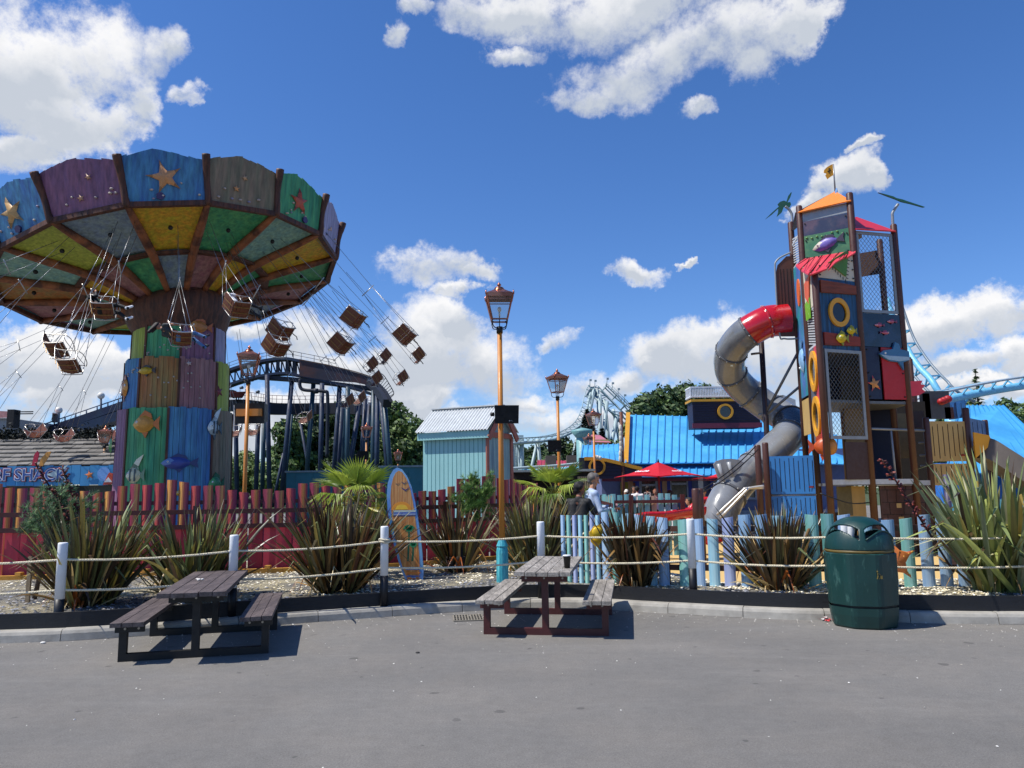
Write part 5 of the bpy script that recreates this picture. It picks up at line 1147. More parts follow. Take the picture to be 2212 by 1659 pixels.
text_mesh('back_print', '23', .26, (1, 0, 0), (0, 0, 1), q, .003, mat('white_print', '#d8d8d8', .7, var=0), tt, bold=.006)
text_mesh('back_print', 'LA BOMBE', .075, (1, 0, 0), (0, 0, 1), q + V3((0, 0, .2)), .003, mat('white_print', '#d8d8d8', .7, var=0), tt, bold=.003) if False else None
# ================================================================== climbing tower
PST = mat('brown_post', '#4a2b22', .45, var=.1, scale=6, bump=.08); GRY = mat('grey_frame', '#8d9296', .45, metal=.3, var=.1); CREAM = mat('cream_board', '#cfc6b0', .5, var=.05)
def px2(u, v, Y): q = P(u, v, Y); return V3((q.x, Y, 0))
L0, L1, F0, F1, R_ = px2(1726, 757, 18.8), px2(1747, 757, 17.7), px2(1771, 757, 16.6), px2(1861, 757, 17.05), px2(1953, 757, 17.35)
BR, BL = R_ + (L0 - L1), R_ + (L0 - L1) + (L1 - F1)
def zF(v, u=1861, Y=17.05): return P(u, v, Y).z
tw = thing('climbing_tower', V3(((F0.x + R_.x) / 2, 17.8, 0)), 'tall playground climbing tower with orange roof, fish panels and yellow portholes', 'climbing frame')
def post(p, ztop, r=.075, z0=0, par=tw, nm='post'): b = MB(); b.tube([(p.x, p.y, z0), (p.x, p.y, ztop - .03), (p.x, p.y, ztop)], [r, r, r * .8], 14); return b.build(nm, PST, par)
zL0, zL1, zF1, zR = P(1711, 480, 18.8).z, P(1729, 445, 17.7).z, P(1839, 417, 17.05).z, P(1929, 485, 17.35).z
post(L0, zL0); post(L1, zL1); post(F0, P(1760, 586, 16.6).z); post(F1, zF1, .08); post(R_, zR); post(BR, zR); post(BL, zL0)
def fr(A, B): d = (B - A); L = d.length; d = d.normalized(); n = V3((d.y, -d.x, 0)); return d, n, L
def panel(A, B, z0, z1, m, nm, th=.025, off=0., s0=.07, s1=.07, par=tw, zb=None):
    d, n, L = fr(A, B); b = MB(); a, c = A + d * s0 + n * off, B - d * s1 + n * off
    b.add([a + UP * z0, c + UP * z0, c + UP * z1, a + UP * (zb if zb is not None else z1)] + [x + n * th for x in (a + UP * z0, c + UP * z0, c + UP * z1, a + UP * (zb if zb is not None else z1))], [(3, 2, 1, 0), (4, 5, 6, 7), (0, 1, 5, 4), (2, 3, 7, 6), (1, 2, 6, 5), (3, 0, 4, 7)], None, False); return b.build(nm, m, par)
def fpt(A, B, s, z, off=0.): d, n, L = fr(A, B); return A + (B - A) * s + n * off + UP * z
def bolts(A, B, z0, z1, par=tw, n=3):
    b = MB(); d, nn, L = fr(A, B)
    for s in (.1, .9):
        for k in range(n): p = fpt(A, B, s, lerp(z0 + .06, z1 - .06, k / (n - 1)), .03); b.cyl(p, p + nn * .02, .018, n=8)
    b.build('bolts', IRN, par)
def mesh_panel(A, B, z0, z1, nm='wire_mesh_panel', sp=.085, fw=.07, par=tw):
    d, n, L = fr(A, B); o = A + n * .0; w = L - .15; b = MB(); x0 = .075
    for (a, c) in (((x0, z0 + fw / 2), (x0 + w, z0 + fw / 2)), ((x0, z1 - fw / 2), (x0 + w, z1 - fw / 2))): b.beam(o + d * a[0] + UP * a[1], o + d * c[0] + UP * c[1], .03, fw)
    for x in (x0 + fw / 2, x0 + w - fw / 2): b.beam(o + d * x + UP * (z0 + fw), o + d * x + UP * (z1 - fw), fw, .03, up=n)
    t = b.build(nm, GRY, par); b = MB(); xa, xb, za, zb = x0 + fw, x0 + w - fw, z0 + fw, z1 - fw
    H_, W_ = zb - za, xb - xa; sl_ = 1.15
    k = -int(W_ * sl_ / (sp * 1.4)) - 1
    while k * sp * 1.4 < H_ + W_ * sl_:
        c = k * sp * 1.4
        for sg in (1, -1):
            # line z = c + sg*sl*x , mirrored
            pts = []
            for x in (0, W_): z = (c + sl_ * x) if sg > 0 else (c + sl_ * (W_ - x)); pts.append((x, z))
            (xA, zA), (xB, zB) = pts; t0, t1 = 0., 1.; dz = zB - zA
            for lo_, hi_ in ((0, H_),):
                if abs(dz) > 1e-9:
                    ta, tb = (lo_ - zA) / dz, (hi_ - zA) / dz; t0, t1 = max(t0, min(ta, tb)), min(t1, max(ta, tb))
            if t1 > t0 + .001:
                p = o + d * (xa + xA + (xB - xA) * t0) + UP * (za + zA + dz * t0); q = o + d * (xa + xA + (xB - xA) * t1) + UP * (za + zA + dz * t1); b.tube([p + n * .004 * sg, q + n * .004 * sg], .0052, 3, cap=False)
        k += 1
    b.build('wire_mesh', mat('mesh_wire', '#8f9498', .4, metal=.5, var=.1), t)
def bars_panel(A, B, z0, z1, par=tw):
    d, n, L = fr(A, B); b = MB(); b.beam(fpt(A, B, .08, z0 + .03), fpt(A, B, .92, z0 + .03), .03, .05); b.beam(fpt(A, B, .08, z1 - .03), fpt(A, B, .92, z1 - .03), .03, .05)
    k = int((z1 - z0) / .06)
    for i in range(k): z = z0 + .05 + i * .06; b.beam(fpt(A, B, .1, z + .12), fpt(A, B, .9, z - .05), .014, .03)
    b.build('barred_panel', mat('pale_bars', '#c9ccce', .5, metal=.2, var=.05), par)
BPNL = mat('blue_board', '#1b5580', .5, var=.35, scale=3, st=(10, 10, .5), c2='#0f3450', c2s=2, c2t=(.4, .6)); GRN = mat('sea_green_panel', '#2f6a4c', .5, var=.2, scale=3, c2='#4b7a52', c2s=2); NAV = mat('navy_board', '#101c3c', .45, var=.1); REDB = mat('red_board', '#b01820', .45, var=.08); SMK = mat('smoked_panel', '#3a3a48', .15, var=.25, scale=2, c2='#5c4a50', c2s=1.5, spec=.8); CRM = CREAM; BRN = mat('brown_board', '#3e231b', .55, var=.12)
YEL = mat('yellow_plastic', '#d99a1c', .4, var=.05); CRS = mat('crimson_board', '#b8404c', .45, var=.06); GRYB = mat('grey_board', '#5b606c', .5, var=.08); TAN = mat('tan_board', '#b99a5e', .55, var=.1, st=(1, 1, .3)); ORG = mat('orange_plastic', '#e8822a', .45, var=.04)
# upper face L1-F1
panel(L1, F1, zF(458), zF(437), GRY, 'lintel'); panel(L1, F1, zF(491), zF(459), SMK, 'smoked_panel'); panel(L1, F1, zF(545), zF(491), GRN, 'fish_panel'); bolts(L1, F1, zF(545), zF(459))
d, n, L = fr(L1, F1); b = MB(); fish_mesh(b, fpt(L1, F1, .50, zF(517), .035), (d + UP * .22), UP, .66, .3, ('#6a5ca8', '#3c3444', '#b8b0a0', '#4a4080'), 1, .07); b.build('fish_relief', ORN, tw)
b = MB(); rr = random.Random(3)
for k in range(8): b.ell(fpt(L1, F1, .12 + .1 * k, zF(494 + rr.uniform(0, 8)), .03), .03, .03, .02, n=8, m=5, c_=lin('#6a9a58'))
b.build('bubble_studs', ORN, tw)
# roofs
apx = V3(((L0.x + R_.x) / 2, 18.2, 0)); za = P(1809, 413, 18.2).z; e1, e2 = L1 + UP * P(1733, 459, 17.7).z, F1 + UP * P(1836, 434, 17.05).z
def roof(pts, m, nm, th=.03):
    pts = [V3(p) for p in pts]; n_ = (pts[1] - pts[0]).cross(pts[2] - pts[0]).normalized(); n_ = n_ if n_.z > 0 else -n_; k = len(pts); b = MB()
    b.add(pts + [p - n_ * th for p in pts], [list(range(k)), list(range(2 * k - 1, k - 1, -1))] + [(i, (i + 1) % k, (i + 1) % k + k, i + k) for i in range(k)], None, False); b.build(nm, m, tw)
roof([e1 + V3((-.08, -.1, -.03)), e2 + V3((-.03, -.12, -.03)), apx + UP * za], ORG, 'orange_roof')
roof([L0 + UP * P(1714, 500, 18.8).z, e1 + V3((-.1, 0, 0)), apx + UP * za], mat('ridge_brown', '#4c2d24', .5), 'side_roof')
zr = zF(497); roof([F1 + UP * zr + V3((.05, -.1, 0)), R_ + UP * P(1926, 502, 17.35).z + V3((0, -.1, 0)), V3((P(1850, 470, 18.2).x, 18.2, P(1850, 468, 18.2).z)), V3((F1.x + .03, 17.3, P(1849, 478, 17.3).z))], mat('red_roof', '#c02a38', .45, var=.05), 'red_roof')
b = MB(); o = apx + V3((.05, 0, za - .06)); dd = (V3((F1.x + .1, 18.0, za - .22)) - o); dd2 = dd.normalized(); L = dd.length * .95
b.prism([(0, 0), (L, -.06), (L, .12), (L * .9, .02), (L * .85, .14), (L * .72, .03), (L * .65, .15), (L * .5, .04), (L * .42, .16), (L * .28, .05), (L * .2, .16), (0.03, .1)], o, dd2, UP, .03); b.build('spiky_crest', mat('pale_blue_plastic', '#6f9fd4', .4), tw)
b = MB()
for k in range(4): b.box(V3((F1.x + .22 + .1 * k, 17.9 + .05 * k, zF(474 + 3 * k))), (.14, .3, .1), .3)
b.build('roof_boards', TAN, tw)
# flag
fp_ = V3((apx.x, apx.y, za)); b = MB(); b.cyl(fp_, V3((apx.x, apx.y, P(1809, 355, 18.2).z)), .02, n=8); fl = b.build('flag_pole', GRY, tw)
b = MB(); zt = P(1809, 354, 18.2).z; k = 18.2 / 1661 * 1.03; ox, oy = 1810, 354
fpts = [(1810, 354), (1803, 357), (1795, 362), (1789, 368), (1788, 374), (1794, 376), (1791, 380), (1795, 389), (1803, 383), (1810, 379)]
b.prism([((x - ox) * k, -(y - oy) * k) for x, y in fpts], V3((apx.x, apx.y, zt)), (1, 0, 0), (0, 0, 1), .02); f2_ = b.build('flag', YEL, fl)
b = MB(); c = V3((apx.x - 10.5 * k, apx.y - .015, zt - 17 * k)); b.beam(c + V3((0, 0, -.06)), c + V3((0, 0, .07)), .02, .006); b.beam(c + V3((-.04, 0, -.01)), c + V3((.05, 0, .02)), .006, .02); b.beam(c + V3((0, 0, .07)), c + V3((.035, 0, .05)), .006, .02); b.build('flag_mark', mat('flag_mark', '#2c2010', .6, var=0), f2_)
# palm leaf ornaments on bent pipes
PLF = mat('palm_ornament', '#1f4a3a', .45, var=.1)
def ornament(p, z0, pts, lf, nm='palm_ornament'):
    b = MB(); b.tube(smooth_path([V3((p.x, p.y, z0))] + [P(u, v, p.y) for u, v in pts], 4), .032, 10); o = b.build('bent_pipe', GRY, tw)
    b = MB(); b.prism([( (u - lf[0][0]) * k * p.y / 18.2, -(v - lf[0][1]) * k * p.y / 18.2) for u, v in lf], P(lf[0][0], lf[0][1], p.y) + V3((0, -.05, 0)), V3((1, .0, 0)), V3((0, .25, 1)).normalized(), .025); b.build(nm, PLF, o)
ornament(L0, zL0, [(1711, 478), (1710, 462), (1704, 452), (1696, 446)], [(1652, 475), (1668, 459), (1686, 443), (1684, 437), (1690, 431), (1699, 428), (1704, 431), (1710, 416), (1718, 406), (1719, 408), (1714, 420), (1706, 433), (1712, 432), (1713, 438), (1710, 444), (1704, 447), (1697, 443), (1690, 458), (1677, 470), (1682, 458), (1684, 448), (1668, 463)])
ornament(R_, zR, [(1929, 484), (1928, 470), (1928, 460), (1935, 448), (1940, 441)], [(1894, 418), (1910, 423), (1926, 429), (1931, 433), (1937, 435), (1944, 437), (1952, 441), (1970, 449), (1988, 457), (1984, 458), (1960, 449), (1950, 446), (1940, 443), (1928, 436), (1910, 427)])
# red awning
AWI = [(1741, 557, 17.66), (1754, 555, 17.58), (1768, 552.5, 17.5), (1782, 550, 17.42), (1795, 548, 17.34), (1808, 546, 17.26), (1822, 543.5, 17.18), (1835, 541.5, 17.1), (1848, 539, 17.02)]
AWO = [(1719, 572, 17.4), (1728, 581, 17.1), (1738, 587, 16.8), (1746, 591, 16.42), (1767, 587, 16.36), (1786, 580, 16.4), (1804, 567, 16.5), (1826, 554, 16.72), (1848, 545, 16.92)]
b = MB(); I_ = [P(*a) for a in AWI]; O_ = [P(*a) for a in AWO]; m_ = 9; th = V3((0, .02, -.03))
for k in range(8):
    jg = V3((.03, 0, -.025)) if k % 2 else V3((0, 0, 0)); q = [I_[k], O_[k] + jg, O_[k + 1], I_[k + 1]]; b.add(q + [x + th for x in q], [(0, 1, 2, 3), (7, 6, 5, 4), (1, 5, 6, 2), (0, 4, 5, 1), (3, 2, 6, 7)], None, False)
aw = b.build('red_awning', mat('red_awning', '#c93648', .45, var=.06), tw)
b = MB()
for (a, c) in (((1830, 543), (1812, 562)), ((1812, 546), (1784, 578)), ((1794, 549), (1762, 587)), ((1776, 552), (1748, 588)), ((1760, 555), (1733, 579)), ((1748, 557), (1724, 573))):
    b.tube([P(a[0], a[1], lerp(17.65, 17.0, (a[0] - 1741) / 107)) + V3((0, -.01, .012)), P(c[0], c[1], 16.75 if c[0] < 1740 else 16.45) + V3((0, -.02, .02))], .009, 4)
b.build('awning_grooves', mat('groove_dark', '#4a1420', .6, var=0), aw)
# middle face F0-F1
panel(F0, F1, zF(609), zF(548), CRM, 'cream_panel', zb=P(1765, 593, 16.6).z); panel(F0, F1, zF(759), zF(610), BPNL, 'blue_panel', s0=.07); bolts(F0, F1, zF(609), zF(560))
b = MB(); d, n, L = fr(F0, F1); o = fpt(F0, F1, .3, zF(576), .05); b.prism([(0, .0), (.5, .3), (.62, .33), (.5, -.28)], o, d, UP, .02); gt = b.build('green_triangle', mat('green_plastic', '#4f7f28', .45), tw)
b = MB()
for i in range(7):
    q = o + d * (.06 + .07 * i) + UP * (-.03 - .052 * i); b.beam(q, q - UP * .07, .012, .012); q = o + d * (.5 + .016 * i) + UP * (-.3 + .085 * i); b.beam(q, q + d * .06 - UP * .02, .012, .012)
b.build('triangle_spikes', IRN, gt)
for (v0, v1, c) in ((641, 620, '#7c3a20'), (752, 730, '#86301f')): 
    b = MB(); b.prism([(.09, zF(v0) - zF(v1)), (L - .09, zF(v0) - zF(v1) + .03), (L - .09, .0), (L * .6, .03), (.09, .05)], F0 + n * .05 + UP * zF(v1), d, UP, .05); b.build('wooden_beam_relief', mat('beam' + c, c, .6, var=.35, st=(1, 1, 8), scale=2), tw)
def porthole(A, B, s, z, r, par=tw, sy=1., th=.05):
    d, n, L = fr(A, B); o = fpt(A, B, s, z, .045); b = MB(); b.ring(o, d, UP, r * .68, r, th, 32, sy=sy); pr_ = b.build('porthole', YEL, par); b = MB(); b.prism([(r * .7 * math.cos(a), r * .7 * sy * math.sin(a)) for a in [i * 2 * math.pi / 28 for i in range(28)]], o - n * .012, d, UP, .006); b.build('porthole_pane', mat('dark_pane', '#171315', .12, var=.2, spec=.7), pr_)
porthole(F0, F1, .48, zF(680), .295, sy=1.12)
b = MB(); fish_mesh(b, fpt(F0, F1, .46, zF(736), .09), d, UP, .32, .24, ('#c8b41c', '#8c8a20', '#d8c63c', '#8c7a14')); fish_mesh(b, fpt(F0, F1, .72, zF(718), .07), d, UP, .26, .18, ('#c8b41c', '#8c8a20', '#d8c63c', '#8c7a14')); b.build('yellow_fish_reliefs', ORN, tw)
mesh_panel(F0 + n * .05, F1 + n * .05, zF(950), zF(760))
# narrow lit face L1-F0
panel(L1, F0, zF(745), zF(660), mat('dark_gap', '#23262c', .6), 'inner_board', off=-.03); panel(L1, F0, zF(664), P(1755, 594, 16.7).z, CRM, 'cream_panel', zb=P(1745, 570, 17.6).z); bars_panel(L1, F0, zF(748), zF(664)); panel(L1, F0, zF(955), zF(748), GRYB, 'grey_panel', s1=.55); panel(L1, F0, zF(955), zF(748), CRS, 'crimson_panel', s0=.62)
porthole(L1, F0, .5, zF(799), .37, sy=1.25); porthole(L1, F0, .5, zF(898), .37, sy=1.25)
d2, n2, L2_ = fr(L1, F0)
for (s, v, c) in ((.5, 602, '#d8603a'), (.42, 655, '#6fae2c')):
    b = MB(); b.prism([(-.3, .22), (.25, .3), (.05, -.35), (-.3, -.1)] if v < 650 else [(-.28, .2), (.2, .25), (.2, -.22), (-.25, -.2)], fpt(L1, F0, s, zF(v) - (.22 if v < 650 else .1), .05), d2, UP, .02); b.build('patch_relief', mat('patch' + c, c, .45), tw)
# rear-left face L0-L1
bars_panel(L0, L1, P(1738, 556, 17.7).z, P(1738, 498, 17.7).z); WAVE = mat('wave_painting', '#4a6cae', .5, var=.2, scale=2, c2='#2c8a94', c2s=1.2, c2t=(.4, .6)); panel(L0, L1, P(1748, 850, 17.7).z, P(1738, 556, 17.7).z, WAVE, 'wave_panel'); panel(L0, L1, P(1750, 935, 17.7).z, P(1748, 856, 17.7).z, TAN, 'tan_panel')
b = MB(); dd_, nn_, ll = fr(L0, L1); b.prism([(.16 * math.cos(a), .34 * math.sin(a)) for a in [i * 2 * math.pi / 20 for i in range(20)]], fpt(L0, L1, .55, P(1735, 632, 18.2).z, .04), dd_, UP, .03, c_=lin('#e06a38')); fish_mesh(b, fpt(L0, L1, .5, P(1740, 775, 18.2).z, .04), UP, -dd_, .7, .4, ('#8ab4d8', '#4a7aa8', '#b8d4e8', '#6a94c0')); b.build('sea_life_reliefs', ORN, tw)
# slide entry board
b = MB(); e_ = L0 + V3((-.02, -.06, 0)); W_ = 38 / 1661 * 19; zt_, zb_ = P(1690, 553, 18.7).z, P(1700, 726, 18.7).z; Hh = zt_ - zb_
pb_ = [(-W_, 0.06), (-W_ + .05, 0), (0, .0), (0, Hh), (-.16, Hh), (-W_ + .06, Hh - .22), (-W_, Hh - .45)]
b.prism([(x * 1.06, z) for x, z in pb_], e_ + UP * zb_ + V3((0, .0, 0)), (1, 0, 0), (0, 0, 1), .04); eb_ = b.build('slide_entry_board', mat('entry_brown', '#5b352a', .55, var=.1), tw)
b = MB()
for x in (.2, .42, .62, .8): b.box(e_ + V3((-W_ * x, -.022, zb_ + Hh * .45)), (.012, .006, Hh * .78))
b.build('board_grooves', mat('groove_black', '#120b09', .7, var=0), eb_)
b = MB(); b.tube(smooth_path([e_ + V3((.02, -.02, zb_ - .06)), e_ + V3((-W_ * .8, -.02, zb_ - .06)), e_ + V3((-W_ * 1.08, -.02, zb_ + .1)), e_ + V3((-W_ * 1.1, -.02, zb_ + Hh - .45)), e_ + V3((-W_ * .95, -.02, zb_ + Hh - .1)), e_ + V3((-.05, -.02, zb_ + Hh + .1))], 5), .022, 8); b.build('board_rim', GRY, eb_)
# right face F1-R
mesh_panel(F1, R_, zF(674), zF(498)); panel(F1, R_, zF(748), zF(676), mat('dark_glass', '#0c1220', .12, var=.3, spec=.8, c2='#1c2840', c2s=2), 'dark_glass_panel'); panel(F1, R_, zF(862), zF(749), NAV, 'navy_panel', s1=.72); panel(F1, R_, zF(862), zF(749), REDB, 'red_panel', s0=.5, off=.004); bolts(F1, R_, zF(862), zF(749))
dR, nR, LR = fr(F1, R_); b = MB()
for s, v in ((.42, 701), (.55, 717), (.72, 692)): fish_mesh(b, fpt(F1, R_, s, zF(v), .04), dR, UP, .24, .08, ('#b8607c', '#7c3a5c', '#c88a9c', '#8c4060'), 1 if v != 717 else -1, .03)
b.build('pink_fish_reliefs', ORN, tw)
b = MB(); o = fpt(F1, R_, .72, zF(766), .06); b.add([], []); sh = [(-.42, .02), (-.3, .1), (-.05, .14), (.02, .3), (.12, .26), (.16, .14), (.38, .1), (.38, -.1), (.2, -.16), (.2, -.34), (.08, -.16), (-.15, -.14), (-.3, -.08)]
b.prism(sh, o, dR, UP, .05, lin('#3a7098')); b.prism([(-.4, 0), (-.15, -.02), (.36, -.03), (.36, -.1), (.1, -.14), (-.2, -.11)], o + nR * .03, dR, UP, .01, lin('#9ab4c4')); b.ell(o + dR * -.27 + UP * .04 + nR * .03, .025, .01, .025, n=8, m=5, c_=(.8, .8, .8)); b.build('shark_relief', ORN, tw)
b = MB(); star_mesh(b, fpt(F1, R_, .2, zF(829), .05), dR, UP, .2, lin('#c98a50'), .2, .05, edge=lin('#c04a50')); b.build('starfish_relief', ORN, tw)
# decks and back faces
hexp = [L0, L1, F0, F1, R_, BR, BL]
for zz, nm in ((zF(757), 'upper_deck'), (zF(676), 'top_deck'), (zF(866), 'middle_deck'), (zF(1043), 'lower_deck')):
    b = MB(); pp = [p + UP * zz for p in hexp]; b.add(pp + [p - UP * .06 for p in pp], [list(range(7)), list(range(13, 6, -1))] + [(i, (i + 1) % 7, (i + 1) % 7 + 7, i + 7) for i in range(7)], None, False); b.build(nm, mat('deck_steel', '#6a6e72', .5, metal=.3), tw)
b = MB(); z_ = zF(1041)
for a_, c_ in ((F0, F1), (F1, R_)): b.beam(a_ + UP * z_, c_ + UP * z_, .05, .11)
b.build('deck_edge', mat('white_edge', '#b9bdc0', .45, metal=.2), tw)
panel(BL, L0, zF(860), zF(520), NAV, 'back_board'); panel(BR, BL, zF(676), zF(640), CRM, 'pale_back_panel'); panel(BR, BL, zF(555), zF(500), BRN, 'dark_red_back_panel'); panel(R_, BR, zF(862), zF(690), BRN, 'side_board'); panel(BR, BL, zF(862), zF(680), BRN, 'back_board')
b = MB(); m_ = (BR + BL) / 2; b.box(m_ + UP * (zF(590)), (.16, .1, 1.9)); b.build('inner_post', mat('dark_steel', '#1c1c20', .6), tw)
mm = F1.lerp(BL, .55); b = MB(); b.box(mm + UP * (zF(860) - .2), (.5, .05, 2.2), .2); b.build('inner_climbing_board', mat('inner_tan', '#7a6846', .6), tw)
# brown panel under the tower, climber
panel(F0 + V3((.42, .1, 0)), F1, zF(1036), zF(956), BRN, 'brown_panel', s0=0); panel(BL, BR, zF(1036), zF(870), NAV, 'dark_back_panel')
panel(L1 + V3((0, .2, 0)), L1 + V3((.35, .9, 0)), zF(1036), zF(955), NAV, 'teal_side_panel', s0=0, s1=0)
# right hand lower structure
A_, B_, C_ = px2(2008, 1000, 18.), px2(2096, 1000, 18.2), px2(2136, 1000, 19.3)
post(A_, P(2001, 902, 18).z, .075); post(B_, P(2088, 881, 18.2).z, .08); post(C_, P(2129, 907, 19.3).z, .07); K_ = px2(1972, 900, 20.5); post(K_, P(1972, 860, 20.5).z, .06); K2 = px2(1977, 900, 21.5); post(K2, P(1975, 775, 21.5).z, .06)
def board(A, B, v0, v1, m, Y, nm='board_panel', gro='#201208', n=8, u=None):
    z0, z1 = P(2008 if u is None else u, v0, Y).z, P(2008 if u is None else u, v1, Y).z; p = panel(A, B, z0, z1, m, nm); d, nn, L = fr(A, B); b = MB()
    for k in range(1, n): b.box(fpt(A, B, k / n, (z0 + z1) / 2, .028), (.014, .006, (z1 - z0) * (.86 - .12 * (k % 2))), math.atan2(d.y, d.x))
    b.build('grooves', mat('groove' + gro, gro, .7, var=0), p); return p
board(A_, B_, 997, 910, TAN, 18); board(A_, B_, 1049, 1002, TAN, 18); b = MB(); b.box(fpt(A_, B_, .83, P(2040, 983, 18).z, .035), (.13, .01, .045), .02); b.build('warning_label', mat('label_red', '#8c2a20', .5), tw)
BB = mat('sky_blue_board', '#2a6fb0', .5, var=.1, scale=2); board(B_, C_, 965, 905, mat('deep_blue_board', '#1f4f88', .5), 18.4, gro='#0a1a30', n=4)
board(px2(2048, 900, 22), px2(2092, 900, 21), 905, 868, mat('deep_blue_board', '#1f4f88', .5), 21.5, gro='#0a1a30', n=4)
STP = mat('stone_effect_board', '#46261c', .55, var=.15); p = panel(R_ + V3((-.85, -.05, 0)), A_, .05, P(2000, 1046, 17.8).z, STP, 'stone_effect_panel', s0=0); dS, nS, LS = fr(R_ + V3((-.85, -.05, 0)), A_); b = MB(); zt = P(2000, 1046, 17.8).z; rr = random.Random(6); zz = .1; row = 0
while zz < zt - .1:
    b.beam(fpt(R_ + V3((-.85, -.05, 0)), A_, .03, zz, .027), fpt(R_ + V3((-.85, -.05, 0)), A_, .97, zz + rr.uniform(-.04, .04), .027), .006, .014); x = rr.uniform(.08, .2)
    while x < .95: b.beam(fpt(R_ + V3((-.85, -.05, 0)), A_, x, zz, .027), fpt(R_ + V3((-.85, -.05, 0)), A_, x + rr.uniform(-.015, .015), min(zz + .27, zt), .027), .014, .006, up=nS); x += rr.uniform(.13, .26)
    zz += .27
b.build('stone_joints', mat('joint_dark', '#1c0f0a', .7, var=0), p)
b = MB()
for x, z in ((.3, 1.1), (.33, 1.1), (.32, .8), (.36, .8), (.62, 1.35), (.72, .5)): b.box(fpt(R_ + V3((-.85, -.05, 0)), A_, x, z, .03), (.1, .008, .1), .1)
b.build('peep_holes', TAN, p)
b = MB(); b.beam(fpt(F1, A_, .06, P(1990, 1043, 17.9).z), fpt(F1, A_, .97, P(1990, 1043, 17.9).z), .05, .11); b.build('deck_edge', mat('white_edge', '#b9bdc0', .45, metal=.2), tw)
b = MB(); za_, zb2 = P(1990, 930, 17.9).z, P(1990, 1042, 17.9).z; b.tube([fpt(F1, A_, .05, za_), fpt(F1, A_, .95, za_)], .028, 10); b.tube([fpt(F1, A_, .38, za_), fpt(F1, A_, .40, zb2)], .025, 8)
for k, v in enumerate((958, 985, 1007)): z = P(1980, v, 18.8).z; b.tube([V3((K_.x - .35, 18.7, z)), V3((A_.x + .05, 18.5, z))], .022, 8)
b.build('steel_rails', GRY, tw)
panel(px2(1888, 900, 20.6), px2(2000, 900, 20.2), P(1960, 1040, 20).z, P(1960, 866, 20).z, mat('deep_shadow_board', '#15100e', .8), 'rear_shade_board', s0=0, s1=0); panel(px2(1925, 900, 19.4), px2(1962, 900, 19.4), P(1960, 990, 19.4).z, P(1960, 893, 19.4).z, mat('inner_tan', '#7a6846', .6), 'inner_ladder_board', s0=0, s1=0)  # near-black rear board added, its colour standing in for the shade inside
panel(px2(1900, 900, 19.9), px2(1918, 900, 19.9), P(1960, 930, 19.9).z, P(1960, 870, 19.9).z, BB, 'inner_blue_board', s0=0, s1=0); panel(px2(1955, 900, 19.6), px2(1995, 900, 19.6), P(1960, 925, 19.6).z, P(1960, 888, 19.6).z, BRN, 'inner_brown_board', s0=0, s1=0)
board(px2(1952, 800, 21.5), px2(1975, 800, 21.5), 832, 772, BRN, 21.5, n=3, u=1960)
b = MB(); q = [P(u, v, 20.8) for u, v in ((1962, 824), (1993, 822), (1989, 830), (1999, 832), (1992, 840), (1999, 846), (1985, 854), (1966, 856))]; b.add(q + [x + V3((0, .04, 0)) for x in q], [list(range(8)), list(range(15, 7, -1))] + [(i, i + 8, (i + 1) % 8 + 8, (i + 1) % 8) for i in range(8)], None, False); b.build('red_canopy', mat('red_awning', '#c93648', .45), tw)
for u, v0, v1, w, m_ in ((1984, 855, 1000, .2, PST), (2001, 850, 905, .24, mat('dark_steel', '#1c1c20', .6)), (2050, 880, 905, .25, PST), (2024, 845, 905, .75, mat('slate_board', '#3a3d44', .6))):
    q0, q1 = P(u, v1, 21.5), P(u, v0, 21.5); b = MB(); b.box((q0.x, 21.5, (q0.z + q1.z) / 2), (w, .1, q1.z - q0.z)); b.build('rear_panel', m_, tw)
b = MB(); q = P(2040, 865, 21.2); [b.ell(q + V3((x, 0, z)), .12, .1, .1, n=10, m=6) for x, z in ((0, 0), (.1, .04), (-.08, -.03))]; b.build('red_crab_relief', mat('crab_red', '#a01c20', .5), tw)
# under-deck boards seen between posts
panel(F0 + V3((.35, .5, 0)), F1 + V3((-.25, .4, 0)), .9, zF(1050), mat('olive_board', '#6a6244', .6), 'olive_back_board', s0=0, s1=0); panel(F1 + V3((-.42, .35, 0)), F1 + V3((-.02, .35, 0)), .2, zF(1050), TAN, 'peep_panel', s0=0, s1=0); panel(F0 + V3((.3, 1.2, 0)), F1 + V3((-.2, 1.2, 0)), .05, .95, BRN, 'low_brown_wall', s0=0, s1=0)
b = MB(); b.tube(smooth_path([F0 + V3((-.25, -.1, P(1745, 1066, 16.6).z)), F0 + V3((.35, -.1, P(1790, 1087, 16.6).z)), F1 + V3((-.1, -.05, P(1850, 1086, 17).z))], 5), .014, 6); b.build('rope_loop', IRN, tw)
# orange fish hanging from the tower
b = MB(); q = P(1778, 965, 16.9); fish_mesh(b, q, V3((.85, -.5, 0)), UP, .5, .42, ('#b8501c', '#a03c18', '#c8843c', '#7c3010'), -1, .1); b.ell(q + V3((.13, -.1, .0)), .14, .12, .19, n=12, m=8, c_=lin('#c8853a')); b.build('orange_fish_ornament', ORN, tw)
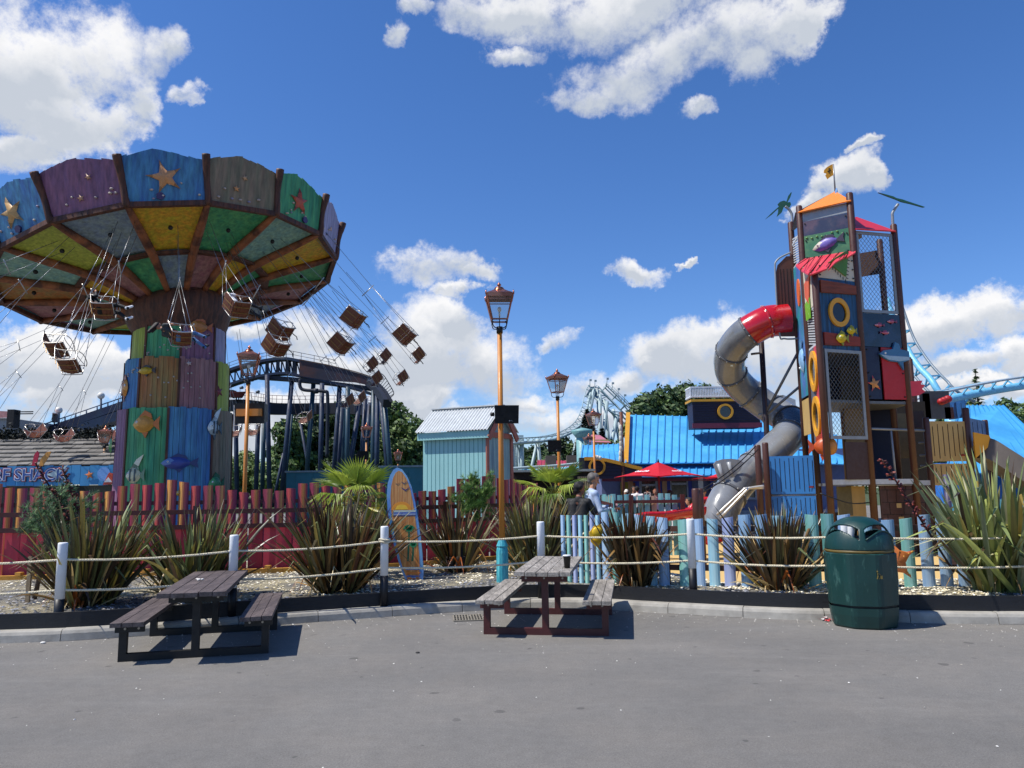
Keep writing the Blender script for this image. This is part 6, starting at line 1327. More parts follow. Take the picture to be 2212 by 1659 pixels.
# left board wall with posts
wl = thing('board_wall', px2(1710, 1050, 17.4), 'two blue grooved boards between brown posts in front of the tube slide', 'play panel'); W0, W1 = px2(1655, 1000, 17.6), px2(1765, 1000, 17.2)
post(W0, P(1648, 956, 17.6).z, .07, par=wl)
for (v0, v1) in ((1067, 985), (1130, 1072)):
    z0, z1 = P(1700, v0, 17.4).z, P(1700, v1, 17.4).z; pn = panel(W0, W1, z0, z1, BB, 'blue_board', par=wl); b = MB()
    for k in range(1, 11): b.box(fpt(W0, W1, k / 11, (z0 + z1) / 2, .028), (.012, .006, (z1 - z0) * (.88 - .14 * (k % 3 == 1))))
    b.build('grooves', mat('groove_navy', '#0a1a2c', .7, var=0), pn)
b = MB(); b.box(fpt(W0, W1, .88, P(1740, 1052, 17.3).z, .03), (.14, .008, .04)); b.build('warning_label', mat('label_red', '#8c2a20', .5), wl)
b = MB(); b.tube([fpt(W0, W1, .05, P(1700, 1069.5, 17.4).z, -.02), fpt(W0, W1, .95, P(1700, 1069.5, 17.4).z, -.02)], .02, 8); b.build('joining_rail', GRY, wl)
# small rope climber on posts
rc = thing('rope_climber', px2(1640, 1000, 17.4), 'brown posts with two black ropes sloping down beside the tube slide', 'play ropes'); Q0 = px2(1638, 1000, 17.4); post(Q0, P(1634, 961, 17.4).z, .07, par=rc)
Q1, Q2 = px2(1504, 1100, 15.6), px2(1513, 1100, 15.9); post(Q1, P(1503, 1055, 15.6).z, .075, par=rc); post(Q2, P(1513, 1055, 15.9).z, .075, par=rc)
b = MB()
for a, c in ((P(1632, 964, 17.3), P(1508, 1061, 15.8)), (P(1638, 970, 17.3), P(1513, 1066, 15.9))): b.tube([a.lerp(c, t) - UP * .35 * t * (1 - t) for t in [i / 10 for i in range(11)]], .012, 6)
b.build('ropes', IRN, rc)
# tube slide
ts = thing('tube_slide', P(1575, 1110, 18.0), 'long spiral tube slide, red at the top and glossy grey below', 'slide')
TPX = [(1700, 690, 18.9), (1680, 692, 18.9), (1657, 695, 18.92), (1629, 709, 19.0), (1607, 724, 19.15), (1587, 746, 19.5), (1576, 772, 19.9), (1578, 802, 20.3), (1598, 832, 20.6), (1629, 858, 20.7), (1660, 880, 20.6), (1692, 898, 20.3), (1709, 916, 19.9), (1705, 938, 19.5), (1683, 962, 19.1), (1651, 992, 18.8), (1607, 1030, 18.5), (1580, 1062, 18.3), (1562, 1095, 18.1), (1545, 1140, 18.0)]
tp = smooth_path([P(*a) for a in TPX], 8); GT = mat('grey_tube', '#7d8083', .22, var=.07, scale=2, coat=.4, c2='#6a6c6e', c2s=.8); RT_ = mat('red_tube', '#b30f1c', .2, var=.06, scale=2, coat=.5); DT = mat('dark_grey_tube', '#3d4046', .25, var=.08, coat=.3)
cuts = [(0, 16, RT_), (16, 28, RT_), (28, 44, GT), (44, 58, GT), (58, 70, GT), (70, 82, GT), (82, 92, GT), (92, 104, DT), (104, 124, GT), (124, 138, GT), (138, len(tp) - 1, GT)]
for a, c, m in cuts:
    b = MB(); b.tube(tp[a:c + 1], .40, 26, cap=False); b.build('tube_section', m, ts)
    if 0 < a:
        t = (tp[a + 1] - tp[a - 1]).normalized(); b = MB(); b.tube([tp[a] - t * .03, tp[a] + t * .03], .425, 26); b.build('flange', mat('flange_dark', '#5a5c60', .35) if m is not RT_ else RT_, ts)
        b = MB(); x = t.cross(UP).normalized(); y = t.cross(x)
        for k in range(12): an_ = k * math.pi / 6; q = tp[a] + (x * math.cos(an_) + y * math.sin(an_)) * .425; b.ell(q, .02, .02, .02, n=6, m=4)
        b.build('flange_bolts', mat('bolt_pale', '#a9a9a6', .4), ts)
b = MB(); q = P(1645, 745, 19.6); b.tube([V3((q.x, 19.6, P(1641, 735, 19.6).z)), V3((q.x, 19.6, 0))], .07, 12); q2 = P(1650, 1000, 19.6); b.build('support_post', mat('dark_brown_post', '#2a1a17', .45), ts)
b = MB(); sp_ = V3((q.x, 19.6, 0)); za2 = P(1645, 893, 19.6).z; b.tube([sp_ + UP * za2, L0 + UP * P(1726, 757, 18.8).z], .035, 8); b.tube([sp_ + UP * (za2 - .05), L0 + UP * P(1730, 832, 18.8).z], .035, 8); b.tube([sp_ + UP * P(1645, 762, 19.6).z, P(1622, 765, 19.7)], .03, 8); b.tube([sp_ + UP * za2, P(1640, 895, 20.2)], .03, 8); b.build('brace_rods', mat('brace_grey', '#6d6f72', .4, metal=.5), ts)
b = MB(); pl = [(1541, 1003), (1547, 996), (1560, 992), (1580, 991), (1596, 993), (1607, 999), (1600, 1015), (1585, 1032), (1572, 1050), (1566, 1062), (1558, 1050), (1550, 1030)]; qs = [P(u, v, 18.0 + (v - 990) * .001) for u, v in pl]; b.add(qs + [x + V3((0, .03, 0)) for x in qs], [list(range(12)), list(range(23, 11, -1))] + [(i, i + 12, (i + 1) % 12 + 12, (i + 1) % 12) for i in range(12)], None, False); b.build('exit_hood_plate', mat('pale_grey_plastic', '#9b9fa2', .35, var=.05), ts)
b = MB()
for a, c in (((1552, 1002), (1564, 1040)), ((1574, 998), (1582, 1030))): b.tube([P(*a, 17.97), P(*c, 17.97)], [.05, .03], 8)
b.build('plate_ribs', mat('pale_grey_plastic', '#9b9fa2', .35), ts)
for k, (u, v) in enumerate(((1597, 733), (1589, 765), (1581, 790))): b = MB(); b.box(P(u, v, 19.35), (.05, .02, .035)); b.build('inspection_label', mat('label_pale', '#b9b49c', .5), ts)
# red exit collar and low red chute
rs = thing('red_chute', P(1540, 1120, 17.2), 'low red plastic chute and hood at the foot of the tube slide', 'slide'); RP_ = mat('red_plastic', '#c01220', .3, var=.05, coat=.3)
b = MB(); c = P(1534, 1120, 18.2); b.lathe([(.56, -.25), (.54, -.02), (.45, .0), (.43, -.25)], c, 30, M=Matrix.Rotation(rad(70), 3, 'X') @ Matrix.Rotation(.0, 3, 'Y')); b.build('hood', RP_, rs)
b = MB(); pts = [P(u, v, y) for u, v, y in ((1376, 1118, 16.4), (1400, 1113, 16.5), (1440, 1112, 16.7), (1475, 1106, 17.0), (1520, 1100, 17.2))]; n_ = 10; vs = []
for i, p in enumerate(smooth_path(pts, 4)):
    for k in range(n_ + 1): a = math.pi + math.pi * k / n_; vs.append(p + V3((0, .28 * math.cos(a), .2 * math.sin(a) + .06)))
m_ = n_ + 1; q = len(vs) // m_; b.add(vs, [(i * m_ + k, i * m_ + k + 1, (i + 1) * m_ + k + 1, (i + 1) * m_ + k) for i in range(q - 1) for k in range(n_)], None, True); o = b.build('chute', RP_, rs); md = o.modifiers.new('thick', 'SOLIDIFY'); md.thickness = .03
# white pipe handrails
hr = thing('handrails', px2(1610, 1100, 16.9), 'pair of pale steel pipe handrails beside the tube slide exit', 'handrail'); PWH = mat('pale_pipe', '#c3bfb6', .35, metal=.4)
for dy, pts in ((0, ((1650, 1050), (1622, 1054), (1612, 1060), (1556, 1118))), (.5, ((1650, 1054), (1612, 1055), (1602, 1062), (1548, 1112)))):
    b = MB(); b.tube(smooth_path([P(u, v, 16.8 + dy) for u, v in pts], 4), .028, 8); b.build('rail', PWH, hr)
b = MB()
for u, v in ((1584, 1090), (1566, 1108)): b.tube([P(u, v, 16.8), P(u + 4, v - 6, 17.3)], .02, 6)
b.tube([P(1490, 1140, 16.6), P(1640, 1141, 16.6)], .03, 8); b.build('cross_rails', PWH, hr)
# grey open slide at the right
rs = thing('open_slide', P(2150, 1010, 18.4), 'grey moulded slide with yellow top running down to the right edge', 'slide'); b = MB()
pts = [P(2103, 972, 18.3), P(2125, 975, 18.1), P(2165, 1000, 17.9), P(2212, 1030, 17.7), P(2300, 1085, 17.3), P(2400, 1150, 17.0), P(2470, 1172, 16.9)]; sp_ = smooth_path(pts, 4); vs = []
for p in sp_:
    for y, z in ((-.33, .24), (-.3, .26), (-.26, .22), (-.2, -.12), (.2, -.12), (.26, .22), (.3, .26), (.33, .24), (.3, -.2), (-.3, -.2)): vs.append(p + V3((z * .35, y, z)))
q = len(sp_); b.add(vs, [(i * 10 + k, i * 10 + (k + 1) % 10, (i + 1) * 10 + (k + 1) % 10, (i + 1) * 10 + k) for i in range(q - 1) for k in range(10)], None, False); b.build('slide_bed', mat('dark_moulded_plastic', '#5b5550', .5, var=.1), rs)
b = MB(); q = P(2103, 958, 17.9); b.prism([(0, -.22), (.42, .12), (.36, .3), (0, .38)], q + V3((-.0, -.02, -.12)), (1, 0, 0), (0, 0, 1), .04); b.build('yellow_side', YEL, rs); b = MB(); b.prism([(0.0, -.22), (.5, -.02), (.44, .1), (0, .1)], q + V3((.1, .5, 0)), (1, 0, 0), (0, 0, 1), .04); b.build('yellow_side', YEL, rs)
post(px2(2300, 1140, 17.6), P(2300, 1095, 17.6).z, .06, par=rs, nm='leg'); post(px2(2145, 1040, 18.4), P(2145, 1010, 18.4).z, .06, par=rs, nm='leg')
# purple striped pole behind the green flax
q = P(2043, 1025, 14.5); b = MB(); b.cyl((q.x, 14.5, 0), (q.x, 14.5, q.z), .055, n=14); b.build('painted_pole', mat('violet_pole', '#3b3550', .5, var=.3, st=(1, 1, 8)), loc=(q.x, 14.5, 0), label='dark violet banded pole behind the tall green flax', cat='pole')
# starfish and yellow fish on the blue fence
b = MB(); q = P(1932, 1210, 9.98); star_mesh(b, q, (1, 0, 0), (0, 0, 1), .31, lin('#d0783e'), .1, .09, .47, edge=lin('#c06048')); rr = random.Random(1)
for k in range(26): t_ = rr.uniform(0, 1); a = rr.choice(range(5)); an_ = .12 + math.pi / 2 + 2 * math.pi * a / 5; b.ell(q + V3((math.cos(an_) * .25 * t_, -.075 + .03 * t_, math.sin(an_) * .27 * t_)), .014, .012, .014, n=6, m=4, c_=lin('#b8862a'))
for k in range(7): b.ell(q + V3((-.05 + .012 * math.sin(k * 2), -.05, .11 + .024 * k)), .02, .015, .018, n=8, m=5, c_=lin('#d8607c'))
b.build('starfish_ornament', ORN, loc=q, label='large orange starfish ornament fixed to the fence right of the bin', cat='ornament')
b = MB(); q = P(1290, 1155, 10.95); b.prism([(-.11, .03), (-.04, .12), (.06, .14), (.085, .07), (.045, .02), (.09, -.03), (.015, -.16), (-.03, -.16), (-.09, -.1)], q, (1, 0, 0), (0, 0, 1), .05, lin('#d8ae1c')); b.ell(q + V3((.0, -.03, .04)), .075, .02, .07, c_=lin('#e0ba28')); b.ell(q + V3((.0, -.03, -.06)), .06, .02, .05, c_=lin('#c89c10')); b.build('fish_ornament', ORN, loc=q, label='bright yellow fish ornament on the blue fence beside the maroon flax', cat='ornament')
# ================================================================== background buildings
def poly_slab(b, pts, th, c_=None):
    pts = [V3(p) for p in pts]; n_ = (pts[1] - pts[0]).cross(pts[2] - pts[0]).normalized(); n_ = n_ if (n_.y < 0 or (abs(n_.y) < 1e-6 and n_.z > 0)) else -n_; k = len(pts)
    b.add(pts + [p - n_ * th for p in pts], [list(range(k)), list(range(2 * k - 1, k - 1, -1))] + [(i, i + k, (i + 1) % k + k, (i + 1) % k) for i in range(k)], c_, False); return n_
def ribbed(a, b_, c, d, n, m, par, nm, rw=.05, rh=.045, rm=None):
    """roof quad: a,b bottom left/right, c,d top right/left, with standing seams from bottom to top"""
    b = MB(); nn = poly_slab(b, [a, b_, c, d], .05); ro = b.build(nm, m, par); b = MB()
    for k in range(n + 1): t = k / n; p, q = V3(a).lerp(V3(b_), t), V3(d).lerp(V3(c), t); b.beam(p + nn * rh * .5, q + nn * rh * .5, rw, rh, up=nn)
    b.build('roof_seams', rm or m, ro); return ro, nn
# ---- teal hut
TEL = mat('teal_boarding', '#8cbcbc', .6, var=.08, scale=3, st=(1, 1, .3)); TRM = mat('red_brown_trim', '#94584a', .6, var=.15); TIN = mat('corrugated_tin', '#c2c6c6', .5, metal=.15, var=.12, scale=6)
hA, hB, hC = px2(914, 1000, 21.0), px2(1052, 1000, 20.2), px2(1104, 1000, 21.3); hD = hA + (hC - hB); ze = P(1052, 938, 20.2).z
hut = thing('wooden_hut', (hA + hC) / 2, 'small teal boarded hut with corrugated tin roof behind the red fence', 'hut'); de = (hB - hA).normalized(); dn = (hC - hB).normalized()
zr_ = P(1067, 878, 20.75).z
b = MB(); b.add([hA, hB, hB + UP * ze, hA + UP * ze, hD, hD + UP * ze], [(0, 1, 2, 3), (4, 0, 3, 5)], None, False); b.build('front_wall', TEL, hut)
b = MB(); nw = V3((de.y, -de.x, 0))
for k in range(1, 15): p = hA.lerp(hB, k / 15) + nw * .002; b.beam(p, p + UP * ze, .014, .004, up=nw)
b.build('board_joints', mat('teal_joint', '#4a8488', .7), hut)
b = MB(); mC = (hB + hC) / 2; b.add([hB, hC, hC + UP * ze, mC + UP * (zr_ - .08), hB + UP * ze], [(0, 1, 2, 3, 4)], None, False); b.build('gable_wall', mat('striped_boards', '#86aeb4', .6, var=.25, scale=2, st=(6, 6, .2), c2='#5a7c90', c2s=3), hut)
b = MB(); ng = V3((dn.y, -dn.x, 0)); 
for p in (hB, hC): b.beam(p + ng * .02, p + ng * .02 + UP * ze, .12, .04, up=ng)
b.beam(hB + ng * .03 + UP * ze, hC + ng * .03 + UP * ze, .03, .14); mt = mC + de * .14; 
for p in (hB, hC): b.beam(p + de * .14 + (p - mC).normalized() * .12 + UP * (ze - .1), mt + UP * (zr_ - .02), .05, .16)
b.build('gable_trim', TRM, hut)
b = MB(); b.beam(hA + nw * .13 - de * .1 + UP * (ze - .0), hB + nw * .13 + de * .12 + UP * (ze - .0), .03, .2); b.build('fascia_board', TEL, hut)
for s, (p, q) in enumerate(((hA, hB), (hD, hC))):
    o = (-dn if s == 0 else dn) * .2; r0, r1 = (hA + hD) / 2 - de * .12 + UP * zr_, (hB + hC) / 2 + de * .14 + UP * zr_; e0, e1 = p + o - de * .12 + UP * (ze + .1), q + o + de * .14 + UP * (ze + .1); b = MB(); n_ = 110; vs = []; nn = (e1 - e0).cross(r0 - e0).normalized(); nn = nn if nn.z > 0 else -nn
    for i in range(n_ + 1): t = i / n_; w_ = nn * (.022 * math.sin(t * 24 * 2 * math.pi) + .02); vs += [e0.lerp(e1, t) + w_, r0.lerp(r1, t) + w_]
    b.add(vs, [(2 * i, 2 * i + 2, 2 * i + 3, 2 * i + 1) for i in range(n_)], None, True); b.build('tin_roof', TIN, hut)
b = MB(); r0, r1 = (hA + hD) / 2 - de * .13 + UP * (zr_ + .03), (hB + hC) / 2 + de * .15 + UP * (zr_ + .03); b.beam(r0, r1, .2, .03); b.build('ridge_cap', TIN, hut)
# ---- teal site cabins behind the fence
TC = mat('teal_cabin', '#2f6e78', .65, var=.15, scale=2)
for (u0, u1, v, Y, lb) in ((619, 806, 1021, 27, 'long dark teal cabin below the coaster columns'), (821, 940, 1010, 26, 'dark teal cabin between the surfboard and the hut')):
    a, c = P(u0, v, Y), P(u1, v, Y); t = thing('site_cabin', V3(((a.x + c.x) / 2, Y, 0)), lb, 'cabin', 'teal cabins'); b = MB(); b.box(((a.x + c.x) / 2, Y + 1, a.z / 2), (c.x - a.x, 2, a.z)); b.build('wall', TC, t); b = MB(); b.box(((a.x + c.x) / 2, Y + 1, a.z + .03), (c.x - a.x + .1, 2.1, .06)); b.build('roof_edge', mat('cabin_edge', '#7a8a90', .5), t)
    b = MB(); n_ = int((c.x - a.x) / .6); [b.box((lerp(a.x, c.x, (k + .5) / n_), Y - .01, a.z / 2), (.03, .02, a.z * .96)) for k in range(n_)]; b.build('battens', TC, t)
# ---- surf shop on the left
SL = mat('slate_roof', '#6f6d69', .85, var=.3, scale=6, bump=.4)
SHY = 29.; shp = thing('surf_shop', (-17.5, SHY, 0), 'low shop with grey slate roof, vine on the ridge and blue lettered sign', 'shop')
zr0, zr1 = P(100, 1006, SHY).z, P(100, 938, SHY + 2.6).z; x0, x1 = -24.5, P(247, 980, SHY).x + .2
b = MB(); rows = 8; rr = random.Random(12)
for r0 in range(rows):
    y0, z0 = lerp(SHY, SHY + 2.6, r0 / rows), lerp(zr0, zr1, r0 / rows); y1, z1 = lerp(SHY, SHY + 2.6, (r0 + 1.25) / rows), lerp(zr0, zr1, (r0 + 1.1) / rows); x = x0 + rr.uniform(0, .2)
    while x < x1:
        w = rr.uniform(.3, .46); s_ = rr.uniform(.75, 1.2); dz = rr.uniform(-.012, .03); b.add([(x + .008, y0 - .03, z0 + .045 + dz), (min(x + w, x1), y0 - .03, z0 + .045 + dz), (min(x + w, x1), y1, z1 + .01), (x + .008, y1, z1 + .01), (x + .008, y0 - .03, z0 + .0 + dz), (min(x + w, x1), y0 - .03, z0 + .0 + dz)], [(0, 1, 2, 3), (4, 5, 1, 0)], [shade_c(lin('#716e69'), s_)] * 2, False); x += w
b.build('slate_roof', mat('slates', '#ffffff', .85, vcol=True, var=.2, scale=8), shp)
b = MB(); b.add([(x0, SHY, zr0 - .05), (x1, SHY, zr0 - .05), (x1, SHY + 2.7, zr1), (x0, SHY + 2.7, zr1)], [(0, 1, 2, 3)], None, False); b.build('roof_deck', mat('roof_under', '#161412', .9), shp)
b = MB()
for k in range(7000): x = rr.uniform(x0, x1); q = V3((x, SHY + 2.35 + rr.gauss(0, .18), zr1 + rr.gauss(-.02, .14) - (abs(rr.gauss(0, .16)) if mnoise.noise(V3((x * 2, 0, 0))) > 0 else 0))); d = V3((rr.gauss(0, 1), rr.gauss(0, 1), rr.gauss(0, 1))).normalized() * .07; e = d.cross(V3((rr.random(), rr.random(), 1))).normalized() * .05; c = shade_c(lin('#1c2420'), rr.uniform(.5, 1.6)); b.add([q - d, q + e, q + d, q - e], [(0, 1, 2, 3)], c, False)
b.build('ridge_vine', mat('dark_vine', '#ffffff', .8, vcol=True), shp)
zs0, zs1 = P(100, 1049, SHY - .4).z, P(100, 1007, SHY - .4).z
b = MB(); x = x0
while x < x1: w = .34; a_ = rr.uniform(-.03, .04); b.box((x + w / 2, SHY - .4, (zs0 + zs1) / 2 + a_), (w - .012, .05, zs1 - zs0)); x += w
sg = b.build('sign_board', mat('sign_blue', '#3f8fc4', .55, var=.15, scale=2, st=(1, 1, .3)), shp)
b = MB(); b.box(((x0 + x1) / 2, SHY + .1, zs0 / 2), (x1 - x0, .2, zs0)); b.build('shop_front', mat('shop_dark', '#152020', .7), shp)
tc_ = P(44, 1027, SHY - .45); 
for nm, off, m_, k in (('letter_outline', .055, mat('sign_red', '#8c1c3c', .5, var=0), 0), ('letter_border', .028, mat('sign_white', '#dfe4ea', .5, var=0), 1), ('lettering', .0, mat('sign_navy', '#2a4f96', .5, var=0), 2)):
    text_mesh(nm, 'SURF SHACK', .60, (1, 0, -.012), (0, 0, 1), tc_ + V3((0, -.01 - .012 * k, 0)), .006, m_, sg, bold=off if off else .002, sx=1.0)
b = MB(); q = P(72, 1000, SHY - .5); b.prism([(-.05, -.1), (.12, -.1), (.2, .35), (.12, .45), (.02, .3)], q, (1, 0, 0), (0, 0, 1), .03, lin('#b01c3c')); q = P(88, 1000, SHY - .5); b.prism([(-.05, -.1), (.08, -.12), (.3, .25), (.36, .42), (.2, .4), (0, .15)], q, (1, 0, 0), (0, 0, 1), .03, lin('#c88c3a')); star_mesh(b, P(193, 1026, SHY - .46), (1, 0, 0), (0, 0, 1), .2, lin('#d87a3a'), .2, .03)
q = P(118, 1018, SHY - .48); b.prism([(-.3, -.12), (.1, .05), (.5, .25), (.3, .0), (.0, -.22)], q, (1, 0, 0), (0, 0, 1), .015, lin('#b9cdd0')); q = P(224, 1024, SHY - .48); b.prism([(.24 * math.cos(a), .26 * math.sin(a)) for a in [i * .35 for i in range(18)]], q, (1, 0, 0), (0, 0, 1), .015, lin('#6fa0dc')); b.prism([(-.1, -.4), (.3, -.38), (.34, .0), (.1, .05)], q + V3((.1, -.02, 0)), (1, 0, 0), (0, 0, 1), .015, lin('#c0482c')); b.prism([(-.05, -.3), (.25, -.3), (.1, -.12)], q + V3((.1, -.04, 0)), (1, 0, 0), (0, 0, 1), .015, lin('#e4e4e0')); b.build('sign_pictures', ORN, sg)
# grey boarded building at the far left
a = P(22, 903, 40); b = MB(); t = thing('boarded_building', (a.x - 2, 40, 0), 'grey weatherboarded building with pink roof at the far left', 'building'); b.box((a.x - 3, 42, a.z / 2), (6, 4, a.z)); b.build('wall', mat('grey_weatherboard', '#8c9092', .7, var=.1, st=(1, 1, 8)), t)
b = MB(); b.add([(a.x - 6, 39.8, P(0, 874, 40).z), (a.x + .2, 39.8, P(22, 890, 40).z), (a.x + .2, 39.8, a.z), (a.x - 6, 39.8, a.z - .1), (a.x - 6, 44, a.z + 1), (a.x + .2, 44, a.z + .6)], [(3, 2, 1, 0), (0, 1, 5, 4)], None, False); b.build('roof', mat('pink_roof', '#b5807c', .7), t)
b = MB(); q = P(29, 905, 38); b.box((q.x, 38, q.z), (.34, .5, .9)); [b.box((q.x + .5, 38, q.z + .25 + .1 * k), (.9, .06, .05)) for k in (0, 1)]; b.build('timber_bracket', mat('char_wood', '#14161a', .8), t)
# ---- restaurant
BLU = mat('sky_blue_roof', '#4ea6dc', .5, var=.1, scale=1.5, c2='#4296cc', c2s=.6); BLS = mat('blue_seams', '#3a90c6', .45, var=.05); NVW = mat('navy_weatherboard', '#171634', .6, var=.15, scale=3, st=(1, 1, 10)); YLW = mat('ochre_trim', '#c08a1e', .5, var=.08); MAR = mat('maroon_trim', '#5e1c34', .55)
res = thing('restaurant', P(1450, 1060, 34), 'restaurant with sky blue ribbed roofs, navy dormer and ship shaped wall', 'building'); Yw, Ye, Yr = 34., 33., 37.5
def Q(u, v, Y): return P(u, v, Y)
ribbed(Q(1352, 1001, Ye), Q(1690, 997, Ye), Q(1690, 905, Yr - .5), Q(1358, 896, Yr), 21, BLU, res, 'main_roof', rm=BLS)
ribbed(Q(1690, 998, Ye), Q(1840, 1003, Ye), Q(1840, 950, Yr - .5), Q(1690, 905, Yr - .5), 9, BLU, res, 'rear_roof', rm=BLS)
ribbed(Q(1380, 1029, Ye - 1), Q(1690, 1024, Ye - 1), Q(1690, 1003, Ye + .6), Q(1380, 1006, Ye + .6), 20, BLU, res, 'lower_roof', rm=BLS)
ribbed(Q(1255, 991, Ye - .5), Q(1352, 1001, Ye - .5), Q(1346, 959, Yr - 2), Q(1259, 962, Yr - 2), 8, BLU, res, 'wing_roof', rm=BLS)
b = MB(); q0, q1 = Q(1352, 1001, Ye - .3), Q(1357, 893, Yr - .2); b.beam(q0, q1, .2, .12); b.build('yellow_bargeboard', YLW, res)
b = MB(); q0 = Q(1345, 1000, 31.5); q1 = Q(1341, 890, 31.5); b.cyl(V3((q0.x, 31.5, 0)), V3((q0.x, 31.5, q1.z)), .07, n=10); b.build('rigging_mast', mat('mast_brown', '#5b2f20', .6), res)
b = MB(); rr = random.Random(3)
for k in range(7): v = 925 + k * 11; q = Q(1341 + rr.uniform(-1, 1), v, 31.4); b.ell(q, .07, .06, .16, n=8, m=6)
b.build('furled_sail', mat('sail_cloth', '#c9c4b4', .8, bump=.3), res)
b = MB(); a, c = Q(1300, 1033, Yw), Q(1840, 1033, Yw); b.box(((a.x + c.x) / 2, Yw + 2, 1.6), (c.x - a.x, 3.8, 3.2)); b.build('wall', mat('lavender_wall', '#5c668c', .7, var=.1), res)
b = MB(); b.box(((a.x + c.x) / 2, Yw - .06, .28), (c.x - a.x, .1, .56)); b.build('plinth', mat('pale_plinth', '#8a8f9a', .7), res)
for u0, u1, v0, v1, nm in ((1384, 1417, 1036, 1090, 'door'), (1448, 1484, 1036, 1077, 'window'), (1552, 1572, 1036, 1077, 'window'), (1600, 1630, 1036, 1077, 'window')):
    p, q = Q(u0, v1, Yw), Q(u1, v0, Yw); b = MB(); 
    for (x0_, z0_, x1_, z1_) in ((p.x, p.z, p.x, q.z), (q.x, p.z, q.x, q.z)): b.box((x0_, Yw - .06, (z0_ + z1_) / 2), (.1, .12, z1_ - z0_ + .1))
    for z in (p.z, q.z, lerp(p.z, q.z, .78)): b.box(((p.x + q.x) / 2, Yw - .07, z), (q.x - p.x, .1, .09))
    f = b.build(nm, mat('window_frame_grey', '#8b93a4', .6), res); b = MB(); b.box(((p.x + q.x) / 2, Yw - .03, (p.z + q.z) / 2), (q.x - p.x, .02, q.z - p.z)); b.build('pane', mat('window_dark', '#1a2126', .15, var=.3, spec=.8), f)
for u, m_ in ((1435, 'tan'), (1362, 'tan'), (1513, 'white'), (1376, 'blue'), (1425, 'blue'), (1443, 'blue'), (1490, 'blue'), (1537, 'blue')):
    q = Q(u, 1040, Yw - .5 if m_ != 'blue' else Yw - .1); b = MB(); b.box((q.x, q.y, q.z * .55), (.2 if m_ != 'blue' else .16, .1, q.z * 1.15)); b.build('veranda_post' if m_ != 'blue' else 'blue_pilaster', mat('post_' + m_, {'tan': '#8a6a50', 'white': '#b9bcc4', 'blue': '#1c2f8c'}[m_], .6), res)
# yellow serving hatch
p, q = Q(1341, 1077, Yw), Q(1362, 1041, Yw); b = MB(); b.box(((p.x + q.x) / 2, Yw - .05, (p.z + q.z) / 2), (q.x - p.x, .08, q.z - p.z)); b.build('serving_hatch', mat('hatch_yellow', '#8a7a20', .6), res)
b = MB(); p, q = Q(1364, 1080, Yw), Q(1371, 1043, Yw); b.box(((p.x + q.x) / 2, Yw - .12, (p.z + q.z) / 2), (q.x - p.x, .08, q.z - p.z)); b.build('louvred_shutter', mat('shutter_brown', '#6a2c1c', .6, st=(1, 1, 20)), res)
b = MB(); p, q = Q(1300, 1037, Yw - .7), Q(1500, 1036, Yw - .7); b.beam(p, q, .2, .12); b.build('maroon_beam', MAR, res)
# dormer
D0, D1 = Q(1498, 925, 34.4), Q(1643, 922, 34.4); zt = Q(1500, 868, 34.4).z; b = MB(); b.box(((D0.x + D1.x) / 2, 34.9, (D0.z + zt) / 2), (D1.x - D0.x, 1., zt - D0.z)); dm = b.build('dormer', NVW, res)
b = MB(); n_ = 9
for k in range(n_): z = lerp(D0.z + .2, zt, k / n_); b.box(((D0.x + D1.x) / 2, 34.39, z), (D1.x - D0.x, .03, .02))
b.build('board_laps', mat('navy_lap', '#0a0a1c', .7, var=0), dm)
b = MB(); b.box(((D0.x + D1.x) / 2, 34.36, D0.z + .1), (D1.x - D0.x + .1, .08, .22)); b.build('maroon_sill', MAR, dm)
b = MB(); b.box(((D0.x + D1.x) / 2 + .0, 34.9, zt + .05), (D1.x - D0.x + .16, 1.2, .1)); b.build('ochre_cornice', YLW, dm)
q = Q(1567, 889, 34.3); b = MB(); b.ring(V3((q.x, 34.3, q.z)), V3((1, 0, 0)), UP, .26, .35, .1, 32); pw = b.build('round_window', YLW, dm); b = MB(); b.prism([(.27 * math.cos(i * .25), .27 * math.sin(i * .25)) for i in range(25)], (q.x, 34.34, q.z), (1, 0, 0), (0, 0, 1), .02); b.build('pane', mat('window_dark', '#1a2126', .15), pw)
b = MB(); z0 = zt + .16
for k in range(40): x = lerp(D0.x - .05, D1.x - .2, k / 39); b.box((x, 34.4, z0 + .27), (.05, .04, .5))
for k in range(6): y = 34.4 + k * .18; b.box((D0.x - .05, y, z0 + .27), (.04, .05, .5))
for z in (.08, .5): b.box(((D0.x + D1.x) / 2 - .1, 34.4, z0 + z), (D1.x - D0.x - .1, .06, .06)); b.box((D0.x - .05, 34.9, z0 + z), (.06, 1.0, .06))
b.build('white_railing', mat('railing_white', '#d4d6d8', .6), dm)
# ship hull wall
hl = [(1256, 989), (1262, 991), (1285, 991), (1310, 994), (1340, 1001), (1365, 1008), (1386, 1013)]; Yh = 31.5; top = [P(u, v, Yh) for u, v in hl]; bot = P(1300, 1034, Yh).z
b = MB(); b.add([V3((p.x, Yh, bot)) for p in top] + [V3((p.x, Yh, p.z)) for p in top] + [V3((p.x, Yh + .3, bot)) for p in top] + [V3((p.x, Yh + .3, p.z)) for p in top], [(i, i + 1, i + 8, i + 7) for i in range(6)] + [(i + 7, i + 8, i + 22, i + 21) for i in range(6)] + [(0, 7, 21, 14)] + [(i + 1, i, i + 14, i + 15) for i in range(6)], None, False); hu = b.build('ship_hull_wall', NVW, res)
b = MB()
for p, q in zip(top[1:], top[2:]): b.beam(p + V3((0, -.05, .0)), q + V3((0, -.05, .0)), .12, .14)
b.build('ochre_rail', YLW, hu)
b = MB()
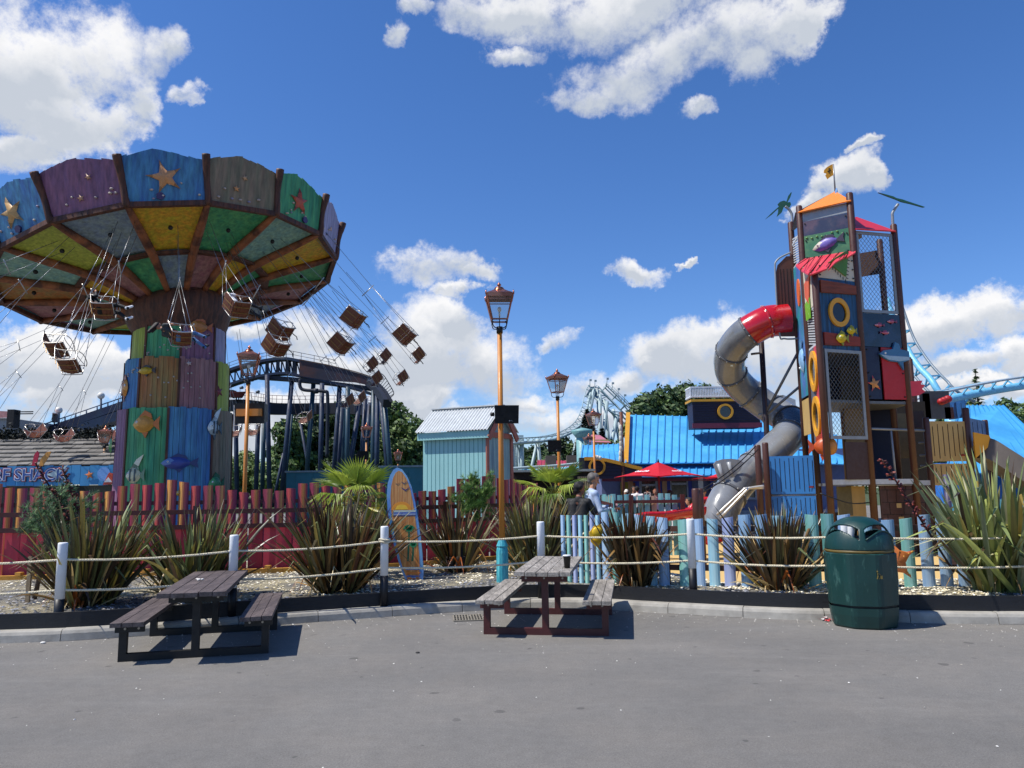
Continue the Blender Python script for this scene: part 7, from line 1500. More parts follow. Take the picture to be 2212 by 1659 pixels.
for k in range(1, 6): z = lerp(bot, top[2].z, k / 6); b.box((lerp(top[0].x, top[-1].x, .42), Yh - .01, z), ((top[-1].x - top[0].x) * (.8 - .07 * k), .02, .02))
b.build('plank_lines', mat('navy_lap', '#0a0a1c', .7), hu)
q = P(1290, 1008, Yh - .15); b = MB(); b.ring(V3((q.x, Yh - .12, q.z)), V3((1, 0, 0)), UP, .26, .34, .1, 28); b.build('porthole', YLW, hu)
q = P(1290, 988, Yh - .3); b = MB(); [b.ell(q + V3((x, 0, z)), .1, .1, .09, n=8, m=6) for x, z in ((0, 0), (.1, -.03), (-.08, .02))]; b.build('rope_bundle', mat('rope_white', '#c9c4b8', .8), hu)
b = MB(); p, q = P(1240, 989, Yh), P(1262, 1034, Yh); b.box(((P(1258, 1000, Yh).x), Yh + .2, (p.z + bot) / 2), (.22, .5, p.z - bot)); b.build('stern_post', mat('stern_navy', '#20242c', .6), hu)
# low canopy shack left of the ship
sh = thing('canopy_stall', P(1200, 1050, 25), 'dark timber stall with thin corrugated roof and cream curtain', 'stall'); Y0 = 25.; p, q = P(1108, 1018, Y0), P(1284, 1019, Y0); b = MB(); b.box(((p.x + q.x) / 2, Y0 + 1, p.z), (q.x - p.x, 2.4, .07)); b.build('roof', mat('stall_roof', '#8d9494', .5, metal=.4), sh)
b = MB(); b.box(((p.x + q.x) / 2, Y0 + .05, p.z - .16), (q.x - p.x, .12, .22)); b.box(((p.x + q.x) / 2, Y0 + 2.2, p.z / 2), (q.x - p.x, .1, p.z - .1)); b.build('timber_wall', mat('dark_timber', '#1b1310', .8, var=.3), sh)
for k in range(5): x = lerp(p.x, q.x, k / 4); b = MB(); b.box((x, Y0 + .1, p.z / 2 - .04), (.1, .1, p.z - .08)); b.build('post', mat('stall_post', '#3a1c14', .7), sh)
c0 = P(1262, 1045, 24.9); b = MB(); n_ = 24; vs = []
for k in range(n_ + 1): t = k / n_; x = c0.x - .22 + .42 * t; y = 24.85 + .03 * math.sin(k * 1.6); vs += [(x + .12 * (1 - t), y, .4), (x, y, p.z - .2)]
b.add(vs, [(2 * k, 2 * k + 2, 2 * k + 3, 2 * k + 1) for k in range(n_)], None, True); b.build('curtain', mat('cream_curtain', '#9c8c70', .8), sh)
rf = thing('red_roofed_building', P(1205, 1010, 60), 'far low building with faded red roof left of the ship wall', 'building'); p0_, p1_, p2_, p3_ = P(1159, 1016, 60), P(1256, 1016, 60), P(1250, 996, 66), P(1162, 994, 66); ribbed(p0_, p1_, p2_, p3_, 12, mat('faded_red_roof', '#a02c44', .6), rf, 'roof'); b = MB(); b.box(((p0_.x + p1_.x) / 2, 61, p0_.z / 2), (p1_.x - p0_.x, 1.5, p0_.z)); b.build('wall', mat('brick_brown', '#4a3028', .8), rf)
q = P(1190, 1000, 59)
for dx in (0, 1.6, 2.6): b = MB(); b.box((q.x + dx, 59, q.z + .2), (.8, .6, .7)); b.build('roof_unit', mat('hvac', '#5c5248', .7), rf)
yb = thing('cream_cabin', P(1292, 955, 70), 'distant cream cabin with pink roof beneath the lift hill', 'building'); p, q = P(1272, 962, 70), P(1313, 950, 70); b = MB(); b.box(((p.x + q.x) / 2, 71, q.z / 2), (q.x - p.x, 3, q.z)); b.build('wall', mat('cream_wall', '#b9a870', .7), yb); b = MB(); b.add([(p.x - .3, 69.2, q.z - .2), (q.x + .2, 69.2, q.z - .3), (q.x - .6, 71, q.z + .5), (p.x, 71, q.z + .6)], [(0, 1, 2, 3)]); b.build('roof', mat('pinkish_roof', '#b06a78', .7), yb)
tcx = P(1259, 960, 50); t = thing('teal_chimney', V3((tcx.x, 50, 0)), 'pale teal round column with flared cap left of the far lamps', 'column'); b = MB(); b.cyl((tcx.x, 50, 0), (tcx.x, 50, P(1259, 936, 50).z), .42, n=16); b.build('shaft', mat('pale_teal_metal', '#6f9c9c', .5), t); b = MB(); z = P(1259, 936, 50).z; b.lathe([(.42, z - .3), (.75, z + .1), (.7, z + .2), (.1, z + .35)], (tcx.x, 50, 0), 16); b.build('cap', mat('pale_teal_metal', '#6f9c9c', .5), t)
wr = thing('white_roofed_building', P(1710, 870, 45), 'white roofed building glimpsed behind the grey tube slide', 'building'); p = P(1692, 853, 45); b = MB(); b.add([(p.x, 45, p.z), (p.x + .7, 45, p.z - .3), (p.x + .7, 45, 0), (p.x, 45, 0), (p.x, 50, p.z + .3), (p.x + .7, 50, p.z)], [(3, 2, 1, 0), (0, 1, 5, 4)]); b.build('walls_and_roof', mat('white_sheet', '#a9acae', .5), wr)
# right hand blue roof
rb = thing('blue_roofed_building', P(2180, 1060, 30), 'building with bright blue seamed roof behind the open slide at right', 'building')
a, b_, c, d = P(2062, 1016, 29), P(2420, 1080, 29), P(2166, 876, 34), P(2073, 876, 34); ribbed(P(2045, 1010, 29), P(2360, 1060, 29), P(2166, 876, 34), P(2073, 876, 34), 10, BLU, rb, 'roof', rm=BLS)
b = MB(); p = P(2090, 1040, 30.5); b.box((p.x + 3.5, 31, 1.2), (9, 1, 2.4)); b.build('wall', mat('bright_blue_wall', '#2f74c8', .6, var=.1, st=(4, 1, 1)), rb)
b = MB(); p = P(2100, 1070, 28); b.box((p.x + 3, 28, .5), (8, .1, 1.0)); b.build('teal_boards', mat('teal_lowwall', '#6fb4b8', .6), rb)
# second far roof piece seen between tower posts
# ---- parasol
def parasol(cx, cy, za_, ze_, W, label, rot, logo):
    t = thing('parasol', (cx, cy, 0), label, 'parasol', 'red parasols'); b = MB(); b.cyl((cx, cy, 0), (cx, cy, za_), .035, n=10); b.build('pole', mat('parasol_pole', '#6a2a20', .5), t); b = MB(); n_ = 4; ap = V3((cx, cy, za_)); cs = [V3((cx + W * math.cos(rot + k * math.pi / 2), cy + W * math.sin(rot + k * math.pi / 2), ze_)) for k in range(4)]; vs = [ap]; M_ = 6
    for k in range(4):
        c0, c1 = cs[k], cs[(k + 1) % 4]; g_ = []
        for i in range(M_ + 1):
            for j in range(M_ + 1):
                s = i / M_; q = ap.lerp(c0.lerp(c1, j / M_), s); q.z -= .1 * math.sin(math.pi * s) * .6 + .05 * s * math.sin(math.pi * j / M_) * -1; g_.append(q)
        b.add(g_, [(i * (M_ + 1) + j, (i + 1) * (M_ + 1) + j, (i + 1) * (M_ + 1) + j + 1, i * (M_ + 1) + j + 1) for i in range(M_) for j in range(M_)], None, False)
    cv = b.build('canopy', mat('parasol_red', '#d0162a', .7, var=.06, trans=.25), t); b = MB(); b.cyl((cx, cy, za_ - .02), (cx, cy, za_ + .12), .04, .01, 8); b.build('finial', IRN, t)
    for k in range(4): b = MB(); b.tube([ap - UP * .25, cs[k] - UP * .03], .014, 5); b.build('rib', mat('parasol_pole', '#6a2a20', .5), t)
    if logo:
        for k, (s_, sz) in logo.items():
            c0, c1 = cs[k], cs[(k + 1) % 4]; n_ = (c0 - ap).cross(c1 - ap).normalized(); n_ = n_ if n_.z > 0 else -n_; e = (c1 - c0).normalized(); e = e if e.x > 0 or abs(e.x) < .01 and e.y > 0 else -e; f_ = n_.cross(e); q = ap.lerp(c0.lerp(c1, .5), s_) + n_ * .05
            text_mesh('logo_lettering', 'Coca-Cola', sz, e, f_, q, .004, mat('logo_white', '#e8e8e8', .6, var=0), cv, shear=.45, bold=.006)
    return t
za_, ze_ = P(1423, 998, 27).z, P(1334, 1031, 27).z; cxp = P(1422, 1000, 27).x
parasol(cxp, 27, za_, ze_, 1.55, 'large red parasol with white script lettering over the terrace', rad(-100) , {3: (.72, .15), 0: (.74, .1)})
q = P(1552, 1022, 26.5); parasol(q.x, 26.5, q.z, P(1545, 1034, 26.5).z, 1.0, 'second red parasol mostly hidden behind the grey tube slide', rad(-80), None)
# terrace furniture
PLW = mat('white_plastic', '#c9cbd0', .5, var=.04)
def gchair(x, y, rz, lb):
    t = thing('garden_chair', (0, 0, 0), lb, 'chair', 'pale garden chairs'); b = MB(); b.box((0, 0, .44), (.45, .45, .03)); b.build('seat', PLW, t); b = MB(); [b.box((-.18 + .09 * k, -.21, .68), (.05, .02, .45)) for k in range(5)]; b.box((0, -.21, .9), (.45, .03, .05)); b.build('backrest', PLW, t)
    for sx in (-1, 1):
        for sy in (-1, 1): b = MB(); b.beam((sx * .2, sy * .2, 0), (sx * .19, sy * .19, .43), .035, .035); b.build('leg', PLW, t)
    t.location = (x, y, 0); t.rotation_euler = (0, 0, rz)
for u, v, Y, rz, lb in ((1491, 1110, 23.1, 1.2, 'pale chair the boy in the white T-shirt sits on'), (1458, 1110, 23.4, -1.2, 'pale chair left of the terrace table'), (1446, 1100, 26.6, 0, 'pale chair under the person in dark green'), (1725, 1095, 21.5, .4, 'white chair seen between the tower posts')):
    q = P(u, v, Y); gchair(q.x, Y, rz, lb)
q = P(1474, 1100, 23.2); t = thing('terrace_table', (q.x, 23.2, 0), 'small terrace table in front of the boy in the white T-shirt', 'table'); b = MB(); b.cyl((q.x, 23.2, .71), (q.x, 23.2, .74), .4, n=20); b.build('top', mat('table_grey', '#3c4048', .5), t); b = MB(); b.cyl((q.x, 23.2, 0), (q.x, 23.2, .71), .035, n=10); b.box((q.x, 23.2, .02), (.5, .5, .03)); b.build('pedestal', IRN, t)
# ================================================================== coasters
def track(t, pts, gauge, rr_, m, mr_=None, spine=.0, tie=1.2, drop=.35, box=False, side=None):
    sp_ = smooth_path(pts, 6); L_, R2, S_ = [], [], []
    for i, p in enumerate(sp_):
        d = (sp_[min(i + 1, len(sp_) - 1)] - sp_[max(i - 1, 0)]).normalized(); s = d.cross(UP); s = s.normalized() if s.length > .1 else V3((1, 0, 0))
        if side is not None: s = (V3(side) - d * V3(side).dot(d)).normalized()
        u_ = s.cross(d).normalized(); L_.append(p - s * gauge / 2); R2.append(p + s * gauge / 2); S_.append(p - u_ * drop)
    for q in (L_, R2): b = MB(); b.tube(q, rr_, 8); b.build('rail', mr_ or m, t)
    if spine: b = MB(); b.tube(S_, spine, 10); b.build('spine', m, t)
    b = MB(); acc = 0
    for i in range(1, len(sp_)):
        acc += (sp_[i] - sp_[i - 1]).length
        if acc >= tie: acc = 0; b.beam(L_[i], R2[i], rr_ * 1.3, rr_ * 1.3); b.beam(L_[i], S_[i], rr_ * 1.2, rr_ * 1.2); b.beam(R2[i], S_[i], rr_ * 1.2, rr_ * 1.2)
    b.build('cross_ties', m, t); return L_, R2, S_
DBL = mat('dark_blue_steel', '#0f1f3e', .6, var=.3, scale=1.2, c2='#182f48', c2s=.8, bump=.1); DBK = mat('blue_black_steel', '#0f1626', .6, var=.3); RUS = mat('rusty_blue_panel', '#231f30', .6, var=.3, scale=.8, c2='#4c241c', c2s=.35, c2t=(.45, .6)); DTE = mat('teal_blue_steel', '#153646', .5, var=.3)
Yk = 40.; KS = 2.25
dk = thing('dark_coaster', P(660, 1050, Yk * KS), 'dark blue rollercoaster on many raking columns behind the swing ride', 'rollercoaster')
def Z5(x, y, Y=Yk): return P(471.8 + .1984 * x, 740.6 + .1984 * y, Y * KS)
up_ = [(-400, 560), (-150, 420), (0, 355), (250, 265), (520, 200), (740, 180), (900, 205), (1200, 268), (1500, 345), (1660, 395)]
b = MB(); q = [Z5(*a, Yk) for a in up_]; s = smooth_path(q, 4)
for dz, hh, ww in ((0, .32, 1.4), (-1.75, .28, 1.4)):
    b = MB()
    for p, r_ in zip(s, s[1:]): b.beam(p + UP * dz, r_ + UP * dz, ww, hh)
    b.build('main_girder', DBL, dk)
b = MB()
for i, p in enumerate(s[:-1]):
    if p.x < Z5(900, 0).x: b.beam(p, p - UP * 1.75, .14, .14); b.beam(p, s[i + 1] - UP * 1.75, .12, .12); 
    if i % 2 == 0 and Z5(460, 0).x < p.x < Z5(900, 0).x: b.beam(p + V3((.3, -.4, 0)), p + V3((.3, -.4, -1.75)), .3, .2)
b.build('girder_lattice', DBK, dk)
b = MB(); qs = [Z5(900, 205), Z5(1200, 262), Z5(1500, 335), Z5(1640, 380), Z5(1640, 470), Z5(1500, 440), Z5(1200, 420), Z5(900, 370)]; qs = [p + V3((0, -.75, 0)) for p in qs]; poly_slab(b, qs, .1); b.build('side_cladding', RUS, dk)
b = MB(); 
for p, r_ in zip([Z5(900, 198), Z5(1200, 255), Z5(1500, 328), Z5(1640, 372)], [Z5(1200, 255), Z5(1500, 328), Z5(1640, 372), Z5(1700, 400)]): b.beam(p + V3((0, -.8, .05)), r_ + V3((0, -.8, .05)), .1, .1)
b.build('rusty_edge', mat('rust_edge', '#5c3a24', .7), dk)
b = MB()
for p, r_ in zip([Z5(430, 375), Z5(800, 400), Z5(1200, 440), Z5(1500, 480), Z5(1660, 500)], [Z5(800, 400), Z5(1200, 440), Z5(1500, 480), Z5(1660, 500), Z5(1760, 560)]): b.beam(p, r_, 1.2, .45)
b.build('lower_girder', DBK, dk)
# handrail along the top walkway
b = MB(); hs = [p + UP * 1.05 for p in s[:30]]; b.tube(hs, .03, 4); b.tube([p - UP * .4 for p in hs], .025, 4); [b.tube([p, p - UP * .95], .03, 4) for p in hs[::2]]; b.build('walkway_rail', DBK, dk)
# curved descending end towards the camera with ribs and railing
b = MB(); en = smooth_path([Z5(1640, 420, 40), Z5(1720, 490, 38.5), Z5(1790, 570, 37), Z5(1840, 660, 36)], 5)
for p, r_ in zip(en, en[1:]): b.beam(p, r_, .9, .9)
b.build('curving_girder', DBK, dk); b = MB()
for i, p in enumerate(en): b.beam(p + UP * .45, p + V3((.55, -.2, .2)), .12, .25)
b.build('girder_ribs', DBK, dk)
b = MB(); r0 = [Z5(x, y, 37.5) for x, y in ((1740, 320), (1800, 355), (1860, 450), (1910, 555), (1840, 610))]; r1 = [Z5(x, y, 37.7) for x, y in ((1720, 400), (1745, 430), (1790, 510), (1840, 600))]; b.tube(smooth_path(r0, 4), .05, 6); [b.tube([r0[0].lerp(r0[3], t) + V3((.25 * math.sin(math.pi * t), 0, .15 * math.sin(math.pi * t))), r1[0].lerp(r1[3], t)], .04, 4) for t in [i / 9 for i in range(10)]]; b.build('end_railing', DBK, dk)
COLS = [(110, 700, 60, 1500, 42), (185, 680, 200, 1500, 41), (440, 720, 410, 1560, 41), (500, 740, 480, 1500, 42), (530, 350, 555, 1600, 39.5), (800, 410, 700, 1530, 40), (1035, 440, 965, 1400, 40.5), (1130, 440, 1110, 1400, 39.5), (1320, 470, 1265, 1300, 40), (1410, 480, 1400, 1290, 39), (1540, 640, 1440, 1290, 40), (1600, 600, 1560, 1290, 41), (1690, 520, 1680, 1320, 38.5), (1730, 560, 1725, 1330, 38), (1770, 600, 1840, 1350, 37.5), (1800, 600, 1870, 1350, 37.2), (890, 860, 960, 1250, 43), (710, 1200, 640, 1540, 40), (1360, 700, 1350, 1290, 43), (1345, 700, 1310, 1290, 42), (1650, 650, 1600, 1290, 42), (800, 780, 770, 1100, 43)]
for i, (x0_, y0_, x1_, y1_, Y) in enumerate(COLS):
    a, c = Z5(x0_, y0_, Y), Z5(x1_, y1_, Y); t_ = a.z / (a.z - c.z); g_ = a.lerp(c, t_); b = MB(); b.cyl(a, g_, .27 if i not in (16, 17, 21) else .17, n=14); b.build('column', DBL if i % 3 else DTE, dk)
b = MB(); b.tube(smooth_path([Z5(890, 400, 39), Z5(888, 470, 39), Z5(930, 512, 39), Z5(1080, 522, 39), Z5(1160, 530, 39), Z5(1188, 570, 39), Z5(1188, 900, 39), Z5(1182, 1250, 39)], 5), .2, 10); b.cyl(Z5(1060, 500, 39), Z5(1062, 550, 39), .3, n=10); b.build('water_pipe', DBK, dk)
low = [Z5(x, y, Y) for x, y, Y in ((-60, 600, 44), (100, 620, 43), (300, 618, 42.5), (480, 640, 42.5), (600, 655, 43), (900, 660, 44), (1200, 655, 44), (1560, 660, 43.5), (1700, 680, 42))]; sl_ = smooth_path(low, 5); b = MB()
for p, r_ in zip(sl_, sl_[1:]): b.beam(p - UP * .75, r_ - UP * .75, 1.3, 1.4)
b.build('lower_track', DBK, dk); b = MB(); [b.box(p + V3((0, -.75, -.6)), (.14, .08, 1.1)) for p in sl_[::2]]; b.build('bracket_plates', mat('faded_plate', '#3a4656', .6), dk)
b = MB(); hs = [p + V3((0, -.6, .9)) for p in sl_]; b.tube(hs, .03, 4); b.tube([p - UP * .45 for p in hs], .025, 4); [b.tube([p, p - UP * .95], .03, 4) for p in hs]; b.build('lower_railing', mat('pinkish_rail', '#6c4c54', .6), dk)
cr_ = thing('coaster_boat', Z5(140, 600, 42.2), 'red boat shaped coaster car on the lower dark track', 'coaster car'); b = MB(); q = Z5(130, 590, 42.2); b.add([q + V3(v) for v in ((-2.0, -.5, .1), (1.3, -.5, -.1), (1.6, 0, .0), (1.3, .5, -.1), (-2, .5, .1), (-2.1, -.55, .8), (1.4, -.6, .55), (2.0, 0, .7), (1.4, .6, .55), (-2.1, .55, .8))], [(4, 3, 2, 1, 0), (0, 1, 6, 5), (1, 2, 7, 6), (2, 3, 8, 7), (3, 4, 9, 8), (4, 0, 5, 9)], None, False); b.build('hull', mat('boat_red', '#6a1c1a', .5), cr_); b = MB(); [b.box(q + V3((x, 0, .6)), (.5, .8, .5)) for x in (-.9, .2)]; b.build('seats', mat('boat_seat', '#2a1412', .7), cr_)
for k, (x, y) in enumerate(((165, 550), (192, 545))): q = Z5(x, y, 42.2); human((q.x, q.y, q.z - 1.0), rad(90), 1.7, ('person in orange top riding the red coaster boat, the left one', 'person in orange top riding the red coaster boat, the right one')[k], '#c8482c', '#3a2a2a', '#2a1c18', pose='sit', res=.04, group='riders in the coaster boat')
for (x, y) in ((235, 480), (412, 525)): 
    q = Z5(x, y + 60, 42); b = MB(); b.tube([q, Z5(x, y, 42)], .03, 5); q2 = Z5(x + 3, y + 10, 42); b.cyl(q2, q2 + V3((.35, -.2, 0)), .16, .2, 8); b.build('track_floodlight', mat('lamp_grey', '#5c6066', .5), loc=q, label='small floodlight on a stalk by the coaster boat' if x < 300 else 'small floodlight on a stalk left of the blue columns', cat='floodlight', group='coaster floodlights')
# ramp on the left with globe lights
def Z4(x, y, Y=44.): return P(.1653 * x, 768 + .1653 * y, Y)
rm_ = thing('coaster_ramp', Z4(1100, 1000), 'dark blue coaster ramp with railings rising behind the surf shop roof', 'coaster ramp')
b = MB(); b.beam(Z4(300, 1130), Z4(1720, 640), 1.2, .42); b.beam(Z4(500, 1160), Z4(1720, 760), 1.2, .5); b.build('girders', DBL, rm_)
b = MB(); [b.beam(Z4(lerp(400, 1700, t), lerp(1100, 650, t)), Z4(lerp(400, 1700, t) + 40, lerp(1190, 780, t)), .2, .3) for t in [i / 9 for i in range(10)]]; b.build('girder_webs', DBK, rm_)
b = MB(); [b.tube([Z4(100, y0_), Z4(1720, y1_)], .035, 5) for y0_, y1_ in ((1060, 510), (1110, 565), (1150, 610))]; [b.tube([Z4(x, lerp(1060, 510, (x - 100) / 1620)), Z4(x, lerp(1160, 640, (x - 100) / 1620))], .04, 5) for x in range(150, 1700, 140)]; b.build('railing', mat('grey_blue_rail', '#3f5068', .6), rm_)
for k, (x, y, y2) in enumerate(((243, 900, 1000), (768, 715, 950), (1320, 525, 800))):
    q, r_ = Z4(x, y), Z4(x, y2); t = thing('globe_light', r_, ('low white globe light by the boarded building', 'white globe light with a grey box on its pole above the shingled roof', 'highest white globe light on the ramp beside the column')[k], 'globe light', 'globe lights on the ramp'); b = MB(); b.tube([r_, q], .06, 8); b.build('stem', mat('stem_grey', '#6a6e74', .5), t); b = MB(); b.ell(q, .2, .2, .2, n=14, m=10); b.build('globe', mat('globe_white', '#d9d4c8', .4), t)
    if k == 1: b = MB(); b.box(q.lerp(r_, .42) + V3((-.1, -.1, 0)), (.34, .2, .55)); b.build('control_box', mat('box_grey', '#787c80', .5), t)
# pale blue lift hill coaster
LBL = mat('pale_blue_steel', '#9fb2b4', .45, var=.1, scale=.3); LBD = mat('pale_steel_rail', '#4a6a78', .45, var=.1)
def Z7(x, y, Y=100.): return P(1097.2 + .1488 * x, 811.9 + .1488 * y, Y)
lh = thing('lift_hill_coaster', Z7(1350, 1000), 'pale blue rollercoaster lift hill and drop far behind the lamp posts', 'rollercoaster')
track(lh, [Z7(2080, 830, 100), Z7(1660, 600, 100), Z7(1450, 370, 102), Z7(1240, 145, 104)], 1.9, .09, LBL, LBD, .12, 1.5, .7)
track(lh, [Z7(2250, 830, 108), Z7(1830, 545, 106), Z7(1600, 330, 106), Z7(1400, 140, 106)], 1.9, .1, LBL, LBL, .12, 1.5, .9)
b = MB(); b.tube([Z7(1830, 505), Z7(1425, 95)], .06, 5); b.tube([Z7(1900, 545), Z7(1500, 130)], .05, 5)
for k in range(12): t_ = k / 11; b.tube([Z7(lerp(1425, 1830, t_), lerp(95, 505, t_)), Z7(lerp(1425, 1830, t_), lerp(140, 550, t_))], .05, 4)
for x, y in ((1190, 50), (1262, 60), (1438, 30), (1515, 95), (1600, 180), (1692, 270), (1795, 405)): b.tube([Z7(x, y), Z7(x, y + 110)], .045, 5); b.box(Z7(x + 10, y + 12), (.3, .2, .25))
b.build('catwalk_rails', mat('pale_grey_rail', '#93a4ac', .5), lh)
b = MB(); poly_slab(b, [Z7(1130, 290), Z7(1290, 300), Z7(1300, 250), Z7(1250, 150), Z7(1200, 170), Z7(1160, 240)], .6); b.build('top_platform', mat('platform_steel', '#56707c', .6), lh)
track(lh, [Z7(1235, 145, 101), Z7(1195, 190, 100), Z7(1165, 310, 99), Z7(1135, 450, 97), Z7(1070, 620, 93), Z7(950, 745, 88), Z7(750, 838, 82), Z7(500, 885, 76), Z7(250, 900, 72), Z7(60, 912, 70), Z7(-160, 940, 70)], 1.1, .055, LBL, LBL, .15, 1.2, .45)
for i, (x0_, y0_, x1_, y1_, Y, r_) in enumerate(((1250, 200, 1180, 560, 100, .4), (1300, 200, 1325, 700, 101, .4), (1335, 270, 1335, 820, 100, .4), (1440, 370, 1375, 930, 100, .4), (1400, 340, 1465, 950, 101, .35), (1590, 560, 1500, 990, 100, .42), (1530, 480, 1625, 985, 101, .35), (430, 920, 460, 1230, 75, .3), (425, 960, 355, 1280, 75, .25), (200, 920, 200, 1320, 72, .35), (115, 940, 170, 1320, 72, .3), (70, 930, 80, 1320, 73, .3), (1040, 690, 990, 950, 92, .3))):
    a, c = Z7(x0_, y0_, Y), Z7(x1_, y1_, Y); g_ = a.lerp(c, a.z / (a.z - c.z)); b = MB(); b.cyl(a, g_, r_ * .62, n=12); b.build('support', LBL, lh)
b = MB(); b.tube([Z7(1250, 300), Z7(1690, 700)], .16, 8); b.beam(Z7(60, 935, 72), Z7(225, 935, 72), .9, .9); [b.beam(Z7(70, y, 71), Z7(130, y + 6, 71), .1, .1) for y in range(960, 1330, 22)]; [b.tube([Z7(x, 950, 71), Z7(x + 10, 1330, 71)], .08, 5) for x in (70, 125)]; b.build('bracing', LBL, lh)
lt = thing('low_track', P(1200, 1008, 40), 'pale blue coaster track running low behind the stall roof', 'coaster track'); track(lt, [P(1105, 1012, 44), P(1150, 1009, 44), P(1200, 1006, 44), P(1262, 1000, 44)], 1.0, .06, mat('light_blue_track', '#6fb4d4', .45), LBL, .25, .7, .35)
# coaster at right
rc_ = thing('right_coaster', P(2100, 900, 42), 'light blue coaster track swooping in behind the tower and out at the right edge', 'rollercoaster'); LT = mat('light_blue_track', '#6fb4d4', .45, var=.08, scale=.5)
track(rc_, [P(1925, 650, 44), P(1954, 735, 43), P(1976, 775, 42), P(2004, 812, 41), P(2040, 846, 40), P(2090, 875, 40)], 1.0, .07, LT, mat('grey_rail', '#6c7c88', .4), .17, .9, .5, side=(.55, -.8, 0))
track(rc_, [P(1960, 868, 37), P(2020, 850, 37), P(2081, 836, 38), P(2158, 822, 39), P(2230, 812, 40), P(2330, 800, 41)], 1.0, .06, LT, mat('pale_rail', '#a4b2ba', .4), .2, .9, .45)
for u, v in ((2050, 855), (2290, 840)): q = P(u, v, 39); b = MB(); b.cyl(q, V3((q.x, 39, 0)), .3, n=12); b.build('support', LT, rc_)
# ================================================================== trees
def crown(b, blobs, n, ls, cols, r, fill=.5):
    tot = sum(a[3] * a[4] for a in blobs); light = V3((-.85, 0, .5)).normalized()
    for (cx, cy, cz, rx, rz) in blobs:
        m = int(n * rx * rz / tot)
        for k in range(m):
            d = V3((r.gauss(0, 1), r.gauss(0, 1), r.gauss(0, 1))).normalized(); rad_ = r.uniform(fill, 1.) ** .6 * (1 + .24 * mnoise.noise(V3((d.x * 3 + cx, d.y * 3, d.z * 3 + cz))) + .12 * mnoise.noise(V3((d.x * 9 + cx, d.y * 9, d.z * 9))))
            p = V3((cx + d.x * rx * rad_, cy + d.y * rx * rad_, cz + d.z * rz * rad_)); s = ls * r.uniform(.6, 1.4); nn = (d + V3((r.gauss(0, .6), r.gauss(0, .6), r.gauss(0, .6)))).normalized(); e = nn.cross(V3((r.random(), r.random(), r.random()))).normalized(); f_ = nn.cross(e)
            c = shade_c(r.choice(cols), r.uniform(.7, 1.35)); b.add([p - e * s, p + f_ * s * .6, p + e * s, p - f_ * s * .6], [(0, 1, 2, 3)], c, False)
TL = mat('tree_foliage', '#ffffff', .65, vcol=True, var=.15, scale=.6, trans=.12); BK = mat('tree_bark', '#3c2f24', .9, var=.3, bump=.6)
def tree(u, vtop, Y, W, label, n=5200, ls=.2, cols=('#34482a', '#41562e', '#283b22', '#506436'), seed=1, nb=11, low=.18, slim=1., group=None, name='tree'):
    if group in ('trees behind the coaster',) or (group is None and 480 < u < 600): Y, W, ls = Y * 2, W * 2, ls * 2
    r = random.Random(seed); t_ = P(u, vtop, Y); H_ = t_.z; x = t_.x; th = thing(name, (x, Y, 0), label, 'tree', group); b = MB(); b.tube([(x, Y, 0), (x + .1, Y, H_ * .3), (x, Y, H_ * .6), (x, Y, H_ * .85)], [.035 * H_, .026 * H_, .018 * H_, .006 * H_], 9)
    blobs = []
    for k in range(nb):
        a = r.uniform(0, 6.28); h = r.uniform(low, .88); w = W * math.sin(math.pi * min(1, (h * .95 + .08))) ** .6; q = r.uniform(.2, .75) * w; s = W * r.uniform(.26, .46) * slim; c = (x + q * math.cos(a), Y + q * math.sin(a), H_ * h); blobs.append((*c, s, s * r.uniform(.75, 1.05))); b.tube([(x, Y, H_ * h * .55), (lerp(x, c[0], .6), lerp(Y, c[1], .6), c[2] - s * .4), c], [.012 * H_, .008 * H_, .003 * H_], 5)
    blobs.append((x, Y, H_ - W * .34, W * .36, W * .36)); blobs.append((x, Y, H_ * .5, W * .62, H_ * .33)); b.build('trunk', BK, th); c_ = MB(); crown(c_, blobs, n, ls, [lin(c) for c in cols], r); c_.build('crown', TL, th); return th
DK = ('#2c3f22', '#3c5229', '#223220', '#4a6036'); MD = ('#445c2e', '#587038', '#344a28', '#6a8044'); WL = ('#6c7f4a', '#7c8f56', '#5a6c3e', '#8c9c62')
GT_ = 'trees behind the coaster'
tree(625, 905, 55, 2.2, 'rounded dark tree at the left foot of the coaster columns', 5200, .19, MD, 1, group=GT_, low=.1); tree(690, 880, 58, 3.4, 'large dark tree behind the middle coaster columns', 7600, .2, DK, 2, 13, group=GT_, low=.1); tree(775, 868, 58, 3.2, 'tall dark tree behind the right coaster columns', 7200, .2, DK, 3, 13, group=GT_, low=.1); tree(852, 868, 52, 2.6, 'sunlit green tree between the coaster end and the teal hut', 9000, .16, MD, 4, 15, group=GT_, low=.08); tree(895, 915, 50, 1.5, 'smaller dark tree touching the roof of the teal hut', 3600, .16, MD, 5, 9, group=GT_, low=.1); tree(740, 950, 52, 2.2, 'low dark tree in the gap between coaster columns', 4200, .18, DK, 36, 9, group=GT_, low=.08)
tree(535, 972, 62, 2.6, 'pale green willow left of the coaster columns', 6500, .17, WL, 6, 10, low=.05, name='willow_tree'); tree(497, 985, 66, 1.8, 'small pale willow beside the column of the ride', 3400, .17, WL, 7, 8, low=.05, name='willow_tree'); tree(575, 1000, 60, 1.5, 'low light green bush tree left of the dark trees', 2600, .16, WL, 37, 8, low=.05)
G2 = 'trees behind the restaurant'
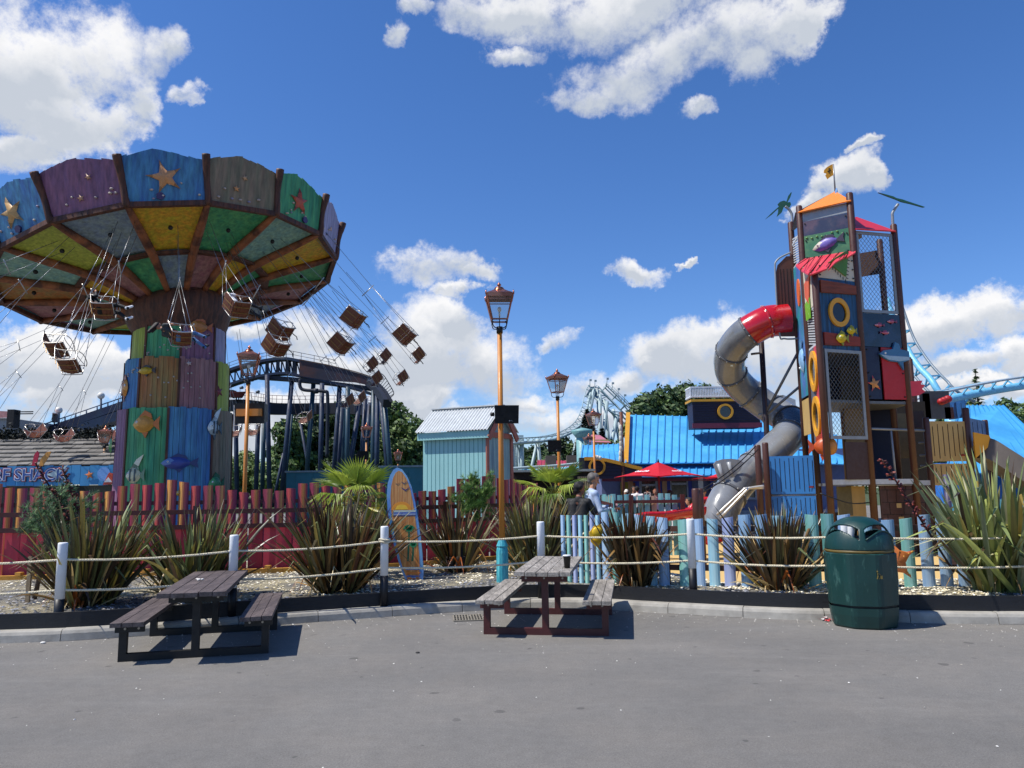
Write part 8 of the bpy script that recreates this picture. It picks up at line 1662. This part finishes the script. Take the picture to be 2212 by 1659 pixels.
for i, (u, v, Y, W, lb) in enumerate(((1395, 848, 72, 3.0, 'leftmost rounded tree above the blue roof'), (1432, 833, 74, 3.6, 'second broad tree above the blue roof'), (1478, 826, 76, 3.8, 'tallest tree behind the blue roof'), (1518, 830, 78, 3.0, 'tree rising behind the white dormer railing'), (1568, 842, 80, 2.6, 'tree behind the slide and dormer'))): tree(u, v, Y, W, lb, 6500, .24, ('#41562e', '#4c6236', '#324626', '#5f7542'), 20 + i, 12, group=G2, low=.3)
G3 = 'trees beyond the far lamps'
for i, (u, v, Y, W, lb) in enumerate(((1128, 968, 120, 5, 'far dark tree by the hut gable'), (1160, 958, 118, 5, 'far tree left of the second lamp post'), (1196, 975, 122, 4.4, 'far tree behind the lamp with the speaker'), (1218, 942, 120, 4.2, 'far feathery tree right of the second lamp post'), (1245, 958, 118, 4.6, 'far dark tree left of the teal column'), (1180, 985, 112, 5, 'low far bushy tree under the coaster track'), (1140, 990, 112, 5, 'low far tree at the foot of pale blue supports'))): tree(u, v, Y, W, lb, 3000, .34, DK if i % 2 else MD, 40 + i, 9, group=G3, low=.1)
# conifer and wispy tree near the lift hill
def conifer(u, vtop, Y, W, label, seed, n=3200, cols=('#1d2f28', '#27392c', '#14241f')):
    r = random.Random(seed); p = P(u, vtop, Y); th = thing('conifer_tree', (p.x, Y, 0), label, 'tree'); b = MB(); b.tube([(p.x, Y, 0), (p.x, Y, p.z)], [.3, .03], 7); c = MB()
    for k in range(n):
        h = r.random() ** .8; z = p.z * (1 - h * .75); w = W * h * r.uniform(.5, 1); a = r.choice([i * .9 + h * 9 for i in range(7)]) + r.gauss(0, .15); q = V3((p.x + math.cos(a) * w, Y + math.sin(a) * w, z - w * .15)); e = V3((math.cos(a), math.sin(a), -.2)) * .35; f_ = V3((-math.sin(a), math.cos(a), r.uniform(-.5, .5))) * .14; c.add([q - e, q + f_, q + e, q - f_], [(0, 1, 2, 3)], shade_c(lin(r.choice(cols)), r.uniform(.7, 1.4)), False)
        if k % 60 == 0: b.tube([(p.x, Y, z + .2), q], [.05, .02], 4)
    b.build('trunk', BK, th); c.build('crown', TL, th)
conifer(1268, 884, 90, 3.2, 'dark irregular conifer behind the far lamp lanterns', 3); conifer(1300, 925, 88, 2.2, 'smaller dark conifer under the lift hill', 5, 1500); conifer(2106, 798, 85, 2.0, 'thin sparse tree standing above the right coaster track', 8, 520, ('#5a6a4a', '#6c7c5a')); 
for i, (u, v, Y, W, lb) in enumerate(((1330, 950, 95, 2.5, 'sparse bush under the lift hill supports'), (1310, 945, 95, 2.2, 'small bare looking tree under the lift hill'))): tree(u, v, Y, W, lb, 900, .26, MD, 60 + i, 7)
G4 = 'trees at the right edge'
for i, (u, v, Y, W, lb) in enumerate(((2088, 862, 70, 2.6, 'round tree under the right coaster track'), (2168, 861, 72, 2.8, 'dark rounded tree above the right blue roof'), (2208, 872, 60, 2.6, 'tree at the right edge beside the blue roof'), (2235, 905, 50, 2.4, 'nearest tree cut by the right edge'), (2040, 880, 75, 2.2, 'low tree behind the tower stairs'))): tree(u, v, Y, W, lb, 4200, .2, MD, 70 + i, 10, group=G4, low=.15)
# distant tree line
b = MB(); r = random.Random(99); bl = []
for k in range(60): x = -170 + k * 5.8 + r.uniform(-2, 2); bl.append((x, 150 + r.uniform(-8, 8), r.uniform(1, 4), r.uniform(4, 7), r.uniform(4, 6.5)))
crown(b, bl, 22000, .5, [lin(c) for c in DK], r, .7); b.build('distant_woodland', TL, kind='stuff')
